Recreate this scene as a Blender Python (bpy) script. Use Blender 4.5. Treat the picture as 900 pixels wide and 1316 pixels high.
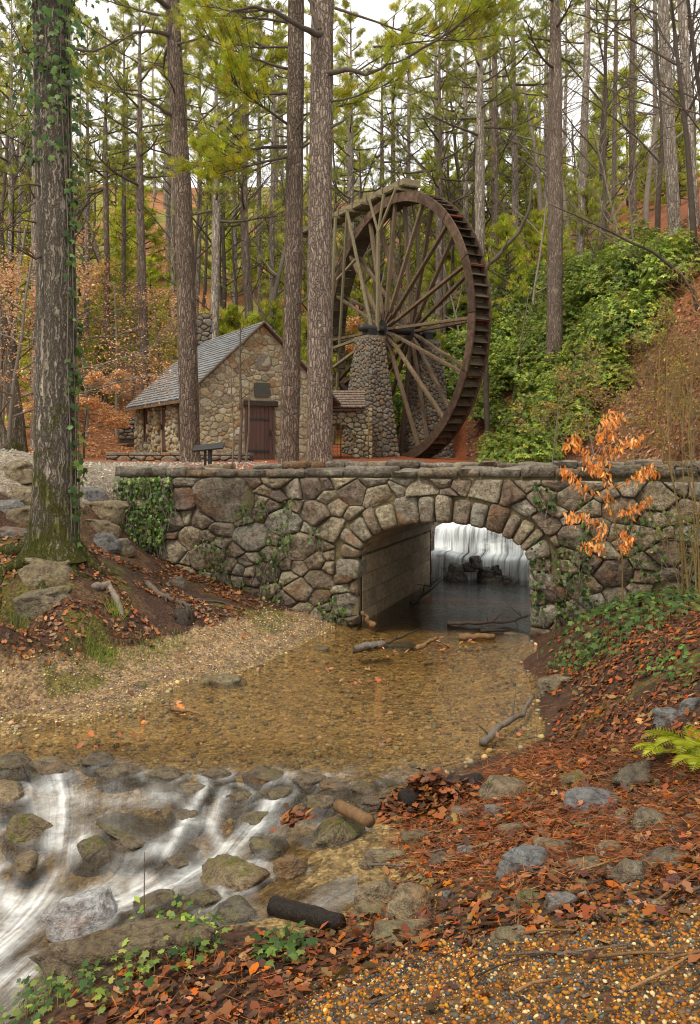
import bpy, math, random
import numpy as np
from mathutils import Vector, Matrix, noise as mnoise
random.seed(7); RNG = np.random.default_rng(7)
R = math.radians
for o in list(bpy.data.objects): bpy.data.objects.remove(o)
scene = bpy.context.scene
COL = scene.collection
# ---------------------------------------------------------------- camera
F = 1100.0; HOR = 575.0; EYE = 2.6          # focal length and horizon row for a 900 px wide frame, eye height over the pool
cam = bpy.data.cameras.new('camera'); camo = bpy.data.objects.new('camera', cam); COL.objects.link(camo)
cam.sensor_fit = 'HORIZONTAL'; cam.sensor_width = 36.0; cam.lens = 36.0*F/900.0
cam.shift_y = -(658.0-HOR)/900.0
cam.clip_start = 0.05; cam.clip_end = 2000
camo.location = (0, 0, EYE); camo.rotation_euler = (R(90), 0, 0)
scene.camera = camo
# ---------------------------------------------------------------- sky, sun, exposure
SUN_EL, SUN_ROT = R(58), R(215)
w = bpy.data.worlds.new('World'); scene.world = w; w.use_nodes = True
wn = w.node_tree.nodes; wl = w.node_tree.links
bg = wn['Background']
sky = wn.new('ShaderNodeTexSky'); sky.sky_type = 'NISHITA'; sky.sun_disc = False
sky.sun_elevation = SUN_EL; sky.sun_rotation = SUN_ROT; sky.dust_density = 4.0; sky.air_density = 1.0
mx = wn.new('ShaderNodeMix'); mx.data_type = 'RGBA'; mx.inputs[0].default_value = 0.86
mx.inputs[7].default_value = (10.5, 10.2, 9.5, 1)       # the overcast layer over the clear sky
wl.new(sky.outputs[0], mx.inputs[6]); wl.new(mx.outputs[2], bg.inputs[0])
bg.inputs[1].default_value = 0.08
sl = bpy.data.lights.new('sun', 'SUN'); sl.energy = 1.5; sl.angle = R(10); sl.color = (1.0, 0.92, 0.78)
so = bpy.data.objects.new('sun', sl); COL.objects.link(so)
# from the left behind the camera
so.rotation_euler = Vector((math.sin(SUN_ROT)*math.cos(SUN_EL), math.cos(SUN_ROT)*math.cos(SUN_EL), math.sin(SUN_EL))).to_track_quat('Z', 'Y').to_euler()
scene.view_settings.view_transform = 'Standard'; scene.view_settings.look = 'None'
scene.view_settings.exposure = 1.0; scene.view_settings.gamma = 1.0
scene.view_settings.use_curve_mapping = False
cy = scene.cycles
cy.max_bounces = 7; cy.diffuse_bounces = 2; cy.glossy_bounces = 3; cy.transmission_bounces = 4; cy.transparent_max_bounces = 12
cy.use_denoising = True; cy.denoising_prefilter = 'ACCURATE'; cy.denoising_input_passes = 'RGB_ALBEDO_NORMAL'; cy.caustics_reflective = False; cy.caustics_refractive = False
cy.sample_clamp_indirect = 4.0; cy.filter_width = 1.1
# ---------------------------------------------------------------- object helpers
def P(u, v, D):
    return Vector(((u-450.0)/F*D, D, EYE+(HOR-v)/F*D))
def px(x, y, z):
    return 450.0+x/y*F, HOR-(z-EYE)/y*F
def link(o, parent=None):
    COL.objects.link(o)
    if parent is not None: o.parent = parent
    return o
def tag(o, label=None, cat=None, group=None, kind=None):
    if label: o['label'] = label
    if cat: o['category'] = cat
    if group: o['group'] = group
    if kind: o['kind'] = kind
    return o
def mesh(name, V, Fc, m, smooth=True):
    me = bpy.data.meshes.new(name); me.from_pydata([tuple(v) for v in V], [], Fc)
    if m is not None: me.materials.append(m)
    if smooth: me.polygons.foreach_set('use_smooth', [True]*len(me.polygons))
    me.update(); return me
def ob(name, me, parent=None, loc=None):
    o = bpy.data.objects.new(name, me)
    if loc is not None: o.location = loc
    return link(o, parent)
def thing(name, label, cat, loc=(0, 0, 0), group=None, rz=0.0):
    o = bpy.data.objects.new(name, None); o.empty_display_size = 0.2
    o.location = loc; o.rotation_euler = (0, 0, rz)
    return tag(link(o), label, cat, group)
def copy_tree(o, parent=None):
    c = o.copy(); COL.objects.link(c); c.parent = parent
    for ch in list(o.children): copy_tree(ch, c)
    return c
class MB:                                    # collects tubes, boxes and leaves into one mesh
    def __init__(s): s.V = []; s.F = []
    def add(s, V, Fc):
        b = len(s.V); s.V.extend([tuple(v) for v in V]); s.F.extend([tuple(i+b for i in f) for f in Fc])
    def tube(s, pts, rad, n=8, cap=True, wob=0.0, seed=0):
        pts = [Vector(p) for p in pts]; b = len(s.V); m = len(pts)
        d0 = (pts[1]-pts[0]).normalized()
        a = d0.orthogonal().normalized()
        for i, p in enumerate(pts):
            d = (pts[min(i+1, m-1)]-pts[max(i-1, 0)])
            d = d.normalized() if d.length > 1e-9 else d0
            a = (a-d*a.dot(d)); a = a.normalized() if a.length > 1e-6 else d.orthogonal().normalized()
            c = d.cross(a)
            for j in range(n):
                t = 2*math.pi*j/n; r = rad[i]
                q = a*math.cos(t)+c*math.sin(t)
                if wob: r *= 1+wob*mnoise.noise((p*1.3/max(rad[0], .05)*.25+q*1.2+Vector((seed*3.1, 0, 0))))
                s.V.append(tuple(p+q*r))
        for i in range(m-1):
            for j in range(n):
                k = (j+1) % n
                s.F.append((b+i*n+j, b+i*n+k, b+(i+1)*n+k, b+(i+1)*n+j))
        if cap:
            s.F.append(tuple(b+j for j in reversed(range(n)))); s.F.append(tuple(b+(m-1)*n+j for j in range(n)))
    def bar(s, p, q, w, h, up=Vector((0, 0, 1)), ch=0.12):
        p = Vector(p); q = Vector(q); d = (q-p).normalized()
        x = d.cross(up); x = x.normalized() if x.length > 1e-5 else d.orthogonal().normalized()
        y = x.cross(d).normalized(); c = min(w, h)*ch
        prof = [(-w/2+c, -h/2), (w/2-c, -h/2), (w/2, -h/2+c), (w/2, h/2-c), (w/2-c, h/2), (-w/2+c, h/2), (-w/2, h/2-c), (-w/2, -h/2+c)]
        b = len(s.V)
        for e in (p, q):
            for (i, j) in prof: s.V.append(tuple(e+x*i+y*j))
        for j in range(8): s.F.append((b+j, b+(j+1) % 8, b+8+(j+1) % 8, b+8+j))
        s.F.append(tuple(b+j for j in reversed(range(8)))); s.F.append(tuple(b+8+j for j in range(8)))
    def build(s, name, m, parent=None, smooth=True, loc=None):
        return ob(name, mesh(name, s.V, s.F, m, smooth), parent, loc)
def big_mesh(name, V, Fi, m, col=None, smooth=True, uv=None):
    """V (n,3) array, Fi (f,k) int array of equal polygons, col (n,3) per vertex colour."""
    V = np.asarray(V, np.float32); Fi = np.asarray(Fi, np.int32); f, k = Fi.shape
    me = bpy.data.meshes.new(name); me.vertices.add(len(V)); me.vertices.foreach_set('co', V.ravel())
    me.loops.add(f*k); me.loops.foreach_set('vertex_index', Fi.ravel())
    me.polygons.add(f); me.polygons.foreach_set('loop_start', np.arange(0, f*k, k, dtype=np.int32))
    me.polygons.foreach_set('loop_total', np.full(f, k, np.int32))
    me.update(calc_edges=True)
    if smooth: me.polygons.foreach_set('use_smooth', np.ones(f, bool))
    if col is not None:
        at = me.attributes.new('col', 'FLOAT_COLOR', 'POINT')
        c4 = np.ones((len(V), 4), np.float32); c4[:, :3] = col; at.data.foreach_set('color', c4.ravel())
    if m is not None: me.materials.append(m)
    me.validate(); return me
def scatter_mesh(name, tv, tf, pos, rot, scale, col, m, smooth=True):
    """copies template (tv, tf) at pos with 3x3 rot (columns = axes), scale (n,) or (n,3)."""
    tv = np.asarray(tv, np.float32); tf = np.asarray(tf, np.int32); n = len(pos); k = len(tv)
    scale = np.asarray(scale, np.float32)
    if scale.ndim == 1: scale = np.repeat(scale[:, None], 3, 1)
    loc = tv[None]*scale[:, None, :]
    V = np.einsum('nij,nkj->nki', rot, loc)+np.asarray(pos)[:, None, :]
    Fi = tf[None]+(np.arange(n)*k)[:, None, None]
    c = np.repeat(np.asarray(col, np.float32), k, 0)
    return big_mesh(name, V.reshape(-1, 3), Fi.reshape(-1, tf.shape[1]), m, c, smooth)
def frames(zdir, yaw):
    """rotation matrices whose third column is zdir, spun by yaw."""
    z = np.asarray(zdir, float); z = z/np.linalg.norm(z, axis=1, keepdims=True)
    ref = np.where(np.abs(z[:, 2:3]) < .9, np.array([[0, 0, 1.]]), np.array([[1., 0, 0]]))
    x = np.cross(ref, z); x /= np.linalg.norm(x, axis=1, keepdims=True); y = np.cross(z, x)
    c = np.cos(yaw)[:, None]; s_ = np.sin(yaw)[:, None]
    return np.stack([x*c+y*s_, -x*s_+y*c, z], axis=2)
def frames_x(xdir, roll):
    """rotation matrices whose first column is xdir."""
    f = frames(xdir, roll); return np.stack([f[:, :, 2], f[:, :, 0], f[:, :, 1]], axis=2)
def pick(cols, n, jit=.15):
    c = np.asarray(cols, float)[RNG.integers(0, len(cols), n)]
    return np.clip(c*(1+RNG.normal(0, jit, (n, 1)))*(1+RNG.normal(0, jit*.35, (n, 3))), .004, .9)
def in_poly(u, v, poly):
    u = np.asarray(u, float); v = np.asarray(v, float); ins = np.zeros(u.shape, bool); j = len(poly)-1
    for i in range(len(poly)):
        xi, yi = poly[i]; xj, yj = poly[j]
        c = ((yi > v) != (yj > v)) & (u < (xj-xi)*(v-yi)/(yj-yi+1e-12)+xi)
        ins ^= c; j = i
    return ins
def sstep(a, b, x):
    t = np.clip((np.asarray(x, float)-a)/(b-a), 0, 1); return t*t*(3-2*t)
# ---------------------------------------------------------------- node helpers
class G:
    def __init__(s, name):
        s.m = bpy.data.materials.new(name); s.m.use_nodes = True; s.nt = s.m.node_tree; s.nt.nodes.clear()
        s.out = s.nt.nodes.new('ShaderNodeOutputMaterial')
    def n(s, typ, ins=None, **props):
        nd = s.nt.nodes.new('ShaderNode'+typ)
        for k, v in props.items(): setattr(nd, k, v)
        for k, v in (ins or {}).items(): s.set(nd.inputs[k], v)
        return nd
    def set(s, sock, v):
        if isinstance(v, bpy.types.NodeSocket): s.nt.links.new(v, sock)
        elif isinstance(v, tuple) and len(v) == 3 and sock.type == 'RGBA': sock.default_value = (*v, 1)
        else: sock.default_value = v
    def coord(s, which='Object'): return s.n('TexCoord').outputs[which]
    def rnd(s): return s.n('ObjectInfo').outputs['Random']
    def geo(s, which): return s.n('NewGeometry').outputs[which]
    def attr(s, name, o='Color'): return s.n('Attribute', attribute_name=name).outputs[o]
    def mapv(s, vec, scale=(1, 1, 1), loc=(0, 0, 0)): return s.n('Mapping', {0: vec, 1: loc, 3: scale}).outputs[0]
    def shift(s, vec, amt):            # moves a texture by the object's own random number
        r = s.rnd(); k = s.math('MULTIPLY', r, amt)
        return s.n('VectorMath', {0: vec, 1: s.n('CombineXYZ', {0: k, 1: s.math('MULTIPLY', r, amt*1.7), 2: s.math('MULTIPLY', r, amt*.6)}).outputs[0]}, operation='ADD').outputs[0]
    def noise(s, vec, scale, detail=4, rough=.55, dist=0.0, o=0):
        return s.n('TexNoise', {'Vector': vec, 'Scale': scale, 'Detail': detail, 'Roughness': rough, 'Distortion': dist}).outputs[o]
    def voro(s, vec, scale, feature='F1', o='Distance', rand=1.0):
        return s.n('TexVoronoi', {'Vector': vec, 'Scale': scale, 'Randomness': rand}, feature=feature).outputs[o]
    def math(s, op, a, b=0.0, c=0.0, clamp=False): return s.n('Math', {0: a, 1: b, 2: c}, operation=op, use_clamp=clamp).outputs[0]
    def ramp(s, fac, stops, interp='LINEAR'):
        nd = s.n('ValToRGB', {0: fac}); cr = nd.color_ramp; cr.interpolation = interp
        while len(cr.elements) < len(stops): cr.elements.new(.5)
        for e, (p, c) in zip(cr.elements, stops):
            e.position = p; e.color = (*c, 1) if isinstance(c, tuple) else (c, c, c, 1)
        return nd.outputs[0]
    def mix(s, fac, a, b, blend='MIX'):
        nd = s.n('Mix', {0: fac, 6: a, 7: b}, data_type='RGBA', blend_type=blend); return nd.outputs[2]
    def hsv(s, c, h=.5, sa=1., v=1.): return s.n('HueSaturation', {'Hue': h, 'Saturation': sa, 'Value': v, 'Color': c}).outputs[0]
    def bump(s, h, strength=.5, dist=.02, normal=None):
        ins = {'Strength': strength, 'Distance': dist, 'Height': h}
        if normal is not None: ins['Normal'] = normal
        return s.n('Bump', ins).outputs[0]
    def bsdf(s, color, rough=.8, normal=None, spec=.3, **kw):
        if isinstance(color, bpy.types.NodeSocket): color = s.hsv(s.n('Gamma', {0: color, 1: 1.16}).outputs[0], .5, 1.05, 1.03)
        ins = {'Base Color': color, 'Roughness': rough, 'Specular IOR Level': spec}
        if normal is not None: ins['Normal'] = normal
        ins.update(kw); return s.n('BsdfPrincipled', ins).outputs[0]
    def done(s, sh): s.nt.links.new(sh, s.out.inputs[0]); return s.m
# ---------------------------------------------------------------- materials
def stone_mat(name, stops, moss=0.0, lichen=.25, bscale=1.0, wet=.75, dark=(.35, .33, .3), grime=(.36, .32, .30)):
    g = G(name); v = g.shift(g.coord(), 37.0)
    base = g.ramp(g.rnd(), stops)
    n1 = g.noise(v, 3.2*bscale, 5, .62); n2 = g.noise(v, 17*bscale, 6, .7); n3 = g.noise(v, 70*bscale, 3, .6)
    c = g.mix(g.ramp(n1, [(.3, 0.), (.7, 1.)]), g.mix(.75, base, dark, 'MULTIPLY'), base)
    c = g.mix(g.ramp(n2, [(.36, .9), (.58, 0.)]), c, g.mix(1., c, grime, 'MULTIPLY'))
    c = g.mix(g.ramp(n3, [(.5, 0.), (.75, .5)]), c, g.hsv(c, .5, .6, 1.9))
    ru = g.noise(g.mapv(v, loc=(3, 8, 1)), 2.4*bscale, 3)
    c = g.mix(g.ramp(ru, [(.56, 0.), (.7, .55)]), c, (.24, .12, .05))
    ck = g.voro(g.n('VectorMath', {0: v, 1: g.n('VectorMath', {0: g.noise(v, 4*bscale, 4, .6, o=1), 'Scale': .35}, operation='SCALE').outputs[0]}, operation='ADD').outputs[0], 2.6*bscale, 'DISTANCE_TO_EDGE')
    cm = g.math('MULTIPLY', g.ramp(ck, [(.0, 1.), (.022, 0.)]), g.ramp(n1, [(.45, 0.), (.58, .45)]))
    c = g.mix(cm, c, g.mix(1., c, (.25, .22, .2), 'MULTIPLY'))
    li = g.noise(g.mapv(v, loc=(9, 4, 2)), 5.5*bscale, 6, .72)
    c = g.mix(g.ramp(li, [(.58, 0.), (.64, lichen)]), c, (.36, .40, .27))
    if moss:
        mo = g.math('ADD', g.noise(g.geo('Position'), 2.1, 5, .7), g.math('MULTIPLY', g.noise(v, 30, 3), .25))
        zz = g.n('SeparateXYZ', {0: g.geo('Position')}).outputs[2]
        up = g.n('SeparateXYZ', {0: g.geo('Normal')}).outputs[2]
        mo = g.math('ADD', mo, g.math('MULTIPLY', up, .10)); mo = g.math('SUBTRACT', mo, g.math('MULTIPLY', zz, .07))
        mo = g.math('ADD', mo, g.math('MULTIPLY', g.math('SUBTRACT', n2, .5), .75)); mo = g.math('ADD', mo, g.math('MULTIPLY', g.math('SUBTRACT', n3, .5), .35))
        c = g.mix(g.ramp(mo, [(.74, 0.), (.84, moss)]), c, g.ramp(n3, [(.3, (.05, .055, .012)), (.7, (.19, .18, .04))]))
    h = g.math('ADD', g.math('MULTIPLY', n1, 1.0), g.math('ADD', g.math('MULTIPLY', n2, .6), g.math('MULTIPLY', n3, .25))); h = g.math('SUBTRACT', h, g.math('MULTIPLY', cm, .3))
    return g.done(g.bsdf(c, g.ramp(n2, [(.3, wet-.15), (.7, wet+.15)]), g.bump(h, 1.0, .075/bscale), .35))
def plain_noise_mat(name, a, b, scale=4., rough=.85, bump=.5, bd=.02, stretch=(1, 1, 1), spec=.25, detail=6, rnd=.25, shift=20.):
    g = G(name); v = g.mapv(g.shift(g.coord(), shift), stretch)
    n1 = g.noise(v, scale, detail, .65); n2 = g.noise(v, scale*6, 4, .6)
    c = g.mix(g.ramp(n1, [(.28, 0.), (.72, 1.)]), a, b)
    c = g.mix(g.ramp(n2, [(.35, .6), (.65, 0.)]), c, g.mix(1., c, (.5, .48, .45), 'MULTIPLY'))
    c = g.hsv(c, .5, 1., g.math('ADD', g.math('MULTIPLY', g.rnd(), rnd*2), 1-rnd))
    return g.done(g.bsdf(c, rough, g.bump(g.math('ADD', n1, g.math('MULTIPLY', n2, .5)), bump, bd), spec))
def leaf_mat(name, trans=.3, rough=.5, spec=.35, rnd=.2):
    g = G(name); c = g.attr('col')
    c = g.hsv(c, .5, 1., g.math('ADD', g.math('MULTIPLY', g.rnd(), rnd*2), 1-rnd))
    p = g.bsdf(c, rough, None, spec); t = g.n('BsdfTranslucent', {0: g.hsv(c, .5, 1.1, 1.25)}).outputs[0]
    return g.done(g.n('MixShader', {0: trans, 1: p, 2: t}).outputs[0])
def bark_mat(name, a, b, crack, sx=9., stretch=.3, ridge=False, moss=0.):
    a, b = g_mul(a, 1.0), g_mul(b, 1.0)
    g = G(name); v0 = g.shift(g.coord(), 50.); v = g.mapv(v0, (1, 1, stretch))
    wv = g.n('VectorMath', {0: v, 1: g.n('VectorMath', {0: g.noise(v0, 6., 3, .6, o=1), 'Scale': .11}, operation='SCALE').outputs[0]}, operation='ADD').outputs[0]
    e = g.voro(wv, sx, 'DISTANCE_TO_EDGE'); cellc = g.voro(wv, sx, 'F1', 'Color')
    if ridge: e = g.math('MULTIPLY', g.math('ABSOLUTE', g.math('SUBTRACT', g.noise(g.mapv(wv, (1, 1, .8)), sx*.55, 4, .6), .5)), 1.9)
    n2 = g.noise(v, 40, 5, .7); n1 = g.noise(v0, 1.2, 4, .6)
    pl = g.ramp(g.n('SeparateColor', {0: cellc}).outputs[0], [(0., a), (.55, b), (1., g_mul(b, 1.35))])
    pl = g.mix(g.ramp(n1, [(.35, .0), (.65, .6)]), pl, a)
    pl = g.mix(g.ramp(n2, [(.4, .55), (.65, 0.)]), pl, g.mix(1., pl, (.45, .42, .4), 'MULTIPLY'))
    c = g.mix(g.ramp(e, [(.0, 1.), (.09 if not ridge else .16, 0.)]), pl, crack)
    if moss:
        mo = g.math('SUBTRACT', g.noise(v0, 3., 5, .7), g.math('MULTIPLY', g.n('SeparateXYZ', {0: g.coord()}).outputs[2], .11))
        c = g.mix(g.ramp(mo, [(.34, 0.), (.48, moss)]), c, g.ramp(n2, [(.3, (.05, .055, .01)), (.7, (.15, .15, .03))]))
    h = g.math('ADD', g.math('MINIMUM', g.math('MULTIPLY', e, 4.), .8), g.math('MULTIPLY', n2, .35))
    return g.done(g.bsdf(c, .92, g.bump(h, 1., .06), .15))
def g_mul(c, k): return tuple(min(x*k, .95) for x in c)
def wood_mat(name, a, b, rough=.85, grain=1.0, axis=None, rnd=.22):
    g = G(name); v = g.shift(g.coord('Generated' if axis is None else 'Object'), 31.)
    st = (30, 30, 1.2) if axis is None else axis
    n1 = g.noise(g.mapv(v, st), 1.6*grain, 5, .65, .4); n2 = g.noise(v, 2.3, 4, .6); n3 = g.noise(g.mapv(v, tuple(k*3 for k in st)), 3.*grain, 3)
    c = g.mix(g.ramp(n2, [(.3, 0.), (.7, 1.)]), a, b)
    c = g.mix(g.ramp(n1, [(.35, .8), (.62, 0.)]), c, g.mix(1., c, (.38, .34, .32), 'MULTIPLY'))
    c = g.hsv(c, .5, 1., g.math('ADD', g.math('MULTIPLY', g.rnd(), rnd*2), 1-rnd))
    return g.done(g.bsdf(c, rough, g.bump(g.math('ADD', n1, g.math('MULTIPLY', n3, .4)), .5, .012), .25))
M = {}
M['bridge'] = stone_mat('bridge_stone', [(0., (.28, .205, .145)), (.2, (.40, .355, .285)), (.4, (.54, .46, .325)), (.58, (.25, .19, .16)), (.76, (.46, .38, .26)), (1., (.42, .40, .34))], moss=.85, lichen=.6)
M['coping'] = stone_mat('coping_stone', [(0., (.27, .235, .19)), (.3, (.38, .35, .29)), (.6, (.33, .22, .12)), (.8, (.24, .21, .17)), (1., (.40, .36, .28))], moss=.45, lichen=.5)
M['house'] = stone_mat('house_stone', [(0., (.55, .46, .28)), (.25, (.44, .41, .32)), (.45, (.60, .53, .35)), (.62, (.36, .33, .26)), (.74, (.44, .29, .15)), (.84, (.64, .60, .48)), (1., (.48, .44, .32))], lichen=.15, bscale=1.6, dark=(.7, .67, .62), grime=(.55, .52, .48))
M['tower'] = stone_mat('tower_stone', [(0., (.30, .27, .23)), (.25, (.38, .33, .26)), (.5, (.25, .23, .21)), (.68, (.40, .27, .15)), (.8, (.32, .28, .22)), (1., (.36, .35, .32))], lichen=.15, bscale=1.5, dark=(.5, .48, .46))
M['rock'] = stone_mat('creek_rock', [(0., (.20, .17, .13)), (.3, (.26, .22, .15)), (.55, (.22, .205, .18)), (.8, (.27, .20, .13)), (1., (.24, .22, .18))], moss=.55, lichen=.3, wet=.6)
M['rock_moss'] = stone_mat('mossy_rock', [(0., (.27, .225, .15)), (.5, (.34, .265, .17)), (1., (.26, .235, .17))], moss=1.0, lichen=.3, wet=.6)
M['rock_grey'] = stone_mat('grey_rock', [(0., (.30, .29, .28)), (.5, (.24, .245, .25)), (1., (.34, .33, .31))], moss=.25, lichen=.25)
M['rock_pale'] = stone_mat('pale_slab', [(0., (.52, .52, .52)), (1., (.56, .56, .55))], lichen=.0, dark=(.6, .6, .62), wet=.5)
M['rock_wet'] = stone_mat('wet_rock', [(0., (.17, .155, .14)), (.5, (.21, .19, .165)), (1., (.15, .15, .15))], moss=.35, lichen=.0, wet=.3)
M['rock_stream'] = stone_mat('stream_rock', [(0., (.27, .21, .14)), (.5, (.21, .17, .12)), (1., (.30, .245, .17))], moss=.4, lichen=.1, wet=.35)
M['rock_tan'] = stone_mat('tan_rock', [(0., (.36, .29, .19)), (.5, (.33, .27, .17)), (1., (.38, .31, .22))], moss=.5, lichen=.3)
M['mortar'] = plain_noise_mat('mortar', (.26, .215, .135), (.12, .105, .055), 5., .95, .6, .02, rnd=0)
M['mortar_light'] = plain_noise_mat('mortar_light', (.50, .42, .29), (.36, .30, .21), 4., .95, .6, .02, rnd=0)
M['mortar_dark'] = plain_noise_mat('mortar_dark', (.15, .13, .11), (.08, .07, .06), 4., .95, .6, .02, rnd=0)
M['concrete'] = plain_noise_mat('stained_concrete', (.50, .42, .30), (.28, .24, .18), 1.6, .85, .5, .015, stretch=(1, 1, 1.7), rnd=.12)
M['pine_bark'] = bark_mat('pine_bark', (.27, .215, .175), (.38, .315, .265), (.13, .10, .08), 17., .22)
M['pine_bark_dark'] = bark_mat('pine_bark_dark', (.22, .172, .14), (.31, .25, .205), (.10, .076, .06), 17., .22)
M['far_bark'] = bark_mat('far_bark', (.34, .295, .25), (.52, .46, .40), (.17, .145, .12), 10., .25)
M['oak_bark'] = bark_mat('oak_bark', (.27, .235, .19), (.38, .335, .275), (.12, .10, .08), 40., .09, True, moss=.9)
M['twig'] = plain_noise_mat('grey_brown_twig', (.20, .17, .14), (.29, .25, .21), 6., .9, .3, .01)
M['twig_dark'] = plain_noise_mat('dark_branch', (.10, .08, .065), (.16, .13, .105), 6., .9, .3, .01)
M['twig_tan'] = plain_noise_mat('tan_twig', (.30, .23, .11), (.24, .17, .08), 6., .9, .3, .01)
M['wet_wood'] = plain_noise_mat('wet_driftwood', (.055, .042, .034), (.12, .09, .07), 4., .55, .8, .03, stretch=(6, 6, 1), rnd=.3)
M['black_wood'] = plain_noise_mat('waterlogged_bark', (.022, .018, .015), (.05, .04, .032), 4., .4, 1., .03, stretch=(6, 6, 1), rnd=.1)
M['grey_wood'] = plain_noise_mat('grey_driftwood', (.22, .19, .16), (.13, .11, .09), 4., .85, .8, .02, stretch=(6, 6, 1), rnd=.3)
M['tan_wood'] = plain_noise_mat('broken_wood', (.36, .24, .13), (.22, .13, .075), 5., .85, .8, .02, stretch=(5, 5, 1), rnd=.3)
M['wheel_wood'] = wood_mat('wheel_wood', (.15, .105, .075), (.22, .17, .125))
M['spoke_wood'] = wood_mat('spoke_wood', (.165, .12, .08), (.24, .185, .13))
M['rim_wood'] = wood_mat('rim_wood', (.125, .082, .058), (.18, .13, .095), axis=(3, 3, 3))
M['sole_wood'] = wood_mat('sole_wood', (.10, .078, .055), (.17, .135, .095), rnd=.4)
M['flume_wood'] = wood_mat('flume_wood', (.23, .20, .125), (.30, .26, .175))
M['red_wood'] = wood_mat('red_wood', (.27, .06, .03), (.22, .05, .03))
M['door'] = wood_mat('door_paint', (.145, .093, .078), (.17, .112, .095), rnd=.08)
M['shingle'] = plain_noise_mat('weathered_shingle', (.42, .43, .44), (.25, .255, .26), 5., .85, .6, .02, stretch=(1, 1, 1), rnd=.1)
M['shingle_tan'] = plain_noise_mat('tan_shingle', (.33, .26, .21), (.22, .17, .14), 7., .85, .6, .02, rnd=.25)
M['iron'] = plain_noise_mat('black_iron', (.02, .02, .022), (.035, .033, .03), 8., .55, .2, .005, spec=.5)
M['bronze'] = plain_noise_mat('dark_bronze', (.05, .055, .04), (.09, .085, .06), 9., .45, .4, .01, spec=.5)
M['needles'] = leaf_mat('pine_needles', .42, .55, .25)
M['leaf'] = leaf_mat('leaf', .35, .45, .35)
M['gloss_leaf'] = leaf_mat('glossy_leaf', .22, .45, .3)
M['litter'] = leaf_mat('dead_leaf', .12, .55, .3, 0)
M['pebble'] = leaf_mat('pebble', 0., .7, .22, 0)
# ================================================================ the land
def vnoise(x, y, seed=0):
    x = np.asarray(x, float); y = np.asarray(y, float); xi = np.floor(x).astype(np.int64); yi = np.floor(y).astype(np.int64)
    fx = x-xi; fy = y-yi; fx = fx*fx*(3-2*fx); fy = fy*fy*(3-2*fy)
    def h(a, b):
        n = (a*374761393+b*668265263+seed*974711) & 0x7fffffff; n = ((n ^ (n >> 13))*1274126177) & 0x7fffffff
        return ((n ^ (n >> 16)) & 0xffff)/65535.0
    return (h(xi, yi)*(1-fx)+h(xi+1, yi)*fx)*(1-fy)+(h(xi, yi+1)*(1-fx)+h(xi+1, yi+1)*fx)*fy
def fbm(x, y, sc, oct=4, seed=0):
    t = 0; a = .5; n = 0
    for i in range(oct):
        t = t+a*vnoise(np.asarray(x)*sc, np.asarray(y)*sc, seed+i*17); n += a; a *= .5; sc *= 2.03
    return t/n
class TPS:
    def __init__(s, X, z, reg=1e-4):
        s.X = np.asarray(X, float); n = len(s.X); K = s.phi(s.X, s.X)+np.eye(n)*reg
        Pm = np.c_[np.ones(n), s.X]; A = np.zeros((n+3, n+3)); A[:n, :n] = K; A[:n, n:] = Pm; A[n:, :n] = Pm.T
        s.w = np.linalg.solve(A, np.r_[np.asarray(z, float), 0, 0, 0])
    def phi(s, A, B):
        r2 = ((A[:, None, :]-B[None])**2).sum(2); return .5*r2*np.log(r2+1e-9)
    def __call__(s, x, y):
        x = np.asarray(x, float); sh = x.shape; Q = np.c_[x.ravel(), np.asarray(y, float).ravel()]; out = np.empty(len(Q))
        for i in range(0, len(Q), 40000):
            q = Q[i:i+40000]; out[i:i+40000] = s.phi(q, s.X)@s.w[:-3]+s.w[-3]+q@s.w[-2:]
        return out.reshape(sh)
def gp(u, v, z):
    D = (EYE-z)*F/(v-HOR); return ((u-450.)/F*D, D, z)
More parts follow.
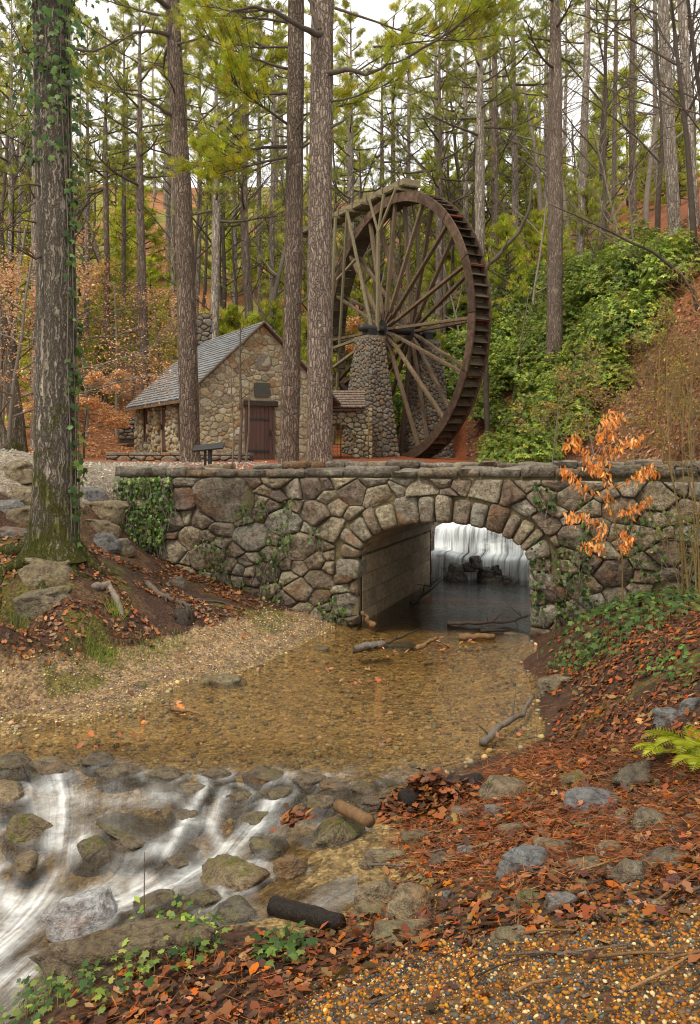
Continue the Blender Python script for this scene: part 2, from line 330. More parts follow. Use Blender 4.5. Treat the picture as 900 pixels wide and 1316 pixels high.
# bridge frame: origin at the left foot of the arch, s along the front face, k into the bridge
BA = R(20); P0 = (.13, 12.6); TX, TY = math.cos(BA), -math.sin(BA); NX, NY = math.sin(BA), math.cos(BA)
def BR(s, k, z): return Vector((P0[0]+s*TX+k*NX, P0[1]+s*TY+k*NY, z))
def to_sk(x, y):
    dx = np.asarray(x)-P0[0]; dy = np.asarray(y)-P0[1]; return dx*TX+dy*TY, dx*NX+dy*NY
cp = [gp(*t) for t in [
 # right shore and pool
 (692, 835, 0), (703, 885, 0), (706, 930, 0), (690, 958, 0), (640, 972, 0), (590, 992, 0), (545, 1012, 0),
 (600, 840, -.2), (500, 850, -.2), (600, 900, -.2), (450, 900, -.17), (350, 900, -.13), (560, 950, -.14), (300, 940, -.13), (150, 955, -.1), (430, 950, -.14), (650, 930, -.1), (20, 970, -.07), (580, 812, -.22),
 # beach
 (0, 946, 0), (100, 927, 0), (200, 897, 0), (300, 865, 0), (380, 832, 0), (425, 806, 0),
 (0, 895, .14), (100, 885, .13), (220, 850, .13), (330, 820, .14), (0, 850, .28), (130, 848, .26), (300, 800, .34), (390, 795, .1),
 # left bank
 (350, 772, .27), (300, 752, .47), (245, 730, .66), (200, 717, .84), (165, 706, .95), (100, 790, .72), (200, 775, .62), (0, 800, .78), (0, 730, 1.15), (70, 700, 1.38), (130, 700, 1.2), (0, 680, 1.5), (130, 655, 1.65), (50, 642, 1.85), (0, 645, 1.85), (130, 636, 1.86), (100, 605, 2.02), (0, 605, 2.02), (-200, 640, 1.9), (-200, 800, 1.1), (-200, 900, .5),
 # cascade bed
 (100, 985, -0.105), (250, 980, -0.105), (400, 985, -0.105), (500, 1005, -0.093), (60, 1030, -0.209), (200, 1030, -0.151), (330, 1030, -0.186), (440, 1040, -0.105), (100, 1090, -0.296), (230, 1090, -0.267), (330, 1085, -0.209), (50, 1150, -0.429), (150, 1145, -0.383), (260, 1140, -0.313), (350, 1115, -0.197), (0, 1220, -0.528), (80, 1195, -0.453), (-150, 1250, -0.615), (-200, 1100, -0.441), (-150, 1000, -0.122), (20, 1290, -0.499), (-120, 1330, -0.644),
 # near bank
 (430, 1090, -.07), (390, 1140, -.11), (300, 1185, -.14), (200, 1225, -.15), (100, 1265, -.2), (60, 1316, -.16), (200, 1316, .02), (450, 1316, .3), (650, 1316, .45), (900, 1316, .6), (450, 1200, -.02), (520, 1130, -.05), (600, 1190, .2), (760, 1190, .4), (900, 1150, .5), (700, 1100, .3), (560, 1060, .02), (650, 1012, .12), (800, 1000, .32), (900, 1000, .46), (900, 930, .66), (780, 930, .3), (740, 960, .14), (900, 850, .82), (800, 830, .58), (755, 805, .5), (900, 772, .84), (735, 862, .14), (760, 790, .4), (820, 780, .6), (1100, 850, 1.3), (1150, 1100, 1.0)]]
cp += [(-.2, .3, .95), (1.2, .3, 1.05), (-1.6, .8, .6), (-3, 2, -.3), (3, 1, 1.3), (0, -4, 1.4), (4, -4, 1.8), (-5, -3, .6), (-6, 4, -.9), (-8, 7, -.2), (-9, 10, 1.2), (-12, 14, 1.9), (6, 6, 2.0), (8, 9, 2.4)]
for (s_, k_, z_) in [(-4.4, .6, 1.75), (-4.6, 3, 1.9), (-7, 2, 1.95), (-2, 5.2, 2.05), (-5, 6, 2.05), (-.9, 5, 2.0), (-2, 8, 2.12), (5.2, 5, 1.9), (6, 8, 2.2), (7, 2, 1.8), (9, 1, 2.3), (7, -.4, 1.0), (0, 10, 2.1), (3, 10, 2.1), (-8, 8, 2.1), (-10, 5, 2.05), (8, 6, 2.4), (12, 4, 3.0)]:
    p_ = BR(s_, k_, z_); cp.append(tuple(p_))
cp = np.array(cp); tps = TPS(cp[:, :2], cp[:, 2])
FALL_K = 4.8; FALL_H = [0., .45, .95, 1.45, 2.0]; FALL_D = .72
def far_land(x, y):
    y_ = np.maximum(y, 8.); tau = np.clip(x/y_, -1.3, 1.3); u = 450+tau*F
    nz = fbm(x, y, .06, 4, 3)-.5
    D = np.sqrt(y_*y_+.15*x*x)+nz*7
    # left and centre: flat terrace, then a long even hillside
    r = np.maximum(D-37, 0)
    L_ = 2.13+.30*np.minimum(r, 10)*np.minimum(r, 10)/20+np.where(r > 10, (r-10)*.48, 0)
    # right: steep bank close behind the bridge
    u0 = np.clip((u-560)/340., 0, 1.3); D0 = 41-18.*u0
    r2 = np.maximum(D-D0, 0); brk = 15-2*u0
    R_ = 2.05+(.60+.14*u0)*np.minimum(r2, brk)+.35*np.maximum(r2-brk, 0)
    wgt = sstep(480, 640, u)
    z = L_*(1-wgt)+R_*wgt
    crest = sstep(105, 150, D); z = z*(1-crest)+(np.minimum(z, 40)+.02*D-3)*crest
    return z+(fbm(x, y, .5, 3, 9)-.5)*.25*sstep(37, 45, D)
def ground(x, y):
    x = np.asarray(x, float); y = np.asarray(y, float)
    z = tps(x, np.minimum(y, 27.)); wf = sstep(19, 25, y); z = z*(1-wf)+far_land(x, y)*wf
    z = z+(fbm(x, y, 1.3, 4, 5)-.5)*.09*(1-sstep(15, 20, y))*sstep(.0, .5, np.abs(z)+.12)
    s, k = to_sk(x, y)
    ins = (k > .22) & (k < 4.05) & (s > -4.05) & (s < 9)
    z = np.where(ins, np.where((s > -.22) & (s < 2.72), -.24, np.minimum(np.where(s > 4, 1.75+.03*(s-4), 1.75), 2.)), z)
    up = (k >= 4.05) & (k < 9.5) & (s > -.75) & (s < 4.6)
    stp = np.clip((k-FALL_K-.42)/FALL_D, 0, 3.999); i_ = np.floor(stp)
    zf = np.where(k < FALL_K+.42, -.3, np.array(FALL_H)[(i_+1).astype(int).clip(0, 4)]-.12)
    edge = np.minimum(sstep(-.75, -.45, s), 1-sstep(4.3, 4.6, s))*(1-sstep(8.6, 9.5, k))
    z = np.where(up, z*(1-edge)+zf*edge, z)
    return z
def g1(x, y): return float(ground(np.array([x]), np.array([y]))[0])
def gnormal(x, y, e=.05):
    dx = (ground(x+e, y)-ground(x-e, y))/(2*e); dy = (ground(x, y+e)-ground(x, y-e))/(2*e)
    n = np.stack([-dx, -dy, np.ones_like(dx)], -1); return n/np.linalg.norm(n, axis=-1, keepdims=True)
DS = np.exp(np.linspace(math.log(1.6), math.log(140), 900))
def hit(u, v, dmin=1.6, dmax=140):
    """where the sight line through a picture point meets the land"""
    d = DS[(DS >= dmin) & (DS <= dmax)]; x = (u-450.)/F*d; zr = EYE+(HOR-v)/F*d; g_ = ground(x, d)
    b = np.nonzero(g_ >= zr)[0]
    i = b[0] if len(b) else len(d)-1
    D = d[i]
    if i > 0:
        a0 = zr[i-1]-g_[i-1]; a1 = zr[i]-g_[i]; t = a0/(a0-a1+1e-12); D = d[i-1]+(d[i]-d[i-1])*min(max(t, 0), 1)
    return Vector(((u-450.)/F*D, D, g1((u-450.)/F*D, D)))
# the sheet itself
taus = np.concatenate([np.linspace(-1.9, -.52, 40)[:-1], np.linspace(-.52, .52, 330), np.linspace(.52, 1.9, 40)[1:]])
ys = np.concatenate([np.linspace(-8, 1.7, 14)[:-1], np.exp(np.linspace(math.log(1.7), math.log(20), 330)), np.exp(np.linspace(math.log(20), math.log(420), 150))[1:]])
YY, TT = np.meshgrid(ys, taus, indexing='ij'); XX = np.maximum(YY, 2.2)*TT
ZZ = ground(XX, YY)
nr, nc = XX.shape
GV = np.stack([XX.ravel(), YY.ravel(), ZZ.ravel()], 1)
ii = np.arange(nr*nc).reshape(nr, nc)
GF = np.stack([ii[:-1, :-1].ravel(), ii[:-1, 1:].ravel(), ii[1:, 1:].ravel(), ii[1:, :-1].ravel()], 1)
Z_GRAVEL = [(300, 1330), (420, 1262), (520, 1228), (600, 1205), (700, 1185), (800, 1168), (920, 1155), (1400, 1155), (1400, 1700), (300, 1700)]
Z_BEACH = [(-400, 860), (0, 846), (130, 842), (230, 815), (330, 786), (420, 784), (440, 803), (380, 836), (300, 869), (200, 901), (100, 931), (0, 950), (-400, 1000)]
wl_pts = [(-150, 985, -0.006), (0, 968, -0.003), (140, 962, -0.003), (330, 958, -0.003), (470, 968, -0.003), (560, 992, -0.003), (620, 998, -0.006),
          (0, 1000, -0.039), (130, 990, -0.033), (260, 990, -0.033), (400, 1000, -0.033), (500, 1012, -0.022), (60, 1030, -0.11), (200, 1020, -0.055), (330, 1030, -0.088), (440, 1035, -0.044), (500, 1040, -0.033),
          (75, 1075, -0.198), (190, 1070, -0.132), (310, 1075, -0.149), (390, 1065, -0.077), (60, 1120, -0.286), (150, 1110, -0.231), (260, 1105, -0.204), (340, 1115, -0.143), (420, 1110, -0.094), (430, 1160, -0.055), (330, 1160, -0.143),
          (0, 1170, -0.363), (120, 1150, -0.286), (220, 1150, -0.242), (0, 1240, -0.407), (90, 1200, -0.347), (180, 1200, -0.22), (280, 1180, -0.165), (-150, 1250, -0.468), (-450, 1250, -0.5), (-450, 1020, -0.12), (-450, 985, -0.01), (-450, 1120, -0.4), (-150, 1100, -0.275), (50, 1290, -0.341), (-100, 1316, -0.468)]
wl = np.array([gp(*t) for t in wl_pts]); wlev = TPS(wl[:, :2], wl[:, 2], 1e-3)
def zone_colors(x, y, z):
    n = len(x); yy = np.maximum(y, 1.0); u = 450+x/yy*F; v = HOR-(z-EYE)/yy*F
    ju = (fbm(x, y, 3., 3, 21)-.5)*70*6/np.maximum(yy, 3); jv = (fbm(x, y, 3., 3, 22)-.5)*60*6/np.maximum(yy, 3)
    near = y < 16
    c = np.tile(np.array([.085, .046, .026]), (n, 1))
    mot = fbm(x, y, 2.2, 4, 31)[:, None]
    c = c*(1-mot*.9+.45)
    c = np.where((mot > .58) & (near[:, None]), np.array([.13, .08, .042])*np.ones((n, 1)), c)
    gr = in_poly(u+ju, v+jv, Z_GRAVEL) & (y < 6)
    c[gr] = (.16, .095, .042)
    be = in_poly(u+ju*.5, v+jv*.3, Z_BEACH) & near & (z > -.02)
    c[be] = (.34, .25, .15)
    bed = (z < np.where(x > .5, -.012, .015)) & near & ((y > 7.2) | (z < wlev(x, y)+.02))
    c[bed] = (.25, .165, .075)
    pool_n = fbm(x, y, 4., 3, 33); c[bed] = np.array([.42, .315, .155])*(.75+.5*pool_n[bed][:, None])
    lowb = bed & (y < 7.4); c[lowb] = c[lowb]*(1-.25*sstep(7.4, 6.6, y[lowb]))[:, None]
    wet = (z > -.02) & (z < .05) & near & (u < 470)
    c[wet] *= .8
    road = (y > 12) & (y < 34) & (x < -2.2) & (z > 1.72)
    c[road] = np.array([.34, .30, .24])
    stw = (y > 15.5) & (y < 44) & (x > -10) & ~((y < 26) & (x < -4.2-.03*y))
    c[stw] = np.array([.36, .135, .065])
    fa = y > 44
    fl = fbm(x, y, .15, 4, 41)
    c[fa] = np.array([.46, .24, .125])
    hg = fa & (fl > .5); c[hg] = np.array([.34, .33, .09])
    lf = (x < -8) & (y > 26) & (y <= 46); c[lf] = np.array([.36, .19, .10])
    rh = (u > 600) & (y > 19); c[rh] = np.array([.24, .125, .07])
    rh2 = rh & (u > 780) & (v < 420); c[rh2] = np.array([.38, .17, .09])
    mo = (sstep(.60, .72, fbm(x, y, 1.7, 4, 51)+.22*(fbm(x, y, 14., 3, 52)-.5))*(near & (z > .1) & (y > 4.6)))[:, None]*.8
    c = c*(1-mo)+np.array([.15, .145, .03])*mo
    s_, k_ = to_sk(x, y); fl_ = (k_ > 4.0) & (k_ < 9.6) & (s_ > -1.2) & (s_ < 5.2); c[fl_] = np.array([.06, .052, .042])
    return c
def ground_mat():
    g = G('forest_ground'); c = g.attr('col'); v = g.geo('Position')
    n1 = g.noise(v, 1.1, 5, .65); n2 = g.noise(v, 9., 6, .7); vo = g.voro(v, 42., 'F1', 'Color'); vd = g.voro(v, 42., 'F1')
    n4 = g.noise(v, 60., 3, .6)
    c = g.mix(g.ramp(n1, [(.3, .5), (.7, 0.)]), c, g.mix(1., c, (.55, .5, .45), 'MULTIPLY'))
    c = g.mix(g.ramp(n2, [(.35, .8), (.6, 0.)]), c, g.mix(1., c, (.42, .36, .34), 'MULTIPLY'))
    c = g.hsv(c, .5, 1., g.ramp(g.n('SeparateColor', {0: vo}).outputs[0], [(0., .55), (1., 1.5)]))
    h = g.math('ADD', g.math('MULTIPLY', n2, 1.), g.math('ADD', g.math('MULTIPLY', vd, -.35), g.math('MULTIPLY', n4, .3)))
    return g.done(g.bsdf(c, .8, g.bump(h, .8, .035), .3))
M['ground'] = ground_mat()
gme = big_mesh('ground', GV, GF, M['ground'], zone_colors(GV[:, 0], GV[:, 1], GV[:, 2]))
tag(ob('ground', gme), 'leaf strewn forest floor with creek bed, gravel and hillsides', None, None, 'structure')
# ---------------------------------------------------------------- water
def water_mat(name, tint, rough=.04, bstr=.12, sc=3.2, ior=1.33):
    g = G(name); v = g.geo('Position')
    n1 = g.noise(g.mapv(v, (1, 2.4, 1)), sc, 4, .6); n2 = g.noise(g.mapv(v, (1, 1.6, 1)), sc*5.5, 3, .55)
    b = g.bump(g.math('ADD', n1, g.math('MULTIPLY', n2, .35)), bstr, .05)
    fr = g.n('Fresnel', {'IOR': ior, 'Normal': b}).outputs[0]
    gl = g.n('BsdfGlossy', {'Color': (1, 1, 1), 'Roughness': rough, 'Normal': b}).outputs[0]
    tr = g.n('BsdfTransparent', {'Color': tint}).outputs[0]
    return g.done(g.n('MixShader', {0: fr, 1: tr, 2: gl}).outputs[0])
M['pool'] = water_mat('clear_creek_water', (.90, .83, .67), .05, .5, 4.6)
LIP = [(-480, 990), (-160, 975), (0, 962), (140, 955), (330, 952), (470, 962), (560, 985), (620, 990)]
def lip_y(x):
    pts = [gp(u, v, 0) for u, v in LIP]; return np.interp(x, [p[0] for p in pts], [p[1] for p in pts])
xs = np.linspace(-4.6, 4.2, 120); rows = []
for x in xs:
    y0 = float(lip_y(x)) if x < 1.0 else 6.4
    rows.append([(x, y0+(t**1.15)*(19.2-y0), 0.0) for t in np.linspace(0, 1, 90)])
PV = np.array(rows); ii = np.arange(120*90).reshape(120, 90)
PF = np.stack([ii[:-1, :-1].ravel(), ii[1:, :-1].ravel(), ii[1:, 1:].ravel(), ii[:-1, 1:].ravel()], 1)
PV[:, :, 2] += .006*(fbm(PV[:, :, 0], PV[:, :, 1], 2.5, 3, 77)-.5)
# leave out the water that would lie deep inside the banks
zc = ground(PV[:, :, 0], PV[:, :, 1]).ravel(); keep = (zc[PF].min(1) < .12); PF = PF[keep]
used = np.unique(PF); rm = np.full(120*90, -1); rm[used] = np.arange(len(used))
tag(ob('water', big_mesh('water', PV.reshape(-1, 3)[used], rm[PF], M['pool'])), 'clear shallow amber pool in front of the stone bridge', None, None, 'structure')
# rapids: level, stream function and foam given along the real course of the water
streams = [(0., [(-60, 975), (-40, 1040), (-60, 1120), (-120, 1190)]), (1., [(60, 965), (70, 1010), (75, 1065), (60, 1110), (20, 1150), (-60, 1190)]),
           (2., [(150, 962), (150, 1000), (140, 1040), (140, 1085), (110, 1125), (40, 1165), (-40, 1220)]),
           (3., [(260, 962), (250, 1000), (250, 1050), (240, 1090), (190, 1120), (110, 1150), (40, 1195)]),
           (4., [(360, 965), (340, 1010), (320, 1060), (280, 1100), (220, 1130), (150, 1160), (70, 1210)]),
           (5., [(460, 972), (430, 1005), (390, 1050), (340, 1095), (270, 1135), (200, 1175), (100, 1235)]),
           (6., [(550, 990), (520, 1020), (470, 1060), (420, 1110), (340, 1155), (240, 1200), (120, 1260)])]
sp = []; sv = []
for ps, line in streams:
    for (u, v) in line:
        q = gp(u, v, -.18 if v > 1050 else -.05); sp.append(q[:2]); sv.append(ps)
psi = TPS(np.array(sp), np.array(sv), 2e-2)
chutes = [(.10, 1.0, [(55, 980), (70, 1010), (80, 1040), (75, 1080), (95, 1090)]), (.12, 1.0, [(110, 1080), (70, 1110), (40, 1140), (0, 1165), (-50, 1190)]),
          (.09, .9, [(355, 1045), (335, 1065), (310, 1080), (285, 1100), (255, 1115)]), (.10, .95, [(330, 1075), (290, 1105), (240, 1120), (190, 1140), (150, 1140), (120, 1135)]),
          (.08, .8, [(190, 1120), (150, 1150), (100, 1180), (30, 1215)]), (.07, .7, [(110, 965), (130, 985), (150, 1000), (200, 995)]), (.05, .8, [(290, 1000), (300, 1012), (290, 1025)]),
          (.05, .8, [(255, 1010), (260, 1040), (235, 1075), (215, 1100)]), (.05, .7, [(420, 968), (440, 972), (480, 975)]), (.06, .7, [(370, 1020), (395, 1030), (430, 1040)]), (.06, .75, [(210, 985), (190, 1010), (185, 1030)]),
          (.09, .9, [(-40, 1090), (20, 1130), (0, 1180)]), (.06, .8, [(290, 1040), (270, 1070), (285, 1092)]), (.08, .75, [(40, 1190), (0, 1215), (-60, 1230)])]
pool_poly = [(-480, 985), (-170, 968)]+[(u, v-3) for u, v in LIP[1:]]+[(600, 1010), (520, 1045), (470, 1075), (455, 1110), (470, 1150), (430, 1185), (330, 1190), (280, 1205), (220, 1230), (150, 1262), (80, 1285), (20, 1325), (-200, 1350), (-480, 1300)]
# ================================================================ masonry
def clip(poly, a, b, c):                     # keep a*x + b*y <= c
    out = []; n = len(poly)
    for i in range(n):
        p = poly[i]; q = poly[(i+1) % n]; dp = a*p[0]+b*p[1]-c; dq = a*q[0]+b*q[1]-c
        if dp <= 0: out.append(p)
        if (dp < 0) != (dq < 0) and abs(dp-dq) > 1e-12:
            t = dp/(dp-dq); out.append((p[0]+(q[0]-p[0])*t, p[1]+(q[1]-p[1])*t))
    return out
def darts(w, h, rmin, rmax, seeds=(), tries=6000, asp=1.35, power=1.6, accept=None, rg=None):
    rg = rg or random; pts = [tuple(s) for s in seeds]
    for _ in range(tries):
        x = rg.uniform(0, w); y = rg.uniform(0, h); r = rmin+(rmax-rmin)*rg.random()**power
        if accept and not accept(x, y): continue
        ok = True
        for (a, b, q) in pts:
            if ((x-a)/asp)**2+((y-b))**2 < ((r+q)*.83)**2: ok = False; break
        if ok: pts.append((x, y, r))
    return pts
def cells(pts, w, h, gap, asp=1.35, cut=None, x0=0., y0=0.):
    """weighted cells of the points, joints of width gap between them"""
    res = []
    for i, (x, y, r) in enumerate(pts):
        poly = [(x0+gap/2, y0+gap/2), (w-gap/2, y0+gap/2), (w-gap/2, h-gap/2), (x0+gap/2, h-gap/2)]
        nb = sorted(((((a-x)/asp)**2+(b-y)**2, a, b, q) for j, (a, b, q) in enumerate(pts) if j != i))[:22]
        for d2, a, b, q in nb:
            ax = (a-x)/asp**2; by = (b-y)
            c = .5*((a*a-x*x)/asp**2+(b*b-y*y)-(q*q-r*r)); L = math.hypot(ax, by)
            poly = clip(poly, ax/L, by/L, c/L-gap/2)
            if len(poly) < 3: break
        if len(poly) >= 3 and cut: poly = cut(poly, x, y)
        if len(poly) >= 3: res.append(poly)
    return res
def area(p): return .5*sum(p[i][0]*p[(i+1) % len(p)][1]-p[(i+1) % len(p)][0]*p[i][1] for i in range(len(p)))
def chaikin(p, k=.25):
    o = []
    for i in range(len(p)):
        a = p[i]; b = p[(i+1) % len(p)]
        o.append((a[0]+(b[0]-a[0])*k, a[1]+(b[1]-a[1])*k)); o.append((a[0]+(b[0]-a[0])*(1-k), a[1]+(b[1]-a[1])*(1-k)))
    return o
def dedupe(p, e=.012):
    o = []
    for q in p:
        if not o or math.hypot(q[0]-o[-1][0], q[1]-o[-1][1]) > e: o.append(q)
    if len(o) > 2 and math.hypot(o[0][0]-o[-1][0], o[0][1]-o[-1][1]) < e: o.pop()
    return o
def stone(name, poly, fmap, m, parent, proud=.07, back=.06, rounds=2, rings=3, rough=.02, nscale=5., tilt=.12, k=.22):
    poly = dedupe(poly)
    if len(poly) < 3: return None
    ar = area(poly)
    if ar < 0: poly = poly[::-1]; ar = -ar
    if ar < .0012: return None
    for q_ in range(rounds): poly = chaikin(poly, k if q_ == 0 else .25)
    cx = sum(p[0] for p in poly)/len(poly); cyy = sum(p[1] for p in poly)/len(poly)
    sz = math.sqrt(ar); pr = proud*random.uniform(.65, 1.35); ta = random.uniform(-tilt, tilt); tb = random.uniform(-tilt, tilt)
    sd = Vector((random.uniform(0, 99), random.uniform(0, 99), 0))
    prof = [(1.0, -back), (1.0, pr*.35), (.93, pr*.85), (.66, pr*1.08)] if rings == 3 else ([(1.0, -back), (1.0, pr*.5), (.82, pr)] if rings == 2 else [(1.0, -back), (1.0, pr*.4), (.95, pr*.8), (.8, pr*1.05), (.5, pr*1.15), (.25, pr*1.15)])
    n = len(poly); V = []; Fc = []
    o0 = Vector(fmap(cx, cyy, 0))
    for ri, (sc, d) in enumerate(prof):
        for (x, y) in poly:
            qx = cx+(x-cx)*sc; qy = cyy+(y-cyy)*sc; dd = d
            if ri >= 1:
                dd += rough*mnoise.noise(Vector((qx*nscale, qy*nscale, 0))+sd)*(1 if ri > 1 else .5)+rough*.5*mnoise.noise(Vector((qx*nscale*3, qy*nscale*3, 5))+sd)
            if ri >= 2: dd += (ta*(qx-cx)+tb*(qy-cyy))
            wob = 1+.05*mnoise.noise(Vector((x*9, y*9, 3))+sd)
            V.append(Vector(fmap(cx+(qx-cx)*wob, cyy+(qy-cyy)*wob, dd))-o0)
    V.append(Vector(fmap(cx, cyy, prof[-1][1]+rough*.6*mnoise.noise(sd)))-o0)
    for ri in range(len(prof)-1):
        for j in range(n):
            k2 = (j+1) % n; Fc.append((ri*n+j, ri*n+k2, (ri+1)*n+k2, (ri+1)*n+j))
    b = (len(prof)-1)*n
    for j in range(n): Fc.append((b+j, b+(j+1) % n, len(V)-1))
    # make the outside face outward
    a_, b_, c_ = V[b], V[b+n//3], V[-1]
    if (Vector(fmap(cx, cyy, 1))-o0).dot((a_-c_).cross(b_-c_)) < 0: Fc = [f[::-1] for f in Fc]
    return ob(name, mesh(name, V, Fc, m), parent, o0)
def solid_quad(name, corners_front, depth_vec, m, parent):
    a = [Vector(p) for p in corners_front]; b = [p+Vector(depth_vec) for p in a]; n = len(a); V = a+b
    Fc = [tuple(range(n)), tuple(reversed(range(n, 2*n)))]+[(j, j+n, (j+1) % n+n, (j+1) % n) for j in range(n)]
    return ob(name, mesh(name, V, Fc, m, False), parent)
# ---------------------------------------------------------------- the bridge
bridge = thing('stone_bridge', 'rubble stone arch bridge with mossy boulders crossing the creek', 'bridge', BR(1.25, 0, 0))
bridge_inv = Matrix.Translation(-Vector(bridge.location))
def under(o, par=bridge):
    o.parent = par; o.matrix_parent_inverse = Matrix.Translation(-Vector(par.location)); return o
SL, SR, SPAN, SPRING, RISE = -4.15, 7.4, 2.5, 1.0, .55
def ztop(s): return 2.13+.011*(s+4.1)
def arch_z(s):
    t = (s-SPAN/2)/(SPAN/2); return SPRING+RISE*math.sqrt(max(0, 1-t*t))
prof = [(0, -.5), (0, .5), (0, SPRING)]+[(SPAN/2-SPAN/2*math.cos(t), SPRING+RISE*math.sin(t)) for t in np.linspace(0, math.pi, 25)[1:-1]]+[(SPAN, SPRING), (SPAN, .5), (SPAN, -.5)]
def core_wall(k0, k1, zlow, name):
    V = []; Fc = []
    ss = [SL]+[p[0] for p in prof[2:-2]]+[SR]
    def strip(s0, s1, z0a, z0b):
        b = len(V)
        for k in (k0, k1):
            V.extend([BR(s0, k, z0a), BR(s1, k, z0b), BR(s1, k, ztop(s1)), BR(s0, k, ztop(s0))])
        Fc.extend([(b, b+1, b+2, b+3), (b+7, b+6, b+5, b+4), (b+3, b+2, b+6, b+7), (b, b+4, b+5, b+1)])
    strip(SL, 0, zlow, zlow); strip(SPAN, SR, zlow, zlow)
    for (a, b_) in zip(prof[2:-3], prof[3:-2]): strip(a[0], b_[0], a[1], b_[1])
    V2 = [BR(SL, k0, zlow), BR(SL, k1, zlow), BR(SL, k1, ztop(SL)), BR(SL, k0, ztop(SL)), BR(SR, k0, zlow), BR(SR, k1, zlow), BR(SR, k1, ztop(SR)), BR(SR, k0, ztop(SR))]
    b = len(V); V.extend(V2); Fc.extend([(b+3, b+2, b+1, b), (b+4, b+5, b+6, b+7)])
    return under(ob(name, mesh(name, V, Fc, M['mortar'], False)))
core_wall(0.0, .42, -.5, 'mortar_core'); core_wall(3.78, 4.2, -.5, 'mortar_core')
# tunnel lining: courses of cast blocks, each its own piece
tl = under(ob('tunnel_lining', mesh('tunnel_lining', [BR(s, k, z) for k in (.1, 4.15) for (s, z) in [(p[0]+(.02 if i > len(prof)/2 else -.02), p[1]+.03) for i, p in enumerate(prof)]],
      [(j, j+1, j+1+len(prof), j+len(prof)) for j in range(len(prof)-1)], M['mortar'], False)))
lv = [-.45, .18, .44, .70, .98]
segs = [((0, lv[i]), (0, lv[i+1])) for i in range(4)]
arcp = [(SPAN/2-SPAN/2*math.cos(t), SPRING+RISE*math.sin(t)) for t in np.linspace(0.02, math.pi-.02, 12)]
segs += list(zip(arcp[:-1], arcp[1:])); segs += [((SPAN, lv[i+1]), (SPAN, lv[i])) for i in reversed(range(4))]
for ci, (a, b_) in enumerate(segs):
    ks = [.14]; 
    while ks[-1] < 3.9: ks.append(ks[-1]+random.uniform(.55, .85))
    ks[-1] = 4.1
    d = Vector((b_[0]-a[0], b_[1]-a[1])); nrm = Vector((d.y, -d.x)).normalized()
    for k0, k1 in zip(ks[:-1], ks[1:]):
        pr = random.uniform(.008, .014); g_ = .002; e = .006; dd = d.normalized()
        A = Vector(a)+dd*g_; B = Vector(b_)-dd*g_; ka, kb = k0+g_, k1-g_
        rows_ = [(A, ka, 0), (B, ka, 0), (B, kb, 0), (A, kb, 0)]
        top = [(A+dd*e, ka+e, pr), (B-dd*e, ka+e, pr), (B-dd*e, kb-e, pr), (A+dd*e, kb-e, pr)]
        V = [BR(q.x+nrm.x*h_, k_, q.y+nrm.y*h_) for (q, k_, h_) in rows_+top]
        o0 = sum(V, Vector())/8
        o = ob('concrete_block', mesh('concrete_block', [v-o0 for v in V], [(4, 5, 6, 7), (0, 1, 5, 4), (1, 2, 6, 5), (2, 3, 7, 6), (3, 0, 4, 7)], M['concrete'], False), None, o0); under(o)
# voussoirs
def fmap_front(s, z, d): return BR(s, -d, z)
cen = (SPAN/2, SPRING); aa, bb = SPAN/2, RISE
angs = [-.28]; 
while angs[-1] < math.pi+.2: angs.append(angs[-1]+random.uniform(.13, .27)*(1.15 if .9 < angs[-1] < 2.2 else .95))
angs[-1] = math.pi+.28
def arch_pt(t, off):
    if t < 0: return (0-off, SPRING+t*1.25)
    if t > math.pi: return (SPAN+off, SPRING-(t-math.pi)*1.25)
    x = SPAN/2-aa*math.cos(t); z = SPRING+bb*math.sin(t); nx, nz = -math.cos(t)/aa, math.sin(t)/bb; L = math.hypot(nx, nz)
    return (x+nx/L*off, z+nz/L*off)
for t0, t1 in zip(angs[:-1], angs[1:]):
    th = random.uniform(.26, .38)
    if 1.1 < (t0+t1)/2 < 2.4: th = random.uniform(.27, .38)
    g_ = .011; tm = (t0+t1)/2
    poly = [arch_pt(t0+g_, -.015), arch_pt(tm, -.02), arch_pt(t1-g_, -.015), arch_pt(t1-g_*.7, th*.5), arch_pt(t1-g_*1.2, th), arch_pt(tm, th*random.uniform(1., 1.08)), arch_pt(t0+g_*1.2, th), arch_pt(t0+g_*.7, th*.5)]
    o = stone('voussoir', poly, fmap_front, M['bridge'], None, .10, .3, 1, 4, .03, 4., .1)
    if o: under(o)
# field stones of the front face
EX = [arch_pt(t, .35) for t in np.linspace(-.3, math.pi+.3, 60)]
def outside_arch(s, z):
    if -.02 < s < SPAN+.02 and z < SPRING: return False
    d = min(math.hypot(s-e[0], z-e[1]) for e in EX)
    c0 = (SPAN/2, SPRING-.4)
    inside = ((s-SPAN/2)/(aa+.35))**2+((z-SPRING)/(bb+.35))**2 < 1 and z > SPRING-.35
    return not inside and d > .06
def cut_front(poly, x, z):
    s = x+SL; z_ = z-.5
    if z_ < SPRING-.3 and s <= .1: return [p for p in clip(poly, 1, 0, 0-SL-.0)]
    if z_ < SPRING-.3 and s >= SPAN-.1: return clip(poly, -1, 0, -(SPAN-SL))
    j = min(range(len(EX)), key=lambda i: (s-EX[i][0])**2+(z_-EX[i][1])**2)
    e = EX[j]; a_, b_ = EX[max(j-1, 0)], EX[min(j+1, len(EX)-1)]
    tx_, tz_ = b_[0]-a_[0], b_[1]-a_[1]; nx, nz = -tz_, tx_
    if nx*(s-e[0])+nz*(z_-e[1]) < 0: nx, nz = -nx, -nz
    L = math.hypot(nx, nz); nx /= L; nz /= L
    poly = clip(poly, -nx, -nz, -(nx*(e[0]-SL)+nz*(e[1]+.5))-.02)
    return poly
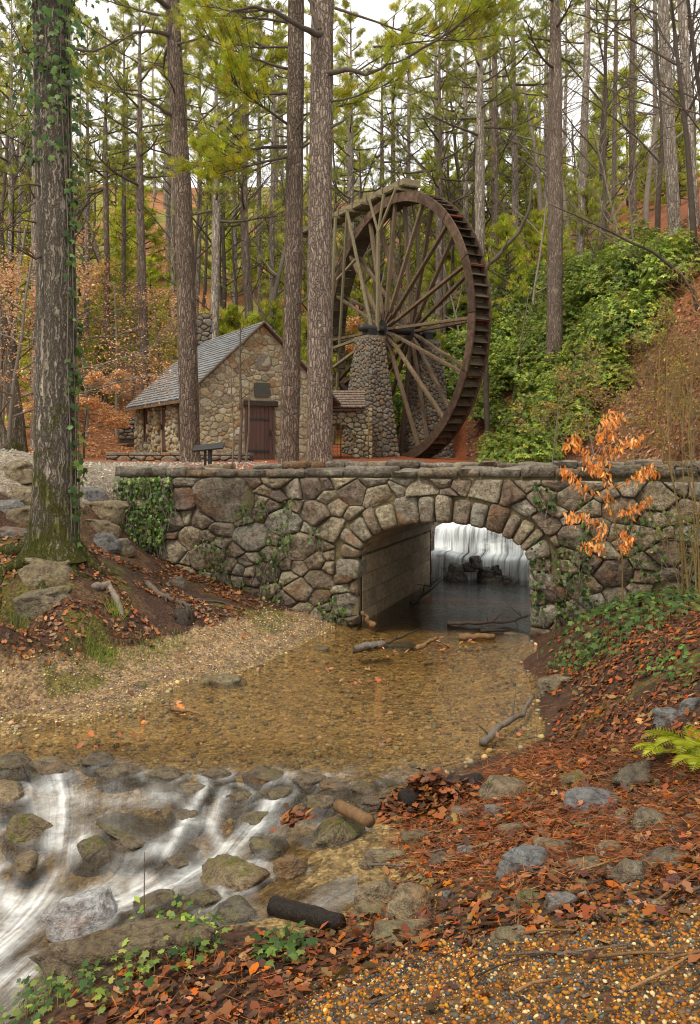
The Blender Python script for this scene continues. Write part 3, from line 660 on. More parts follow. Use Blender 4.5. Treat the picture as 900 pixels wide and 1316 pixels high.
def px_sz(u, v):                             # front-face coordinates of a picture point
    tau = (u-450.)/F; s = (tau*P0[1]-P0[0])/(TX-tau*TY); y = P0[1]+s*TY; return s, EYE+(HOR-v)/F*y
big = [(290, 640, .40), (238, 640, .24), (357, 612, .22), (385, 702, .27), (412, 745, .19), (430, 682, .23), (405, 660, .2), (488, 640, .23), (455, 634, .2), (325, 690, .26), (262, 665, .2), (245, 692, .2), (205, 640, .2), (185, 670, .24), (345, 735, .2), (405, 720, .16), (430, 705, .14),
       (628, 632, .21), (655, 635, .17), (700, 675, .2), (735, 640, .2), (700, 640, .18), (740, 690, .22), (800, 655, .2), (845, 640, .22), (880, 660, .2), (790, 735, .2), (700, 720, .18), (710, 760, .17), (860, 710, .22), (765, 680, .17), (830, 690, .17), (700, 790, .17), (180, 625, .18)]
W_ = SR-SL; H_ = 2.6
def topz(s): return ztop(s)
seeds = []
for (u, v, r) in big:
    s, z = px_sz(u, v)
    if outside_arch(s, z): seeds.append((s-SL, z+.5, r))
seeds = [(a, b_, r_*(.8 if r_ < .3 else .95)) for a, b_, r_ in seeds]
pts = darts(W_, H_+.02, .075, .23, seeds, 20000, 1.4, 1.35, lambda x, y: outside_arch(x+SL, y-.5) and y-.5 < ztop(x+SL)-.02)
for poly in cells(pts, W_, H_+.06, .011, 1.4, cut_front):
    s_ = sum(p[0] for p in poly)/len(poly)+SL
    poly = [(p[0]+SL, p[1]-.5) for p in poly]
    poly = clip(poly, -.011, 1, ztop(0)-.02)
    if len(poly) < 3 or max(p[1] for p in poly) < -.4: continue
    if area(poly) < .006: continue
    o = stone('stone', poly, fmap_front, M['bridge'], None, .07, .05, 2, 4, .055, 4., .28, random.uniform(.03, .10))
    if o: under(o)
# left end of the front wall, side face turned to the road
def fmap_end(k, z, d): return BR(SL-d, k, z)
for poly in cells(darts(4.2, 1.9, .09, .2, (), 900), 4.2, 1.9, .03):
    o = stone('stone', [(p[0], p[1]+.22) for p in poly], fmap_end, M['bridge'], None, .06, .05, 2, 3, .03)
    if o: under(o)
under(solid_quad('mortar_core', [BR(SL+.002, .42, -.3), BR(SL+.4, .42, -.3), BR(SL+.4, .42, 2.1), BR(SL+.002, .42, 2.1)], Vector((NX, NY, 0))*3.36, M['mortar'], None))
# coping stones: flat, uneven slabs
def coping(path, z_of, th, wid, m, ov=.05, lmin=.3, lmax=.75):
    """slabs along a line path(a)->(xy point), across direction given"""
    p, q, across = path; L = (q-p).length; d = (q-p).normalized(); a = 0.0
    while a < L-.12:
        l_ = min(random.uniform(lmin, lmax), L-a); 
        if L-a-l_ < .2: l_ = L-a
        t_ = th*random.uniform(.55, 1.3); n = 6; V = []
        w0 = -ov*random.uniform(.3, 1.6); w1 = wid+ov*random.uniform(.3, 1.2)
        sd = random.uniform(0, 99); zb = z_of(a)
        xs_ = np.linspace(a+.012, a+l_-.012, n); ws = np.linspace(w0, w1, 5)
        for lay in (0, 1, 2):
            for i, x in enumerate(xs_):
                for j, ww in enumerate(ws):
                    rim = (i in (0, n-1)) or (j in (0, 4)); ins = .012 if (lay == 2 and rim) else 0
                    xx = x+(ins if i == 0 else -ins if i == n-1 else 0); w2 = ww+(ins if j == 0 else -ins if j == 4 else 0)
                    nz = mnoise.noise(Vector((xx*3, w2*4, sd)))
                    jj = .07*mnoise.noise(Vector((xx*5, sd, lay*.4))) if j in (0, 4) else 0
                    zz = (0, t_*.8, t_)[lay]+(.05*nz if lay == 2 else 0)
                    V.append(p+d*xx+across*(w2+jj)+Vector((0, 0, zb+zz)))
        Fc = []; idx = lambda l, i, j: l*n*5+i*5+j
        for i in range(n-1):
            for j in range(4): Fc.append((idx(2, i, j), idx(2, i+1, j), idx(2, i+1, j+1), idx(2, i, j+1))); Fc.append((idx(0, i, j+1), idx(0, i+1, j+1), idx(0, i+1, j), idx(0, i, j)))
            for l in (0, 1):
                Fc.append((idx(l, i, 0), idx(l, i+1, 0), idx(l+1, i+1, 0), idx(l+1, i, 0))); Fc.append((idx(l, i+1, 4), idx(l, i, 4), idx(l+1, i, 4), idx(l+1, i+1, 4)))
        for j in range(4):
            for l in (0, 1):
                Fc.append((idx(l, 0, j+1), idx(l, 0, j), idx(l+1, 0, j), idx(l+1, 0, j+1))); Fc.append((idx(l, n-1, j), idx(l, n-1, j+1), idx(l+1, n-1, j+1), idx(l+1, n-1, j)))
        o0 = p+d*(a+l_/2)+across*wid/2+Vector((0, 0, zb))
        o = ob('coping_stone', mesh('coping_stone', [v-o0 for v in V], Fc, m, True), None, o0); under(o)
        a += l_
Nv = Vector((NX, NY, 0)); Tv = Vector((TX, TY, 0))
coping((BR(SL-.06, 0, 0), BR(SR, 0, 0), Nv), lambda a: ztop(SL+a)+.001, .13, .44, M['coping'], .07, .28, .75)
coping((BR(-3.6, 3.78, 0), BR(SR, 3.78, 0), Nv), lambda a: ztop(-3.6+a)+.03, .13, .42, M['coping'], .05, .3, .7)
coping((BR(SL, .52, 0), BR(SL, 3.0, 0), Tv), lambda a: 2.13, .12, .5, M['coping'], .08, .5, .9)
def fmap_far(s, z, d): return BR(s, 3.78-d, z)
for poly in cells(darts(11, .6, .08, .17, (), 2500), 11, .6, .03):
    o = stone('stone', [(p[0]-3.6, p[1]+1.6+.011*(p[0])) for p in poly], fmap_far, M['coping'], None, .05, .05, 2, 2, .03)
    if o: under(o)
# back face of the bridge (upstream side), seen only from elsewhere: plain mortar core is enough
# ---------------------------------------------------------------- the mill house
HC = Vector((-3.39, 33.0, 0)); HH = Vector((-.47, .883, 0)).normalized(); HG = Vector((.883, .47, 0)).normalized()
HZ, HW, HL, SLOPE = 2.12, 2.75, 8.0, .93
ZA = 7.35; ZE = ZA-SLOPE*HW
house = thing('mill_house', 'small stone mill house with steep grey shingle roof and plank doors', 'house', HC+Vector((0, 0, HZ))+HH*4)
def hp(g_, h_, z): return HC+HG*g_+HH*h_+Vector((0, 0, z))
def uh(o): return under(o, house)
V = [hp(-HW, 0, HZ-.6), hp(HW, 0, HZ-.6), hp(HW, 0, ZE), hp(0, 0, ZA), hp(-HW, 0, ZE)]; V += [v+HH*HL for v in V]
uh(ob('wall', mesh('wall', V, [(0, 1, 2, 3, 4), (9, 8, 7, 6, 5), (1, 6, 7, 2), (0, 4, 9, 5)], M['mortar_light'], False)))
DOOR = (-.62, .43, HZ, HZ+2.05)
def fmap_gable(x, z, d): return hp(x, -d, z)
holes_g = [(DOOR[0]-.1, DOOR[1]+.1, HZ-.5, HZ+2.28), (-.36, .32, HZ+2.38, HZ+3.0)]
def cut_holes(holes, ox, oz):
    def f(poly, x, z):
        x += ox; z += oz
        for (a, b, c, d) in holes:
            if a < x < b and c < z < d: return []
            dx = max(a-x, 0, x-b); dz = max(c-z, 0, z-d)
            if dx >= dz and dx > 0:
                poly = clip(poly, 1, 0, a-ox-.01) if x < a else clip(poly, -1, 0, -(b-ox)-.01)
            elif dz > 0: poly = clip(poly, 0, 1, c-oz-.01) if z < c else clip(poly, 0, -1, -(d-oz)-.01)
            if len(poly) < 3: return []
        return poly
    return f
pts = darts(2*HW, ZA-HZ+.3, .07, .17, [(HW+.05, 4.1, .24)], 9000, 1.3, 1.5, lambda x, z: z-.3+HZ < ZA-SLOPE*abs(x-HW)-.02)
for poly in cells(pts, 2*HW, ZA-HZ+.3, .012, 1.3, cut_holes(holes_g, -HW, HZ-.3)):
    poly = [(p[0]-HW, p[1]+HZ-.3) for p in poly]; L = math.hypot(SLOPE, 1)
    poly = clip(poly, SLOPE/L, 1/L, (ZA-.06)/L); poly = clip(poly, -SLOPE/L, 1/L, (ZA-.06)/L) if len(poly) > 2 else []
    if len(poly) < 3 or area(poly) < .008: continue
    o = stone('stone', poly, fmap_gable, M['house'], None, .03, .04, 1, 3, .02, 6., .15, .18)
    if o: uh(o)
def fmap_side(x, z, d): return hp(-HW-d, x, z)
side_open = [(.75, 1.6, HZ+.65, ZE+.1), (3.1, 4.3, HZ-.5, ZE+.1), (6.0, 6.85, HZ+.65, ZE+.1)]
pts = darts(HL, ZE-HZ+.3, .08, .16, (), 4000, 1.3)
for poly in cells(pts, HL, ZE-HZ+.3, .012, 1.3, cut_holes(side_open, 0, HZ-.3)):
    poly = [(p[0], p[1]+HZ-.3) for p in poly]
    if area(poly) < .008: continue
    o = stone('stone', poly, fmap_side, M['house'], None, .16, .04, 1, 3, .025, 6., .12)
    if o: uh(o)
# plank doors with iron straps
def plank_door(name, f, x0, x1, z0, z1, n, d0):
    d_ = thing(name, None, None, f((x0+x1)/2, z0, d0)); uh(d_)
    w_ = (x1-x0)/n
    for i in range(n):
        b = MB(); xm = x0+w_*(i+.5); b.bar(f(xm, z0, d0), f(xm, z1, d0), w_-.008, .05, f(0, 0, 1)-f(0, 0, 0))
        o = b.build('plank', M['door'], None, False); under_w(o, d_)
    for zz in (z0+.32, z1-.45):
        b = MB(); b.bar(f(x0+.02, zz, d0+.04), f(x1-.14, zz, d0+.04), .09, .02, f(0, 0, 1)-f(0, 0, 0))
        o = b.build('strap_hinge', M['iron'], None, False); under_w(o, d_)
    b = MB(); b.bar(f(x1-.1, (z0+z1)/2-.1, d0+.05), f(x1-.1, (z0+z1)/2+.12, d0+.05), .06, .03); under_w(b.build('latch', M['iron'], None, False), d_)
    return d_
def under_w(o, par):                          # parent under a part whose own parent carries an inverse: both are pure translations
    o.parent = par; wl_ = Vector(par.location)
    o.matrix_parent_inverse = Matrix.Translation(-wl_)
    return o
plank_door('door', fmap_gable, DOOR[0]+.02, DOOR[1]-.02, HZ+.03, HZ+2.03, 6, .02)
for (a, b_) in ((DOOR[0]-.07, DOOR[0]-.01), (DOOR[1]+.01, DOOR[1]+.07)):
    b = MB(); b.bar(fmap_gable((a+b_)/2, HZ, .05), fmap_gable((a+b_)/2, HZ+2.05, .05), .07, .09, HH); uh(b.build('door_frame', M['door'], None, False))
b = MB(); b.bar(fmap_gable(-.78, HZ+2.17, .06), fmap_gable(.60, HZ+2.17, .06), .22, .2, HH); uh(b.build('lintel', M['wet_wood'], None, False))
b = MB(); b.bar(fmap_gable(-.02, HZ+2.42, .05), fmap_gable(-.02, HZ+2.97, .05), .62, .05, HH, .06); pl = uh(b.build('plaque', M['bronze'], None, False)); pl['label'] = 'dark bronze plaque above the door'
b = MB(); b.bar(fmap_gable(-.6, HZ+.02, .18), fmap_gable(.45, HZ+.02, .18), .3, .12, HH, .1)
# round vent medallion in the gable
V = [fmap_gable(.05+.36*math.cos(t), HZ+3.75+.36*math.sin(t), .03) for t in np.linspace(0, 2*math.pi, 24, endpoint=False)]+[fmap_gable(.05+.27*math.cos(t), HZ+3.75+.27*math.sin(t), .06) for t in np.linspace(0, 2*math.pi, 24, endpoint=False)]
uh(ob('medallion', mesh('medallion', V, [(j, (j+1) % 24, 24+(j+1) % 24, 24+j) for j in range(24)]+[tuple(range(24, 48))], M['tower'], False)))
plank_door('door', fmap_side, 3.2, 4.2, HZ+.03, ZE-.08, 4, -.02)
for (a, b_, c, d) in (side_open[0], side_open[2]):
    wn_ = thing('window', None, None, fmap_side((a+b_)/2, c, 0)); uh(wn_)
    m_ = MB(); m_.bar(fmap_side((a+b_)/2, c+.02, .01), fmap_side((a+b_)/2, d-.16, .01), b_-a-.02, .03, HG); under_w(m_.build('shutter_board', M['door'], None, False), wn_)
    for xx in (a+.05, b_-.05, (a+b_)/2):
        m_ = MB(); m_.bar(fmap_side(xx, c, .05), fmap_side(xx, d-.15, .05), .08, .07, HG); under_w(m_.build('frame', M['door'], None, False), wn_)
    m_ = MB(); m_.bar(fmap_side(a-.06, c-.05, .1), fmap_side(b_+.06, c-.05, .1), .1, .26, Vector((0, 0, 1))); under_w(m_.build('sill', M['coping'], None, False), wn_)
# roof: overlapping shingle courses, each course a stepped strip of single shingles
def shingle_roof(par_add, e0, e1, r0, r1, courses, wmin, wmax, m, th=.03, name='roof', off=.05):
    """e0,e1 eave line ends, r0,r1 ridge line ends"""
    V = []; Fc = []; nrm = ((e1-e0).cross(r0-e0)).normalized()
    if nrm.z < 0: nrm = -nrm
    for c in range(courses):
        t0 = c/courses; t1 = min((c+1.25)/courses, 1.)
        a0, a1 = e0.lerp(r0, t0), e1.lerp(r1, t0); b0, b1 = e0.lerp(r0, t1), e1.lerp(r1, t1); L = (a1-a0).length; x = 0.
        while x < L:
            w_ = min(random.uniform(wmin, wmax), L-x); f0, f1 = x/L, max((x+w_-.012)/L, x/L+.001); h = th*random.uniform(.8, 1.5); dj = random.uniform(-.025, .02)
            p = [a0.lerp(a1, f0)+(a0-b0).normalized()*dj, a0.lerp(a1, f1)+(a0-b0).normalized()*dj, b0.lerp(b1, f1), b0.lerp(b1, f0)]
            b = len(V); V += [p[0]+nrm*(off+h+.02), p[1]+nrm*(off+h+.02), p[2]+nrm*(off+.005), p[3]+nrm*(off+.005), p[0]+nrm*(off-.01), p[1]+nrm*(off-.01), p[2]+nrm*(off-.03), p[3]+nrm*(off-.03)]
            Fc += [(b, b+1, b+2, b+3), (b+4, b+5, b+1, b), (b+5, b+6, b+2, b+1), (b+7, b+4, b, b+3)]
            x += w_
    return par_add(tag(ob(name, mesh(name, V, Fc, m, False)), kind='stuff'))
OV = .55; zr = ZA+.06
for sgn in (-1, 1):
    e0 = hp(sgn*(HW+OV), -.22, zr-SLOPE*(HW+OV)); e1 = hp(sgn*(HW+OV), HL+.25, zr-SLOPE*(HW+OV)); r0 = hp(0, -.22, zr); r1 = hp(0, HL+.25, zr)
    d_ = Vector((0, 0, -.07)); V = [e0, e1, r1, r0, e0+d_, e1+d_, r1+d_, r0+d_]
    uh(ob('roof_deck', mesh('roof_deck', V, [(0, 1, 2, 3), (7, 6, 5, 4), (0, 3, 7, 4), (1, 0, 4, 5), (2, 1, 5, 6)], M['door'], False)))
    shingle_roof(uh, e0, e1, r0, r1, 24, .14, .3, M['shingle'], .028, 'roof_shingles', .03)
    b = MB(); b.bar(e0+HH*.03, r0+HH*.03, .05, .16, HH, .1); uh(b.build('rake_board', M['spoke_wood'], None, False))
    b = MB(); b.bar(e0-Vector((0, 0, .05)), e1-Vector((0, 0, .05)), .05, .12); uh(b.build('eave_board', M['spoke_wood'], None, False))
# chimney
CH = hp(-.2, HL-.6, 0)
V = []; 
for z_ in (6.2, 8.7):
    for (a, b_) in ((-.55, -.5), (.55, -.5), (.55, .5), (-.55, .5)): V.append(CH+HG*a+HH*b_+Vector((0, 0, z_)))
ch = uh(ob('chimney', mesh('chimney', [v-CH for v in V], [(0, 1, 5, 4), (1, 2, 6, 5), (2, 3, 7, 6), (3, 0, 4, 7), (4, 5, 6, 7)], M['mortar_dark'], False), None, CH))
for face in (0, 1):
    fm = (lambda x, z, d: CH+HG*(x-.55)+HH*(-.5-d)+Vector((0, 0, z))) if face == 0 else (lambda x, z, d: CH+HG*(-.55-d)+HH*(x-.5)+Vector((0, 0, z)))
    for poly in cells(darts(1.1 if face == 0 else 1., 2.1, .09, .18, (), 500), 1.1 if face == 0 else 1., 2.1, .03):
        o = stone('stone', [(p[0], p[1]+6.6) for p in poly], fm, M['tower'], None, .06, .04, 1, 3, .03)
        if o: o.parent = ch; o.matrix_parent_inverse = Matrix.Translation(-CH)
# ---------------------------------------------------------------- wheel, pillars, flume
WC = Vector((2.25, 40.0, 8.05)); WA = Vector((-math.sin(R(60)), -math.cos(R(60)), 0)); WB = Vector((math.cos(R(60)), -math.sin(R(60)), 0)); WZ = Vector((0, 0, 1))
WR, WHW = 6.25, .38
def wp(ang, r, ax): return WC+WB*(r*math.sin(ang))+WZ*(r*math.cos(ang))+WA*ax
def tower(name, label, c, w0, w1, d0, d1, z0, z1):
    t = thing(name, label, 'pillar', Vector((c.x, c.y, z0)))
    def cr(sb, sa, q):
        wv = w0+(w1-w0)*q; dv = d0+(d1-d0)*q
        return Vector((c.x, c.y, 0))+WB*(sb*wv/2)+WA*(sa*dv/2)+WZ*(z0+(z1-z0)*q)
    V = [cr(sb, sa, q) for q in (0, 1) for (sb, sa) in ((-1, 1), (1, 1), (1, -1), (-1, -1))]
    co = ob('mortar_core', mesh('mortar_core', V, [(0, 1, 5, 4), (1, 2, 6, 5), (2, 3, 7, 6), (3, 0, 4, 7), (4, 5, 6, 7)], M['mortar_dark'], False)); under(co, t)
    H = z1-z0
    for face in (0, 1):
        W0 = (w0 if face == 0 else d0)
        def fm(x, z, d, face=face, W0=W0):
            f = x/W0*2-1; q = z/H
            return cr(f, 1, q)+WA*d if face == 0 else cr(1, f, q)+WB*d
        pts = darts(W0, H, .075, .15, (), 3000, 1.5)
        for poly in cells(pts, W0, H, .016, 1.5):
            o = stone('stone', poly, fm, M['tower'], None, .06, .04, 1, 3, .03, 6., .2)
            if o: under(o, t)
    cap = MB(); cap.bar(Vector((c.x, c.y, z1+.06))-WB*.6, Vector((c.x, c.y, z1+.06))+WB*.6, .95, .14, WZ, .15); under(cap.build('cap_stone', M['coping'], None, False), t)
    return t
tower('stone_pillar', 'tapered stone pillar carrying the near end of the wheel axle', WC+WA*1.55, 2.7, 1.15, 1.7, .85, 1.5, 7.55)
tower('stone_pillar', 'shaded stone pillar behind the water wheel', WC-WA*1.55, 2.9, 1.2, 1.7, .85, .9, 7.55)
wheel = thing('water_wheel', 'huge wooden overshot water wheel with long double spokes', 'water wheel', WC)
def uw(o): return under(o, wheel)
NB = 84
for sg in (1, -1):
    for i in range(16):                      # ring of sixteen curved felloes each side
        a0 = 2*math.pi*i/16+.003; a1 = 2*math.pi*(i+1)/16-.003; V = []; Fc = []
        for t in np.linspace(a0, a1, 7):
            for (r, ax) in ((WR-.42, sg*WHW), (WR, sg*WHW), (WR, sg*(WHW+.075)), (WR-.42, sg*(WHW+.075))): V.append(wp(t, r, ax)-WC)
        for k in range(6):
            for j in range(4): Fc.append((k*4+j, k*4+(j+1) % 4, k*4+4+(j+1) % 4, k*4+4+j))
        Fc += [(0, 1, 2, 3), (27, 26, 25, 24)]
        uw(ob('rim_segment', mesh('rim_segment', V, Fc, M['rim_wood'], False), None, WC))
def plank_piece(name, a0, r0, a1, r1, th, m, hw=WHW-.003):
    p = (wp(a0, r0, 0)+wp(a1, r1, 0))/2; L = (wp(a0, r0, 0)-wp(a1, r1, 0)).length; up = (wp(a1, r1, 0)-wp(a0, r0, 0)).normalized()
    b = MB(); b.bar(-WA*hw, WA*hw, th, L, up, .1); return uw(b.build(name, m, None, False, p))
red = set()
for aa_ in (46, 70, 92, 112, 132):
    k = int(aa_/360*NB); red.add(k)
for i in range(NB):
    a = 2*math.pi*i/NB
    plank_piece('sole_board', a+.003, WR-.40, a+2*math.pi/NB-.003, WR-.40, .05, M['sole_wood'])
    plank_piece('bucket_board', a, WR-.36, a+.045, WR-.03, .035, M['sole_wood'])
    if i in red: plank_piece('red_slat', a+.05, WR-.11, a+.052, WR-.035, .03, M['red_wood'])
for i in range(16):
    a = 2*math.pi*i/16+.03
    for sg, hub in ((1, .72), (-1, -.72)):
        b = MB(); p = wp(a, .28, hub)-WC; q = wp(a, WR-.30, sg*(WHW-.13))-WC; b.bar(p, q, .13, .18, WA); uw(b.build('spoke', M['spoke_wood'] if sg == 1 else M['wheel_wood'], None, False, WC))
for sg in (1, -1):
    b = MB(); b.tube([WA*(sg*.60), WA*(sg*.62), WA*(sg*.84), WA*(sg*.86)], [.40, .46, .46, .40], 16); uw(b.build('hub', M['iron'], None, False, WC))
    b = MB()
    for i in range(16):
        a = 2*math.pi*i/16+.03; p = wp(a, .42, sg*.87)-WC; q = wp(a, .95, sg*.82)-WC; b.bar(p, q, .12, .03, WA)
    uw(b.build('hub_plates', M['rim_wood'], None, False, WC))
b = MB(); b.tube([WA*-2.1, WA*-2.0, WA*2.0, WA*2.1], [.14, .17, .17, .14], 14); uw(b.build('axle', M['iron'], None, True, WC))
for sg in (1, -1):
    b = MB(); b.bar(WA*(sg*1.55)-WB*.35+WZ*-.2, WA*(sg*1.55)+WB*.35+WZ*-.2, .4, .26, WZ, .15); uw(b.build('bearing', M['iron'], None, False, WC))
# flume on its trestle
FZ = WC.z+WR+.22; fl = thing('wooden_flume', 'weathered plank flume and trestle feeding the top of the wheel', 'flume', WC+WA*1.3+WZ*(-.4))
def uf(o): return under(o, fl)
f0 = Vector((WC.x, WC.y, FZ))+WB*1.1; f1 = Vector((WC.x, WC.y, FZ))-WB*9.5
def fbar(name, p, q, w_, h_, up=WZ, m='flume_wood'):
    b = MB(); o0 = (p+q)/2; b.bar(p-o0, q-o0, w_, h_, up); return uf(b.build(name, M[m], None, False, o0))
for j in range(3): fbar('floor_plank', f0+WA*(-.42+.28*j+.14), f1+WA*(-.42+.28*j+.14), .27, .06)
for sg in (1, -1):
    fbar('side_plank', f0+WA*(sg*.45)+WZ*.15, f1+WA*(sg*.45)+WZ*.15, .06, .28)
for t in np.linspace(.3, 10.2, 8):
    p = f0-WB*t; fbar('cross_beam', p+WA*-.85+WZ*-.12, p+WA*.85+WZ*-.12, .14, .14)
    for sg in (1, -1): fbar('side_post', p+WA*(sg*.52)+WZ*-.1, p+WA*(sg*.52)+WZ*.32, .08, .08)
fbar('end_gate', f0+WA*.48+WZ*.16, f0-WA*.48+WZ*.16, .08, .3)
for sg in (1, -1):
    top = Vector((WC.x, WC.y, FZ-.2))+WA*(sg*.8); pb = WC+WA*(sg*1.2)+WZ*-.1
    fork = top.lerp(pb, .27)+WA*(sg*.18)
    fbar('post', fork, pb+WB*.1, .14, .14, WB); fbar('brace', fork+WZ*-.1, top-WB*1.25, .10, .10, WB); fbar('brace', fork+WZ*-.1, top+WB*1.05, .10, .10, WB); fbar('brace', fork, top, .10, .10, WB)
    p2 = top-WB*3.4; fbar('post', p2, pb-WB*.35, .13, .13, WB)
    fbar('post', p2-WB*1.2, pb-WB*4.6+WZ*-2.5, .13, .13, WB); fbar('post', p2, pb-WB*4.2+WZ*-6.4, .12, .12, WB); fbar('brace', p2-WB*1.0+WZ*-3.2, p2+WB*.9+WZ*-2.5, .12, .12, WB)
    fbar('brace', pb+WB*.1+WZ*-.05, pb-WB*4.5+WZ*-.4, .14, .14, WZ); fbar('brace', pb+WB*.1+WZ*-.2, pb-WB*4.4+WZ*-1.4, .14, .14, WZ)
    fbar('post', p2-WB*5.2, p2-WB*5.4+WZ*-9.5, .18, .18, WB)
# ---------------------------------------------------------------- small shed with arch between house and wheel
SC = P(446, 590, 36.5); SC.z = 2.0; SX = Vector((1, .0, 0)); SY = Vector((0, 1, 0))
shed = thing('wheel_shed', 'low stone lean-to with tan shingle roof and arched opening', 'shed', SC)
def ush(o): return under(o, shed)
def fms(x, z, d): return SC+SX*(x-1.4)+SY*(-d)+WZ*z
arch_c = (1.05, .95); AR = .62
def cut_shed(poly, x, z):
    if z < arch_c[1]:
        if abs(x-arch_c[0]) < AR: return []
        return clip(poly, 1, 0, arch_c[0]-AR-.01) if x < arch_c[0] else clip(poly, -1, 0, -(arch_c[0]+AR)-.01)
    dx, dz = x-arch_c[0], z-arch_c[1]; r = math.hypot(dx, dz)
    if r < AR: return []
    return clip(poly, -dx/r, -dz/r, -(dx/r*arch_c[0]+dz/r*arch_c[1])-AR-.01)
V = []; Fc = []
def sq(x0, x1, z0a, z0b, z1):
    b = len(V); V.extend([fms(x0, z0a, 0), fms(x1, z0b, 0), fms(x1, z1, 0), fms(x0, z1, 0), fms(x0, z0a, -.5), fms(x1, z0b, -.5), fms(x1, z1, -.5), fms(x0, z1, -.5)])
    Fc.extend([(b, b+1, b+2, b+3), (b+7, b+6, b+5, b+4), (b, b+4, b+5, b+1), (b+3, b+2, b+6, b+7), (b+1, b+5, b+6, b+2), (b+4, b, b+3, b+7)])
sq(0, arch_c[0]-AR, -.3, -.3, 2.3); sq(arch_c[0]+AR, 2.5, -.3, -.3, 2.3)
th_ = np.linspace(math.pi, 0, 13)
for t0, t1 in zip(th_[:-1], th_[1:]):
    sq(arch_c[0]+AR*math.cos(t0), arch_c[0]+AR*math.cos(t1), arch_c[1]+AR*math.sin(t0), arch_c[1]+AR*math.sin(t1), 2.3)
ush(ob('wall', mesh('wall', V, Fc, M['mortar'], False)))
for poly in cells(darts(2.5, 2.6, .08, .15, (), 1500), 2.5, 2.6, .025, 1.35, lambda p, x, z: cut_shed([(a, b-.3) for a, b in p], x, z-.3)):
    if area(poly) < .006: continue
    o = stone('stone', poly, fms, M['house'], None, .06, .04, 1, 3, .025, 6.)
    if o: ush(o)
shingle_roof(ush, fms(-.4, 2.25, .35), fms(2.2, 2.25, .35), fms(-.4, 3.05, -.9), fms(2.2, 3.05, -.9), 7, .12, .22, M['shingle_tan'], .03, 'roof_shingles', .04)
V = [fms(-.4, 2.22, .33), fms(2.2, 2.22, .33), fms(2.2, 3.02, -.9), fms(-.4, 3.02, -.9)]; V += [v-WZ*.06 for v in V]
ush(ob('roof_deck', mesh('roof_deck', V, [(0, 1, 2, 3), (7, 6, 5, 4), (0, 4, 5, 1), (1, 5, 6, 2), (2, 6, 7, 3), (3, 7, 4, 0)], M['door'], False)))
# wire fence panel in front of the arch
fen = thing('wire_fence', 'rusty framed wire mesh fence beside the lean-to arch', 'fence', SC+Vector((-.6, -.8, .0)))
for (x0, x1) in ((-1.0, .15), (.15, 1.3)):
    for x in (x0, x1):
        b = MB(); b.tube([fms(x+1.0, -.1, .8), fms(x+1.0, 2.0, .8)], [.025, .025], 6); under(b.build('post', M['tan_wood'], None), fen)
    b = MB()
    for i in range(9):
        t = x0+(x1-x0)*i/8; b.tube([fms(t+1., .05, .8), fms(t+1., 1.95, .8)], [.005, .005], 3, False)
    for i in range(15): b.tube([fms(x0+1., .05+i*.135, .8), fms(x1+1., .05+i*.135, .8)], [.005, .005], 3, False)
    under(b.build('wire_mesh', M['iron'], None), fen)
# ---------------------------------------------------------------- low terrace wall by the house
def low_wall(name, label, p, q, h, depth, m, rmin=.08, rmax=.15):
    d = (q-p); L = d.length; d.normalize(); nrm = Vector((d.y, -d.x, 0)); t = thing(name, label, 'wall', (p+q)/2)
    if nrm.y > 0: nrm = -nrm
    under(solid_quad('mortar_core', [p-WZ*.4, q-WZ*.4, q+WZ*h, p+WZ*h], -nrm*depth, M['mortar_dark'], None), t)
    for poly in cells(darts(L, h+.2, rmin, rmax, (), 2500, 1.9), L, h+.2, .025, 1.9):
        o = stone('stone', [(a, b-.2) for a, b in poly], lambda x, z, dd: p+d*x+nrm*dd+WZ*z, m, None, .06, .04, 1, 3, .03)
        if o: under(o, t)
    a = 0.
    while a < L-.05:
        l_ = min(random.uniform(.35, .8), L-a); b = MB(); b.bar(p+d*(a+.01)-nrm*depth/2+WZ*(h+.05), p+d*(a+l_-.01)-nrm*depth/2+WZ*(h+.05), depth+random.uniform(.05, .15), random.uniform(.08, .12), WZ, .2)
        under(b.build('coping_stone', m, None, False), t); a += l_
low_wall('terrace_wall', 'low dry stone wall below the side of the mill house', Vector((-8.6, 30.2, 2.1)), Vector((-3.4, 29.2, 2.1)), .22, .35, M['tower'])
low_wall('terrace_wall', 'ruined dark stone wall on the leafy bank beyond the beech', Vector((-11.2, 41.5, 3.2)), Vector((-8.0, 43, 3.2)), .8, .4, M['tower'])
# information stand
ip = P(270, 600, 22.0); ip.z = g1(ip.x, ip.y)
st = thing('information_stand', 'black slanted information stand on a short post before the mill', 'stand', ip)
b = MB(); b.bar((0, 0, -.05), (0, 0, .42), .1, .07, Vector((0, 1, 0))); b.build('post', M['iron'], st, False)
b = MB(); b.bar((-.14, .1, -.05), (-.14, .1, .5), .06, .06, Vector((0, 1, 0))); b.build('post', M['iron'], st, False)
b = MB(); b.bar((-.42, 0, .46), (.36, 0, .54), .4, .05, Vector((0, -.35, 1))); b.build('panel', M['iron'], st, False)
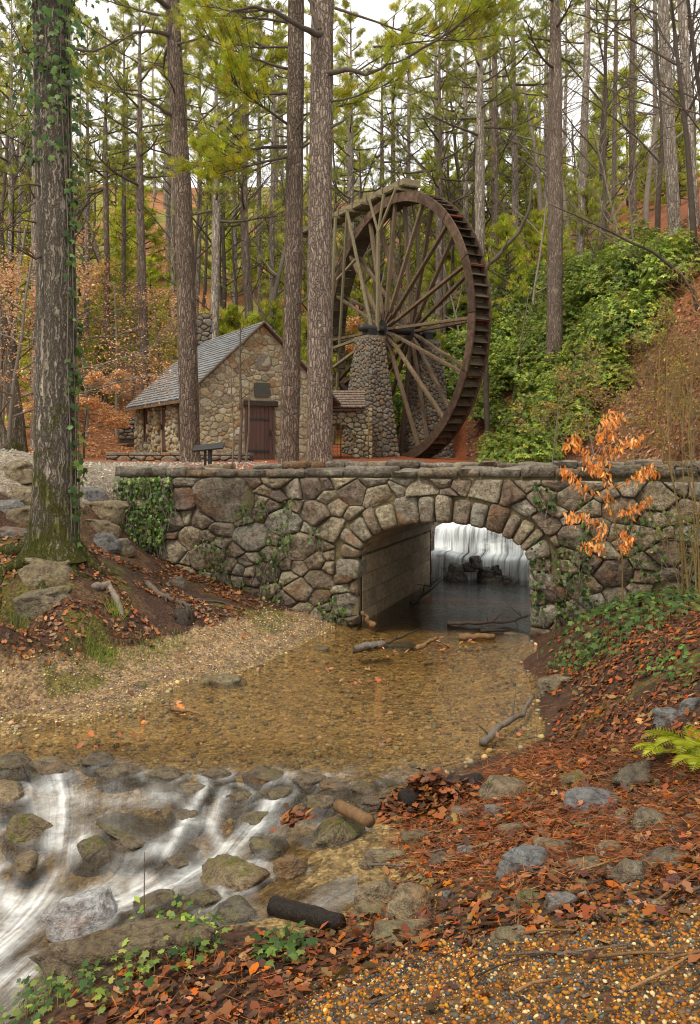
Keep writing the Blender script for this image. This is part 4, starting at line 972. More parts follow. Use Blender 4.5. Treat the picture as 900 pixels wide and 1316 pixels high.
# ================================================================ trees and shrubs
def rvec(rg): 
    while True:
        v = Vector((rg.uniform(-1, 1), rg.uniform(-1, 1), rg.uniform(-1, 1)))
        if .05 < v.length < 1: return v.normalized()
def needle_mesh(name, cen, dirs, length, width, n, cols, spread=1.0, m='needles'):
    cen = np.asarray(cen); dirs = np.asarray(dirs); N_ = len(cen); k = N_*n
    c = np.repeat(cen, n, 0); d = np.repeat(dirs, n, 0)+RNG.normal(0, .62*spread, (k, 3)); d /= np.linalg.norm(d, axis=1, keepdims=True)
    s = np.cross(d, RNG.normal(0, 1, (k, 3))); s /= np.linalg.norm(s, axis=1, keepdims=True)
    L = length*RNG.uniform(.65, 1.15, (k, 1)); base = c+RNG.normal(0, length*.22, (k, 3))
    V = np.stack([base-s*width/2, base+s*width/2, base+d*L], 1).reshape(-1, 3)
    col = np.repeat(np.repeat(cols, n, 0)*RNG.uniform(.7, 1.25, (k, 1)), 3, 0)
    return big_mesh(name, V, np.arange(3*k).reshape(-1, 3), M[m], col, False)
PINE_COLS = [(.26, .275, .065), (.31, .31, .07), (.21, .245, .065), (.35, .33, .075), (.26, .265, .09)]
def branch_path(rg, p, d, L, n=6, lift=.15, wob=.12):
    pts = [Vector(p)]; d = Vector(d).normalized(); st = L/(n-1)
    for i in range(n-1):
        d = (d+Vector((0, 0, lift/(n-1)))+rvec(rg)*wob).normalized(); pts.append(pts[-1]+d*st)
    return pts
def limb_with_needles(rg, b, tc, td, p, d, L, r, lift=.15, t0=.35, ntw=9, tw=.42, tufts=3, wob=.12):
    pts = branch_path(rg, p, d, L, 7, lift, wob); m_ = len(pts); b.tube(pts, [max(r*(1-.85*i/(m_-1)), .006) for i in range(m_)], 5, False)
    for j in range(ntw):
        t = t0+(1-t0)*(j+rg.random()*.8)/ntw; f = t*(m_-1); i = min(int(f), m_-2); q = pts[i].lerp(pts[i+1], f-i); dd = (pts[i+1]-pts[i]).normalized()
        side = dd.cross(Vector((0, 0, 1))); side = side.normalized() if side.length > .1 else rvec(rg)
        sd = (dd*.75+side*rg.choice((-1, 1))*rg.uniform(.5, 1.1)+Vector((0, 0, rg.uniform(.0, .45)))).normalized()
        l2 = L*tw*rg.uniform(.55, 1.2)*(1.25-.6*t); tp = branch_path(rg, q, sd, l2, 4, .25, .15); b.tube(tp, [r*.35, r*.25, r*.18, r*.08], 3, False)
        for k in range(tufts):
            f2 = 1-.62*k/max(tufts-1, 1)*rg.uniform(.6, 1.1); f2 = max(f2, .15)*3; i2 = min(int(f2), 2); q2 = tp[i2].lerp(tp[i2+1], f2-i2)
            tc.append(tuple(q2+rvec(rg)*.11)); td.append(tuple(((tp[i2+1]-tp[i2]).normalized()*.8+Vector((0, 0, .35))).normalized()))
    tc.append(tuple(pts[-1])); td.append(tuple((pts[-1]-pts[-2]).normalized()))
def pine_crown(seed, H, L0, nbr, nlen=.2, nw=.02, nn=26, ntw=8, tufts=3, cols=PINE_COLS, trunk_r=.14, low=0.):
    rg = random.Random(seed); b = MB(); tc = []; td = []
    if low: b.tube([(0, 0, -.4), (0.05, 0, H*.3), (-.05, .08, H*.65), (0, 0, H)], [trunk_r, trunk_r*.75, trunk_r*.45, .02], 8, False)
    for i in range(nbr):
        f = (i+.5)/nbr; z = H*(low+(1-low)*f**.92); az = i*2.39996+rg.uniform(-.5, .5); L = L0*(1-.72*f)*rg.uniform(.55, 1.15)
        el = R(-8+48*f+rg.uniform(-10, 12)); d = (math.cos(az)*math.cos(el), math.sin(az)*math.cos(el), math.sin(el))
        limb_with_needles(rg, b, tc, td, (0, 0, z), d, L, .028+.014*L, .3, .3, ntw, .32, tufts)
    cols_ = pick(cols, len(tc), .2)
    return mesh('branches', b.V, b.F, M['twig_dark']), needle_mesh('crown', tc, td, nlen, nw, nn, cols_)
CROWNS = [pine_crown(11, 11, 4.2, 22, .22, .018, 30, 11), pine_crown(12, 12.5, 3.8, 23, .22, .018, 30, 11), pine_crown(13, 9.5, 4.6, 20, .22, .018, 30, 11), pine_crown(14, 13, 3.5, 24, .22, .018, 30, 10)]
FC = [(.42, .43, .12), (.48, .47, .13), (.36, .40, .12), (.52, .49, .14)]
FARCROWNS = [pine_crown(21, 12, 4.2, 17, .34, .036, 14, 8, 3, FC), pine_crown(22, 10, 4.6, 14, .34, .036, 14, 9, 3, FC), pine_crown(23, 14, 3.6, 19, .34, .036, 14, 8, 3, FC)]
def trunk_mesh(name, pts, rads, m, n=12, wob=.12, seed=0, flare=True):
    b = MB(); P_ = []; R_ = []
    K = 19
    for i in range(K):
        f = i/(K-1)*(len(pts)-1); j = min(int(f), len(pts)-2); t = f-j
        p0 = Vector(pts[max(j-1, 0)]); p1 = Vector(pts[j]); p2 = Vector(pts[j+1]); p3 = Vector(pts[min(j+2, len(pts)-1)])
        q = .5*((2*p1)+(p2-p0)*t+(2*p0-5*p1+4*p2-p3)*t*t+(-p0+3*p1-3*p2+p3)*t**3)
        P_.append(q); R_.append(rads[j]+(rads[j+1]-rads[j])*t)
    if flare:
        P_.insert(1, P_[0].lerp(P_[1], .12)); R_.insert(1, R_[0]*1.06); P_.insert(2, P_[0].lerp(P_[2], .35)); R_.insert(2, R_[0]*1.0); R_[0] *= 1.35
    b.tube(P_, R_, n, False, wob, seed); return mesh(name, b.V, b.F, m)
def add_limbs(t, base, limbs, m='twig_dark'):
    """bare limbs given as world point lists with start radius"""
    for (pts, r) in limbs:
        b = MB(); n = len(pts); P_ = []; R_ = []
        for i in range(n-1):
            for k in range(3): P_.append(Vector(pts[i]).lerp(Vector(pts[i+1]), k/3)-base+rvec(random)*r*.35); R_.append(r*(1-.8*(i+k/3)/(n-1)))
        P_.append(Vector(pts[-1])-base); R_.append(r*.15); b.tube(P_, R_, 7, False, .1)
        for k in range(len(P_)-3, 2, -2):
            d = (rvec(random)+(P_[k+1]-P_[k]).normalized()*.8).normalized(); b.tube(branch_path(random, P_[k], d, random.uniform(.3, .9), 4, .1, .25), [R_[k]*.4, R_[k]*.3, R_[k]*.2, .004], 4, False)
        b.build('limb', M[m], t)
def pine(label, group, D, ub, ut, wb, wt, ch, ci, cs, bark='pine_bark_dark', far=False, mid=None, limbs=(), needle_limbs=(), H=None, dead=6, name='pine_tree', bx=None):
    x = (ub-450)/F*D if bx is None else bx; z0 = g1(x, D)-.12; base = Vector((x, D, z0))
    zt = EYE+HOR/F*D; xt = (ut-450)/F*D
    top = Vector((x+(xt-x)/(zt-z0)*(ch+.6), D+random.uniform(-.3, .3), z0+ch+.6))
    t = thing(name, label, 'tree', base, group)
    pts = [base]
    if mid: q = P(mid[0], mid[1], D); pts.append(q)
    else: pts.append(base.lerp(top, .5)+Vector((random.uniform(-.12, .12), 0, 0)))
    pts.append(top)
    r0 = wb/2/F*D; r1 = r0+(wt/2/F*D-r0)*min(1., (ch)/(zt-z0)); r1 = max(r1, .08)
    hc = (12, 10, 14)[ci % 3]*cs if far else (11, 12.5, 9.5, 13)[ci % 4]*cs
    pts.append(top+Vector((0, 0, hc*.5))); pts.append(top+Vector((0, 0, hc)))
    me = trunk_mesh('trunk', [p-base for p in pts], [r0, (r0+r1)/2, r1, r1*.55, .02], M[bark], 14 if not far else 8, .12, random.random()*99); ob('trunk', me, t)
    C_ = (FARCROWNS if far else CROWNS)[ci % (3 if far else 4)]
    rz = random.uniform(0, 6.28)
    for me, nm in zip(C_, ('branches', 'crown')):
        o = ob(nm, me, t, top-base-Vector((0, 0, .5))); o.rotation_euler = (0, 0, rz); o.scale = (cs, cs, cs*random.uniform(.95, 1.1))
    if dead:
        b = MB(); rg = random.Random(int(ub*7+D))
        for k in range(dead):
            f = rg.uniform(.45, .98); p = (base.lerp(top, f))-base; az = rg.uniform(0, 6.28); b.tube(branch_path(rg, p, (math.cos(az), math.sin(az), rg.uniform(-.3, .4)), rg.uniform(.5, 2.2), 5, .0, .2), [.035, .028, .02, .013, .005], 4, False)
        tag(b.build('dead_branches', M['twig_dark'], t), kind='stuff')
    if limbs: add_limbs(t, base, limbs)
    for (p, d, L, r, kw) in needle_limbs:
        rg = random.Random(int(L*1000)); b = MB(); tc = []; td = []; kw['ntw'] = int(kw['ntw']*1.7); kw['tw'] = .6; limb_with_needles(rg, b, tc, td, Vector(p)-base, d, L*1.15, r, **kw)
        lo = b.build('limb', M['twig_dark'], t)
        me = needle_mesh('needles', tc, td, .2, .013, 44, pick([(.36, .37, .06), (.43, .42, .07), (.29, .32, .055)], len(tc), .18)); ob('needles', me, lo)
    return t
# the four pines one can name
dA, dB, dC = 21., 24., 27.
pine('thick grey barked pine beside the wheel, bare trunk behind the bridge', None, dA, 411, 417, 35, 27, 15.5, 0, 1.1, 'pine_bark', dead=3,
     limbs=[([P(418, 95, dA), P(445, 88, dA-.2), P(470, 96, dA-.3), P(500, 82, dA-.4), P(530, 74, dA-.6)], .075), ([P(412, 45, dA), P(390, 38, dA-.6), P(350, 14, dA-1), P(320, 8, dA-1.2), P(292, 18, dA-1.5)], .085), ([P(412, 40, dA), P(402, 15, dA), P(395, -20, dA)], .1), ([P(420, 165, dA), P(435, 158, dA), P(450, 150, dA)], .05)],
     needle_limbs=[(P(522, 75, dA-.5), (.5, -.2, .25), 2.2, .04, dict(ntw=11, tufts=4)), (P(450, 95, dA-.3), (.7, .3, .5), 1.8, .03, dict(ntw=10, tufts=4)), (P(480, 60, dA), (.8, 0, .1), 2.6, .03, dict(ntw=12, tufts=4)), (P(430, 10, dA), (.9, .2, -.15), 2.8, .04, dict(ntw=12, tufts=4)), (P(425, 130, dA), (.8, .4, .15), 1.9, .03, dict(ntw=9, tufts=3)), (P(340, 12, dA-1), (-.6, -.3, -.2), 1.5, .03, dict(ntw=8, tufts=3))])
pine('straight reddish pine in front of the gable door corner of the mill house', None, dB, 371, 381, 26, 20, 13.5, 1, 1.1, 'pine_bark_dark', mid=(378, 300), dead=3,
     needle_limbs=[(P(379, 188, dB), (-.9, -.25, .0), 2.3, .06, dict(ntw=15, tufts=5, lift=-.12)), (P(375, 200, dB), (-.75, -.5, -.3), 2.0, .05, dict(ntw=14, tufts=5, lift=.0)), (P(380, 165, dB), (-.8, -.5, .15), 1.9, .05, dict(ntw=13, tufts=5)), (P(380, 120, dB), (-.8, .3, .2), 2.2, .05, dict(ntw=12, tufts=4)), (P(380, 90, dB), (-.9, -.3, -.05), 2.4, .05, dict(ntw=13, tufts=4)), (P(380, 60, dB), (-.7, .4, .25), 2.1, .05, dict(ntw=12, tufts=4)), (P(381, 150, dB), (.8, .1, .15), 1.6, .04, dict(ntw=10, tufts=4)), (P(381, 30, dB), (-.9, -.2, .1), 2.3, .05, dict(ntw=12, tufts=4)), (P(379, 195, dB), (.75, -.4, .1), 1.3, .04, dict(ntw=8, tufts=4))])
pine('leaning pine at the near corner of the mill house', None, dC, 245, 220, 27, 18, 13.5, 2, 1.0, 'pine_bark_dark', mid=(236, 270), dead=4,
     limbs=[([P(218, 45, dC), P(196, 40, dC-.5), P(172, 42, dC-.8), P(148, 58, dC-1)], .08), ([P(224, 152, dC), P(205, 138, dC-.4), P(180, 122, dC-.6), P(150, 118, dC-.8)], .07), ([P(236, 182, dC), P(252, 160, dC-.3), P(270, 143, dC-.4), P(285, 128, dC-.5)], .06)],
     needle_limbs=[(P(290, 125, dC-.5), (.6, -.3, .3), 1.8, .03, dict(ntw=9, tufts=4)), (P(218, 60, dC), (.8, -.2, .2), 2.2, .05, dict(ntw=11, tufts=4)), (P(150, 58, dC-1), (-.6, 0, .4), 1.8, .03, dict(ntw=9, tufts=4)), (P(160, 118, dC-.8), (-.7, .2, .3), 1.8, .03, dict(ntw=8, tufts=3)), (P(216, 20, dC), (-.8, .2, .1), 2.4, .05, dict(ntw=11, tufts=4))])
pine('tall pine rising out of the rhododendron bank', None, 38., 712, 716, 22, 15, 13, 3, .95, 'pine_bark', dead=8)
mid = [(190, 174, 12, 9, 45, 12, .95), (222, 223, 6, 5, 50, 13, .8), (272, 284, 12, 9, 44, 11, 1.), (322, 305, 12, 9, 46, 11, 1.), (351, 351, 7, 5, 55, 13, .9), (300, 300, 6, 5, 60, 12, .9), (135, 133, 8, 6, 48, 12, .9), (44, 46, 10, 7, 41, 10, .9), (110, 118, 7, 5, 52, 11, .9),
       (160, 160, 6, 5, 56, 11, .9), (250, 262, 7, 5, 58, 12, .9), (452, 450, 9, 7, 55, 11, .95), (565, 565, 10, 8, 50, 10, 1.), (600, 596, 7, 6, 58, 10, .9), (617, 617, 14, 10, 46, 12, .95), (638, 636, 11, 8, 50, 11, .9), (661, 660, 9, 7, 54, 12, .9), (745, 756, 11, 8, 50, 13, .8), (815, 811, 9, 6, 54, 13, .7), (868, 852, 17, 12, 40, 15, .9), (893, 878, 13, 10, 37, 15, .8), (790, 792, 6, 5, 62, 12, .7), (700, 704, 7, 5, 60, 11, .8), (530, 520, 7, 5, 60, 10, .9), (490, 492, 7, 5, 62, 11, .9), (335, 332, 6, 5, 64, 12, .9), (940, 930, 12, 9, 42, 14, .8), (-40, -30, 12, 9, 40, 12, .9), (10, 20, 8, 6, 50, 12, .9), (845, 840, 6, 5, 60, 13, .7)]
for i, (ub, ut, wb, wt, D, ch, cs) in enumerate(mid):
    own = {190: 'grey pine trunk rising between the orange beech and the mill roof', 272: 'sturdy pine rising close behind the mill roof ridge', 322: 'slightly leaning pine behind the peak of the mill gable', 44: 'pale pine trunk just behind the ivy clad oak', 452: 'pine standing behind the flume, next to the thick grey pine', 565: 'dark pine rising behind the top of the wheel', 617: 'thick pine on the slope just beyond the wheel rim', 638: 'second pine beyond the wheel rim, beside the thick one', 661: 'third and slimmest pine in the row beyond the wheel rim', 745: 'reddish pine uphill of the rhododendron bank', 868: 'heavy pine trunk standing on the bare russet slope', 893: 'heavy leaning pine at the upper edge of the russet slope'}
    side = 'on the slope behind the mill' if ub < 480 else 'on the slope above the wheel and rhododendrons'
    pine(own.get(ub, 'slender tall pine with bare trunk '+side), 'pines '+side, D, ub, ut, wb, wt, ch, i, cs, 'pine_bark' if i % 3 == 0 else 'far_bark', dead=7)
rg = random.Random(5); cnt = 0
while cnt < 68:
    D = rg.uniform(60, 128); u = rg.uniform(-120, 1020)
    if u > 600 and rg.random() < .45: continue
    wpx = rg.uniform(.24, .46)*F/D
    pine('thin distant pine among the crowded trunks of the far woods', 'distant pines of the far woods', D, u, u+rg.uniform(-8, 8), wpx, wpx*.7, rg.uniform(9, 16), rg.randrange(3), rg.uniform(.75, 1.05), 'far_bark', True, dead=0)
    cnt += 1
# ---------------------------------------------------------------- broadleaf skeletons
def broadleaf(seed, H, r0, spread=.9, levels=4, first=.3, flat=0., nb=5, bare=True):
    rg = random.Random(seed); b = MB(); tips = []
    def grow(p, d, L, r, lev):
        n = 6 if lev == 0 else 5; pts = branch_path(rg, p, d, L, n, .25 if lev == 0 else (.22-flat*.35), .10+.07*lev)
        b.tube(pts, [max(r*(1-.62*i/(n-1)), .004) for i in range(n)], (9, 6, 4, 3, 3)[min(lev, 4)], False, .1 if lev == 0 else 0)
        if lev >= levels-1: tips.extend((pts[-1], pts[-2], pts[-3])); return
        k = nb+2 if lev == 0 else nb
        for j in range(k):
            t = (first if lev == 0 else .3)+(1-(first if lev == 0 else .3))*(j+rg.random())/k; f = min(t, .99)*(n-1); i = int(f); q = pts[i].lerp(pts[i+1], f-i); dd = (pts[i+1]-pts[i]).normalized()
            o = rvec(rg); o = (o-dd*o.dot(dd)).normalized()
            nd = (dd*(.75 if lev else .55)+o*spread); nd.z = nd.z*(1-flat)+.12; nd.normalize()
            grow(q, nd, L*rg.uniform(.42, .66)*(1.15-.45*t), r*(1-.6*t)*rg.uniform(.45, .65), lev+1)
    grow((0, 0, -.1), (rg.uniform(-.1, .1), rg.uniform(-.1, .1), 1), H, r0, 0)
    return b, tips
LEAFT = ([(0, 0, 0), (.5, .27, .05), (1, 0, -.08), (.5, -.27, .05)], [(0, 1, 2), (0, 2, 3)])
def leaves_at(name, tips, per, jit, size, cols, droop=.3, m='leaf', tmpl=LEAFT, flat=.0):
    t = np.array([tuple(p) for p in tips]); n = len(t)*per; pos = np.repeat(t, per, 0)+RNG.normal(0, jit, (n, 3))*np.array([1, 1, 1-flat])
    d = RNG.normal(0, 1, (n, 3)); d[:, 2] = d[:, 2]*(.5-.3*flat)-droop; rot = frames_x(d, RNG.normal(0, .7, n))
    return scatter_mesh(name, tmpl[0], tmpl[1], pos, rot, size*RNG.uniform(.6, 1.2, n), pick(cols, n, .18), M[m], False)
BEECH = [(.66, .38, .19), (.72, .45, .25), (.60, .31, .14), (.75, .52, .33)]
def proto(name, H, r0, seed, leafs=None, bark='twig', **kw):
    b, tips = broadleaf(seed, H, r0, **kw); tr = mesh('trunk', b.V, b.F, M[bark]); cr = leaves_at('crown', tips, **leafs) if leafs else None
    return tr, cr
def plant_tree(name, label, cat, pr, x, y, rz, sc, group=None, z=None):
    t = thing(name, label, cat, (x, y, (g1(x, y) if z is None else z)), group, rz); t.scale = (sc, sc, sc)
    ob('trunk', pr[0], t)
    if pr[1]: ob('crown', pr[1], t)
    return t
bare = [proto('bare', 13, .2, 31, bark='twig', levels=4, nb=6, first=.35), proto('bare', 11, .15, 32, bark='twig_dark', levels=4, nb=6, first=.3), proto('bare', 7, .07, 33, bark='twig', levels=4, nb=5, first=.2), proto('bare', 15, .17, 34, bark='twig_dark', levels=4, nb=6, first=.45, spread=.75)]
for i, (u, D, k, sc) in enumerate([(895, 33, 3, .8), (845, 44, 1, 1.), (770, 47, 1, .9), (735, 52, 0, .9), (680, 44, 2, 1.2), (800, 40, 2, 1.1), (830, 50, 0, .95), (905, 45, 3, 1.), (640, 52, 1, .9), (595, 49, 2, 1.1), (550, 47, 2, 1.), (520, 56, 1, .9), (780, 58, 3, 1.1), (870, 62, 3, 1.), (700, 62, 0, 1.1), (660, 40, 2, .8), (930, 30, 1, .8), (820, 36, 2, .8), (755, 42, 2, .9), (955, 36, 1, .9)]):
    x = (u-450)/F*D; plant_tree('bare_tree', 'leafless grey branched tree on the slope above the rhododendrons', 'tree', bare[k], x, D, i*1.7, sc, 'leafless trees above the rhododendrons')
for i, (u, D, k, sc) in enumerate([(20, 44, 3, .9), (70, 50, 1, 1.), (215, 46, 2, 1.), (345, 50, 2, 1.1), (300, 52, 1, .9), (240, 54, 3, .9), (150, 58, 0, 1.), (400, 54, 1, 1.), (-20, 36, 1, .9), (465, 52, 2, 1.2)]):
    x = (u-450)/F*D; plant_tree('bare_tree', 'leafless thin tree on the hillside behind the mill house', 'tree', bare[k], x, D, i*2.1, sc, 'leafless trees behind the mill house')
rgb = random.Random(19)
for i in range(24):
    D = rgb.uniform(48, 84); u = rgb.uniform(-30, 930); x = (u-450)/F*D
    plant_tree('bare_tree', 'leafless tree with fine pale twigs deep in the woods', 'tree', bare[rgb.choice((0, 1, 3))], x, D, rgb.uniform(0, 6), rgb.uniform(.8, 1.2), 'leafless trees deep in the woods')
beech_big = proto('beech', 9, .10, 41, dict(per=2, jit=.2, size=.12, cols=BEECH, flat=.5), 'twig', levels=4, nb=6, first=.15, flat=.7)
beech_wide = proto('beech', 3.6, .05, 42, dict(per=9, jit=.11, size=.12, cols=BEECH, flat=.6), 'twig_dark', levels=4, nb=6, first=.35, flat=.85, spread=1.3)
beech_mid = proto('beech', 6.5, .08, 43, dict(per=3, jit=.16, size=.12, cols=BEECH, flat=.5), 'twig', levels=4, nb=6, first=.2, flat=.6)
plant_tree('beech_tree', 'small beech with tiered orange leaves beside the mill house', 'tree', beech_wide, -11.2, 36.0, .4, .9)
for i, (u, D, pr, sc) in enumerate([(10, 27, beech_big, .75), (62, 36, beech_big, .95), (112, 44, beech_big, .95), (-10, 32, beech_mid, 1.1), (150, 44, beech_mid, 1.25), (0, 40, beech_big, 1.2), (50, 46, beech_big, 1.25), (170, 50, beech_mid, 1.2)]):
    x = (u-450)/F*D; plant_tree('beech_tree', 'young beech holding dead orange leaves in the woods beyond the road', 'tree', pr, x, D, i*1.3, sc, 'orange beeches beyond the road')
for i, (u, D, sc) in enumerate([(447, 50, .85), (458, 53, .7), (425, 52, .7), (395, 56, .75)]):
    x = (u-450)/F*D; plant_tree('beech_tree', 'low beech with dead orange leaves seen through the wheel spokes', 'tree', beech_wide, x, D, i*1.1, sc*1.5, 'orange beeches behind the wheel')
# two dark leaning trunks left of the ivy tree
for (lab, pts, r) in [('dark leaning broadleaf trunk on the mossy bank beyond the road', [P(28, 530, 33), P(12, 480, 33), P(2, 420, 33), P(-15, 330, 33)], .32), ('thin slanting mossy trunk at the road edge', [P(18, 597, 27), P(8, 570, 27), P(-6, 530, 27), P(-30, 450, 27)], .17)]:
    b0 = Vector(pts[0]); b0.z = g1(b0.x, b0.y)-.1; pts[0] = b0; t = thing('leaning_tree', lab, 'tree', b0); ob('trunk', trunk_mesh('trunk', [p-b0 for p in pts], [r, r*.85, r*.8, r*.6], M['oak_bark'], 12), t)
for (lab, pts, r) in [('curved dead trunk leaning up beside the wheel rim', [P(622, 348, 37), P(645, 322, 37), P(668, 298, 36.8), P(681, 268, 36.6), P(684, 235, 36.5), P(690, 180, 36.5)], .13), ('thin dead tree leaning across the leafy slope', [P(893, 375, 30), P(875, 352, 30), P(840, 325, 30), P(800, 305, 30), P(760, 285, 30), P(705, 262, 30.5)], .09)]:
    b0 = Vector(pts[0]); t = thing('dead_tree', lab, 'tree', b0); b0z = g1(b0.x, b0.y)
    pts = [Vector((b0.x+.2, b0.y+.1, b0z-.2))]+pts
    add_limbs(t, b0, [(pts, r)])
# thin saplings before the gable
for (lab, u, ut, vt, D, r, bark) in [('slim dark sapling standing before the gable wall beside the door', 308, 309, 420, 25.5, .055, 'twig_dark'), ('pale crooked sapling stem next to the gable door', 316, 322, 470, 25.8, .035, 'twig'), ('thin grey stake like sapling before the gable wall', 299, 297, 470, 23.5, .025, 'twig')]:
    x = (u-450)/F*D; z = g1(x, D); b0 = Vector((x, D, z-.05)); q = P(ut, vt, D); t = thing('sapling', lab, 'tree', b0); b = MB()
    b.tube([(0, 0, 0), (q-b0)*.35+Vector((.05, 0, 0)), (q-b0)*.7, q-b0], [r, r*.8, r*.55, r*.25], 7, False); rg = random.Random(u)
    b.build('trunk', M[bark], t); b = MB()
    for k in range(10):
        f = rg.uniform(.35, 1); az = rg.uniform(0, 6.28); b.tube(branch_path(rg, (q-b0)*f, (math.cos(az), math.sin(az), .7), rg.uniform(.4, 1.1), 5, .2, .2), [r*.35, r*.28, r*.2, r*.12, .003], 3, False)
    b.build('branches', M[bark], t)
# bright young conifers on the slopes
YC = [(.46, .47, .09), (.40, .44, .08), (.53, .51, .11), (.34, .40, .08)]
young = [pine_crown(51, 4.6, 1.7, 34, .2, .03, 14, 6, 3, YC, .05, .06), pine_crown(52, 3.2, 1.5, 28, .2, .03, 14, 6, 3, YC, .04, .04), pine_crown(53, 6., 1.8, 38, .22, .03, 14, 6, 3, YC, .06, .1)]
rg = random.Random(9); k = 0
spots = [(420, 45), (385, 47), (350, 50), (40, 44), (85, 48), (20, 52), (330, 55), (440, 50), (475, 47), (505, 50), (530, 52), (560, 55), (300, 48), (255, 50), (205, 52), (180, 56), (120, 57), (60, 60), (225, 60), (365, 60), (405, 62), (450, 64), (500, 62), (545, 60), (590, 54), (640, 58), (690, 56), (735, 60), (780, 56), (830, 62), (615, 64), (670, 68), (720, 72), (770, 70), (820, 74), (870, 70), (590, 72), (540, 74), (480, 76), (420, 76), (340, 74), (270, 72), (190, 72), (100, 74), (20, 72), (-20, 60), (880, 56), (700, 48), (560, 47), (380, 42.5), (430, 57), (315, 44), (470, 56), (650, 48), (755, 50), (845, 66)]
spots += [(rg.uniform(-40, 340), rg.uniform(46, 66)) for _ in range(22)]
spots += [(rg.uniform(-60, 980), rg.uniform(62, 118)) for _ in range(60)]
for (u, D) in spots:
    u += rg.uniform(-12, 12); x = (u-450)/F*D; pr = young[rg.randrange(3)]; sc = rg.uniform(.8, 1.35)*(1 if D < 64 else 1.5)
    side = 'behind the mill' if u < 480 else 'above the wheel'
    t = thing('young_conifer', ('bright yellow green young conifer in the undergrowth ' if D < 66 else 'far pale green conifer filling the gaps between trunks ')+side, 'tree', (x, D, g1(x, D)-.05), ('young conifers ' if D < 66 else 'far conifers ')+side, rg.uniform(0, 6)); t.scale = (sc, sc, sc); ob('branches', pr[0], t); ob('crown', pr[1], t)
# rhododendrons
def whorl_bush(seed, rad, hgt, n, leaf, cols):
    rg_ = np.random.default_rng(seed); th = rg_.uniform(0, 2*np.pi, n); cz = rg_.uniform(-.05, 1, n); rr = np.sqrt(1-np.clip(cz, 0, 1)**2)
    sh = rg_.uniform(.62, 1.06, n); lump = 1+.28*(vnoise(th*2.2+seed, cz*3+seed, seed)-.5)*2
    c = np.stack([rr*np.cos(th)*rad, rr*np.sin(th)*rad, cz*hgt], 1)*(sh*lump)[:, None]; c[:, 2] += .15
    up = c/np.array([rad, rad, hgt]); up[:, 2] += .7; up += rg_.normal(0, .3, (n, 3))
    k = 7; f = frames(up, rg_.uniform(0, 6.28, n)); pos = np.repeat(c, k, 0); yaw = np.tile(np.arange(k)*2*np.pi/k, n)+rg_.normal(0, .2, n*k)
    fx = np.repeat(f, k, 0); drp = rg_.uniform(-.5, .35, n*k)
    d = fx[:, :, 0]*np.cos(yaw)[:, None]+fx[:, :, 1]*np.sin(yaw)[:, None]+fx[:, :, 2]*drp[:, None]; d /= np.linalg.norm(d, axis=1, keepdims=True)
    zc = fx[:, :, 2]; y = np.cross(zc, d); y /= np.linalg.norm(y, axis=1, keepdims=True); zz = np.cross(d, y)
    rot = np.stack([d, y, zz], 2); cc = np.repeat(pick(cols, n, .22), k, 0)
    return scatter_mesh('crown', [(0, 0, 0), (.55, .2, .03), (1, 0, -.1), (.55, -.2, .03)], [(0, 1, 2), (0, 2, 3)], pos, rot, leaf*rg_.uniform(.7, 1.2, n*k), cc, M['gloss_leaf'], False)
def bush_stems(seed, rad, hgt):
    rg_ = random.Random(seed); b = MB()
    for i in range(14):
        az = rg_.uniform(0, 6.28); b.tube(branch_path(rg_, (rg_.uniform(-.2, .2), rg_.uniform(-.2, .2), -.2), (math.cos(az)*.7, math.sin(az)*.7, 1), hgt*rg_.uniform(.8, 1.2), 5, .1, .2), [.035, .03, .022, .015, .006], 4, False)
    return mesh('stems', b.V, b.F, M['twig_dark'])
RH = [(.23, .30, .07), (.18, .245, .06), (.31, .365, .085), (.39, .42, .10), (.13, .18, .05)]
rhodo = [(bush_stems(i, r_, h_), whorl_bush(i, r_, h_, n_, .17, RH)) for i, (r_, h_, n_) in enumerate([(1.6, 2.0, 1100), (1.3, 1.7, 900), (1.9, 2.2, 1300)])]
rg = random.Random(3)
RHZ = [(618, 330), (650, 335), (690, 360), (735, 335), (790, 320), (880, 330), (870, 375), (840, 405), (815, 440), (790, 490), (770, 525), (745, 555), (715, 580), (660, 592), (630, 585), (628, 500), (612, 420)]
rh_n = 0
for i in range(520):
    u = rg.uniform(610, 885); v = rg.uniform(325, 595)
    if not in_poly(np.array([u]), np.array([v]), RHZ)[0]: continue
    q = hit(u, v+14, 22, 90)
    if any((q-Vector(o.location)).length < 1.25 for o in bpy.data.objects if o.name.startswith('rhododendron')): continue
    rh_n += 1
    t = thing('rhododendron_shrub', 'leafy green rhododendron in the thicket covering the steep bank', 'shrub', q, 'rhododendrons on the steep bank', rg.uniform(0, 6)); s_ = rg.uniform(.55, .95); t.scale = (s_, s_, s_)
    pr = rhodo[rg.randrange(3)]; ob('stems', pr[0], t); ob('crown', pr[1], t)
for (u, v) in [(470, 560), (545, 590), (575, 560), (600, 520), (560, 500), (540, 470), (590, 450), (520, 440), (470, 480), (560, 420), (600, 400), (580, 370), (540, 400)]:
    D = 46+rg.uniform(-1.5, 4); x = (u-450)/F*D; s_ = rg.uniform(.9, 1.3)
    t = thing('rhododendron_shrub', 'leafy green rhododendron seen through the spokes of the wheel', 'shrub', (x, D+ (575-v)/40, g1(x, D+(575-v)/40)), 'rhododendrons behind the wheel', rg.uniform(0, 6)); t.scale = (s_,)*3
    pr = rhodo[rg.randrange(3)]; ob('stems', pr[0], t); ob('crown', pr[1], t)
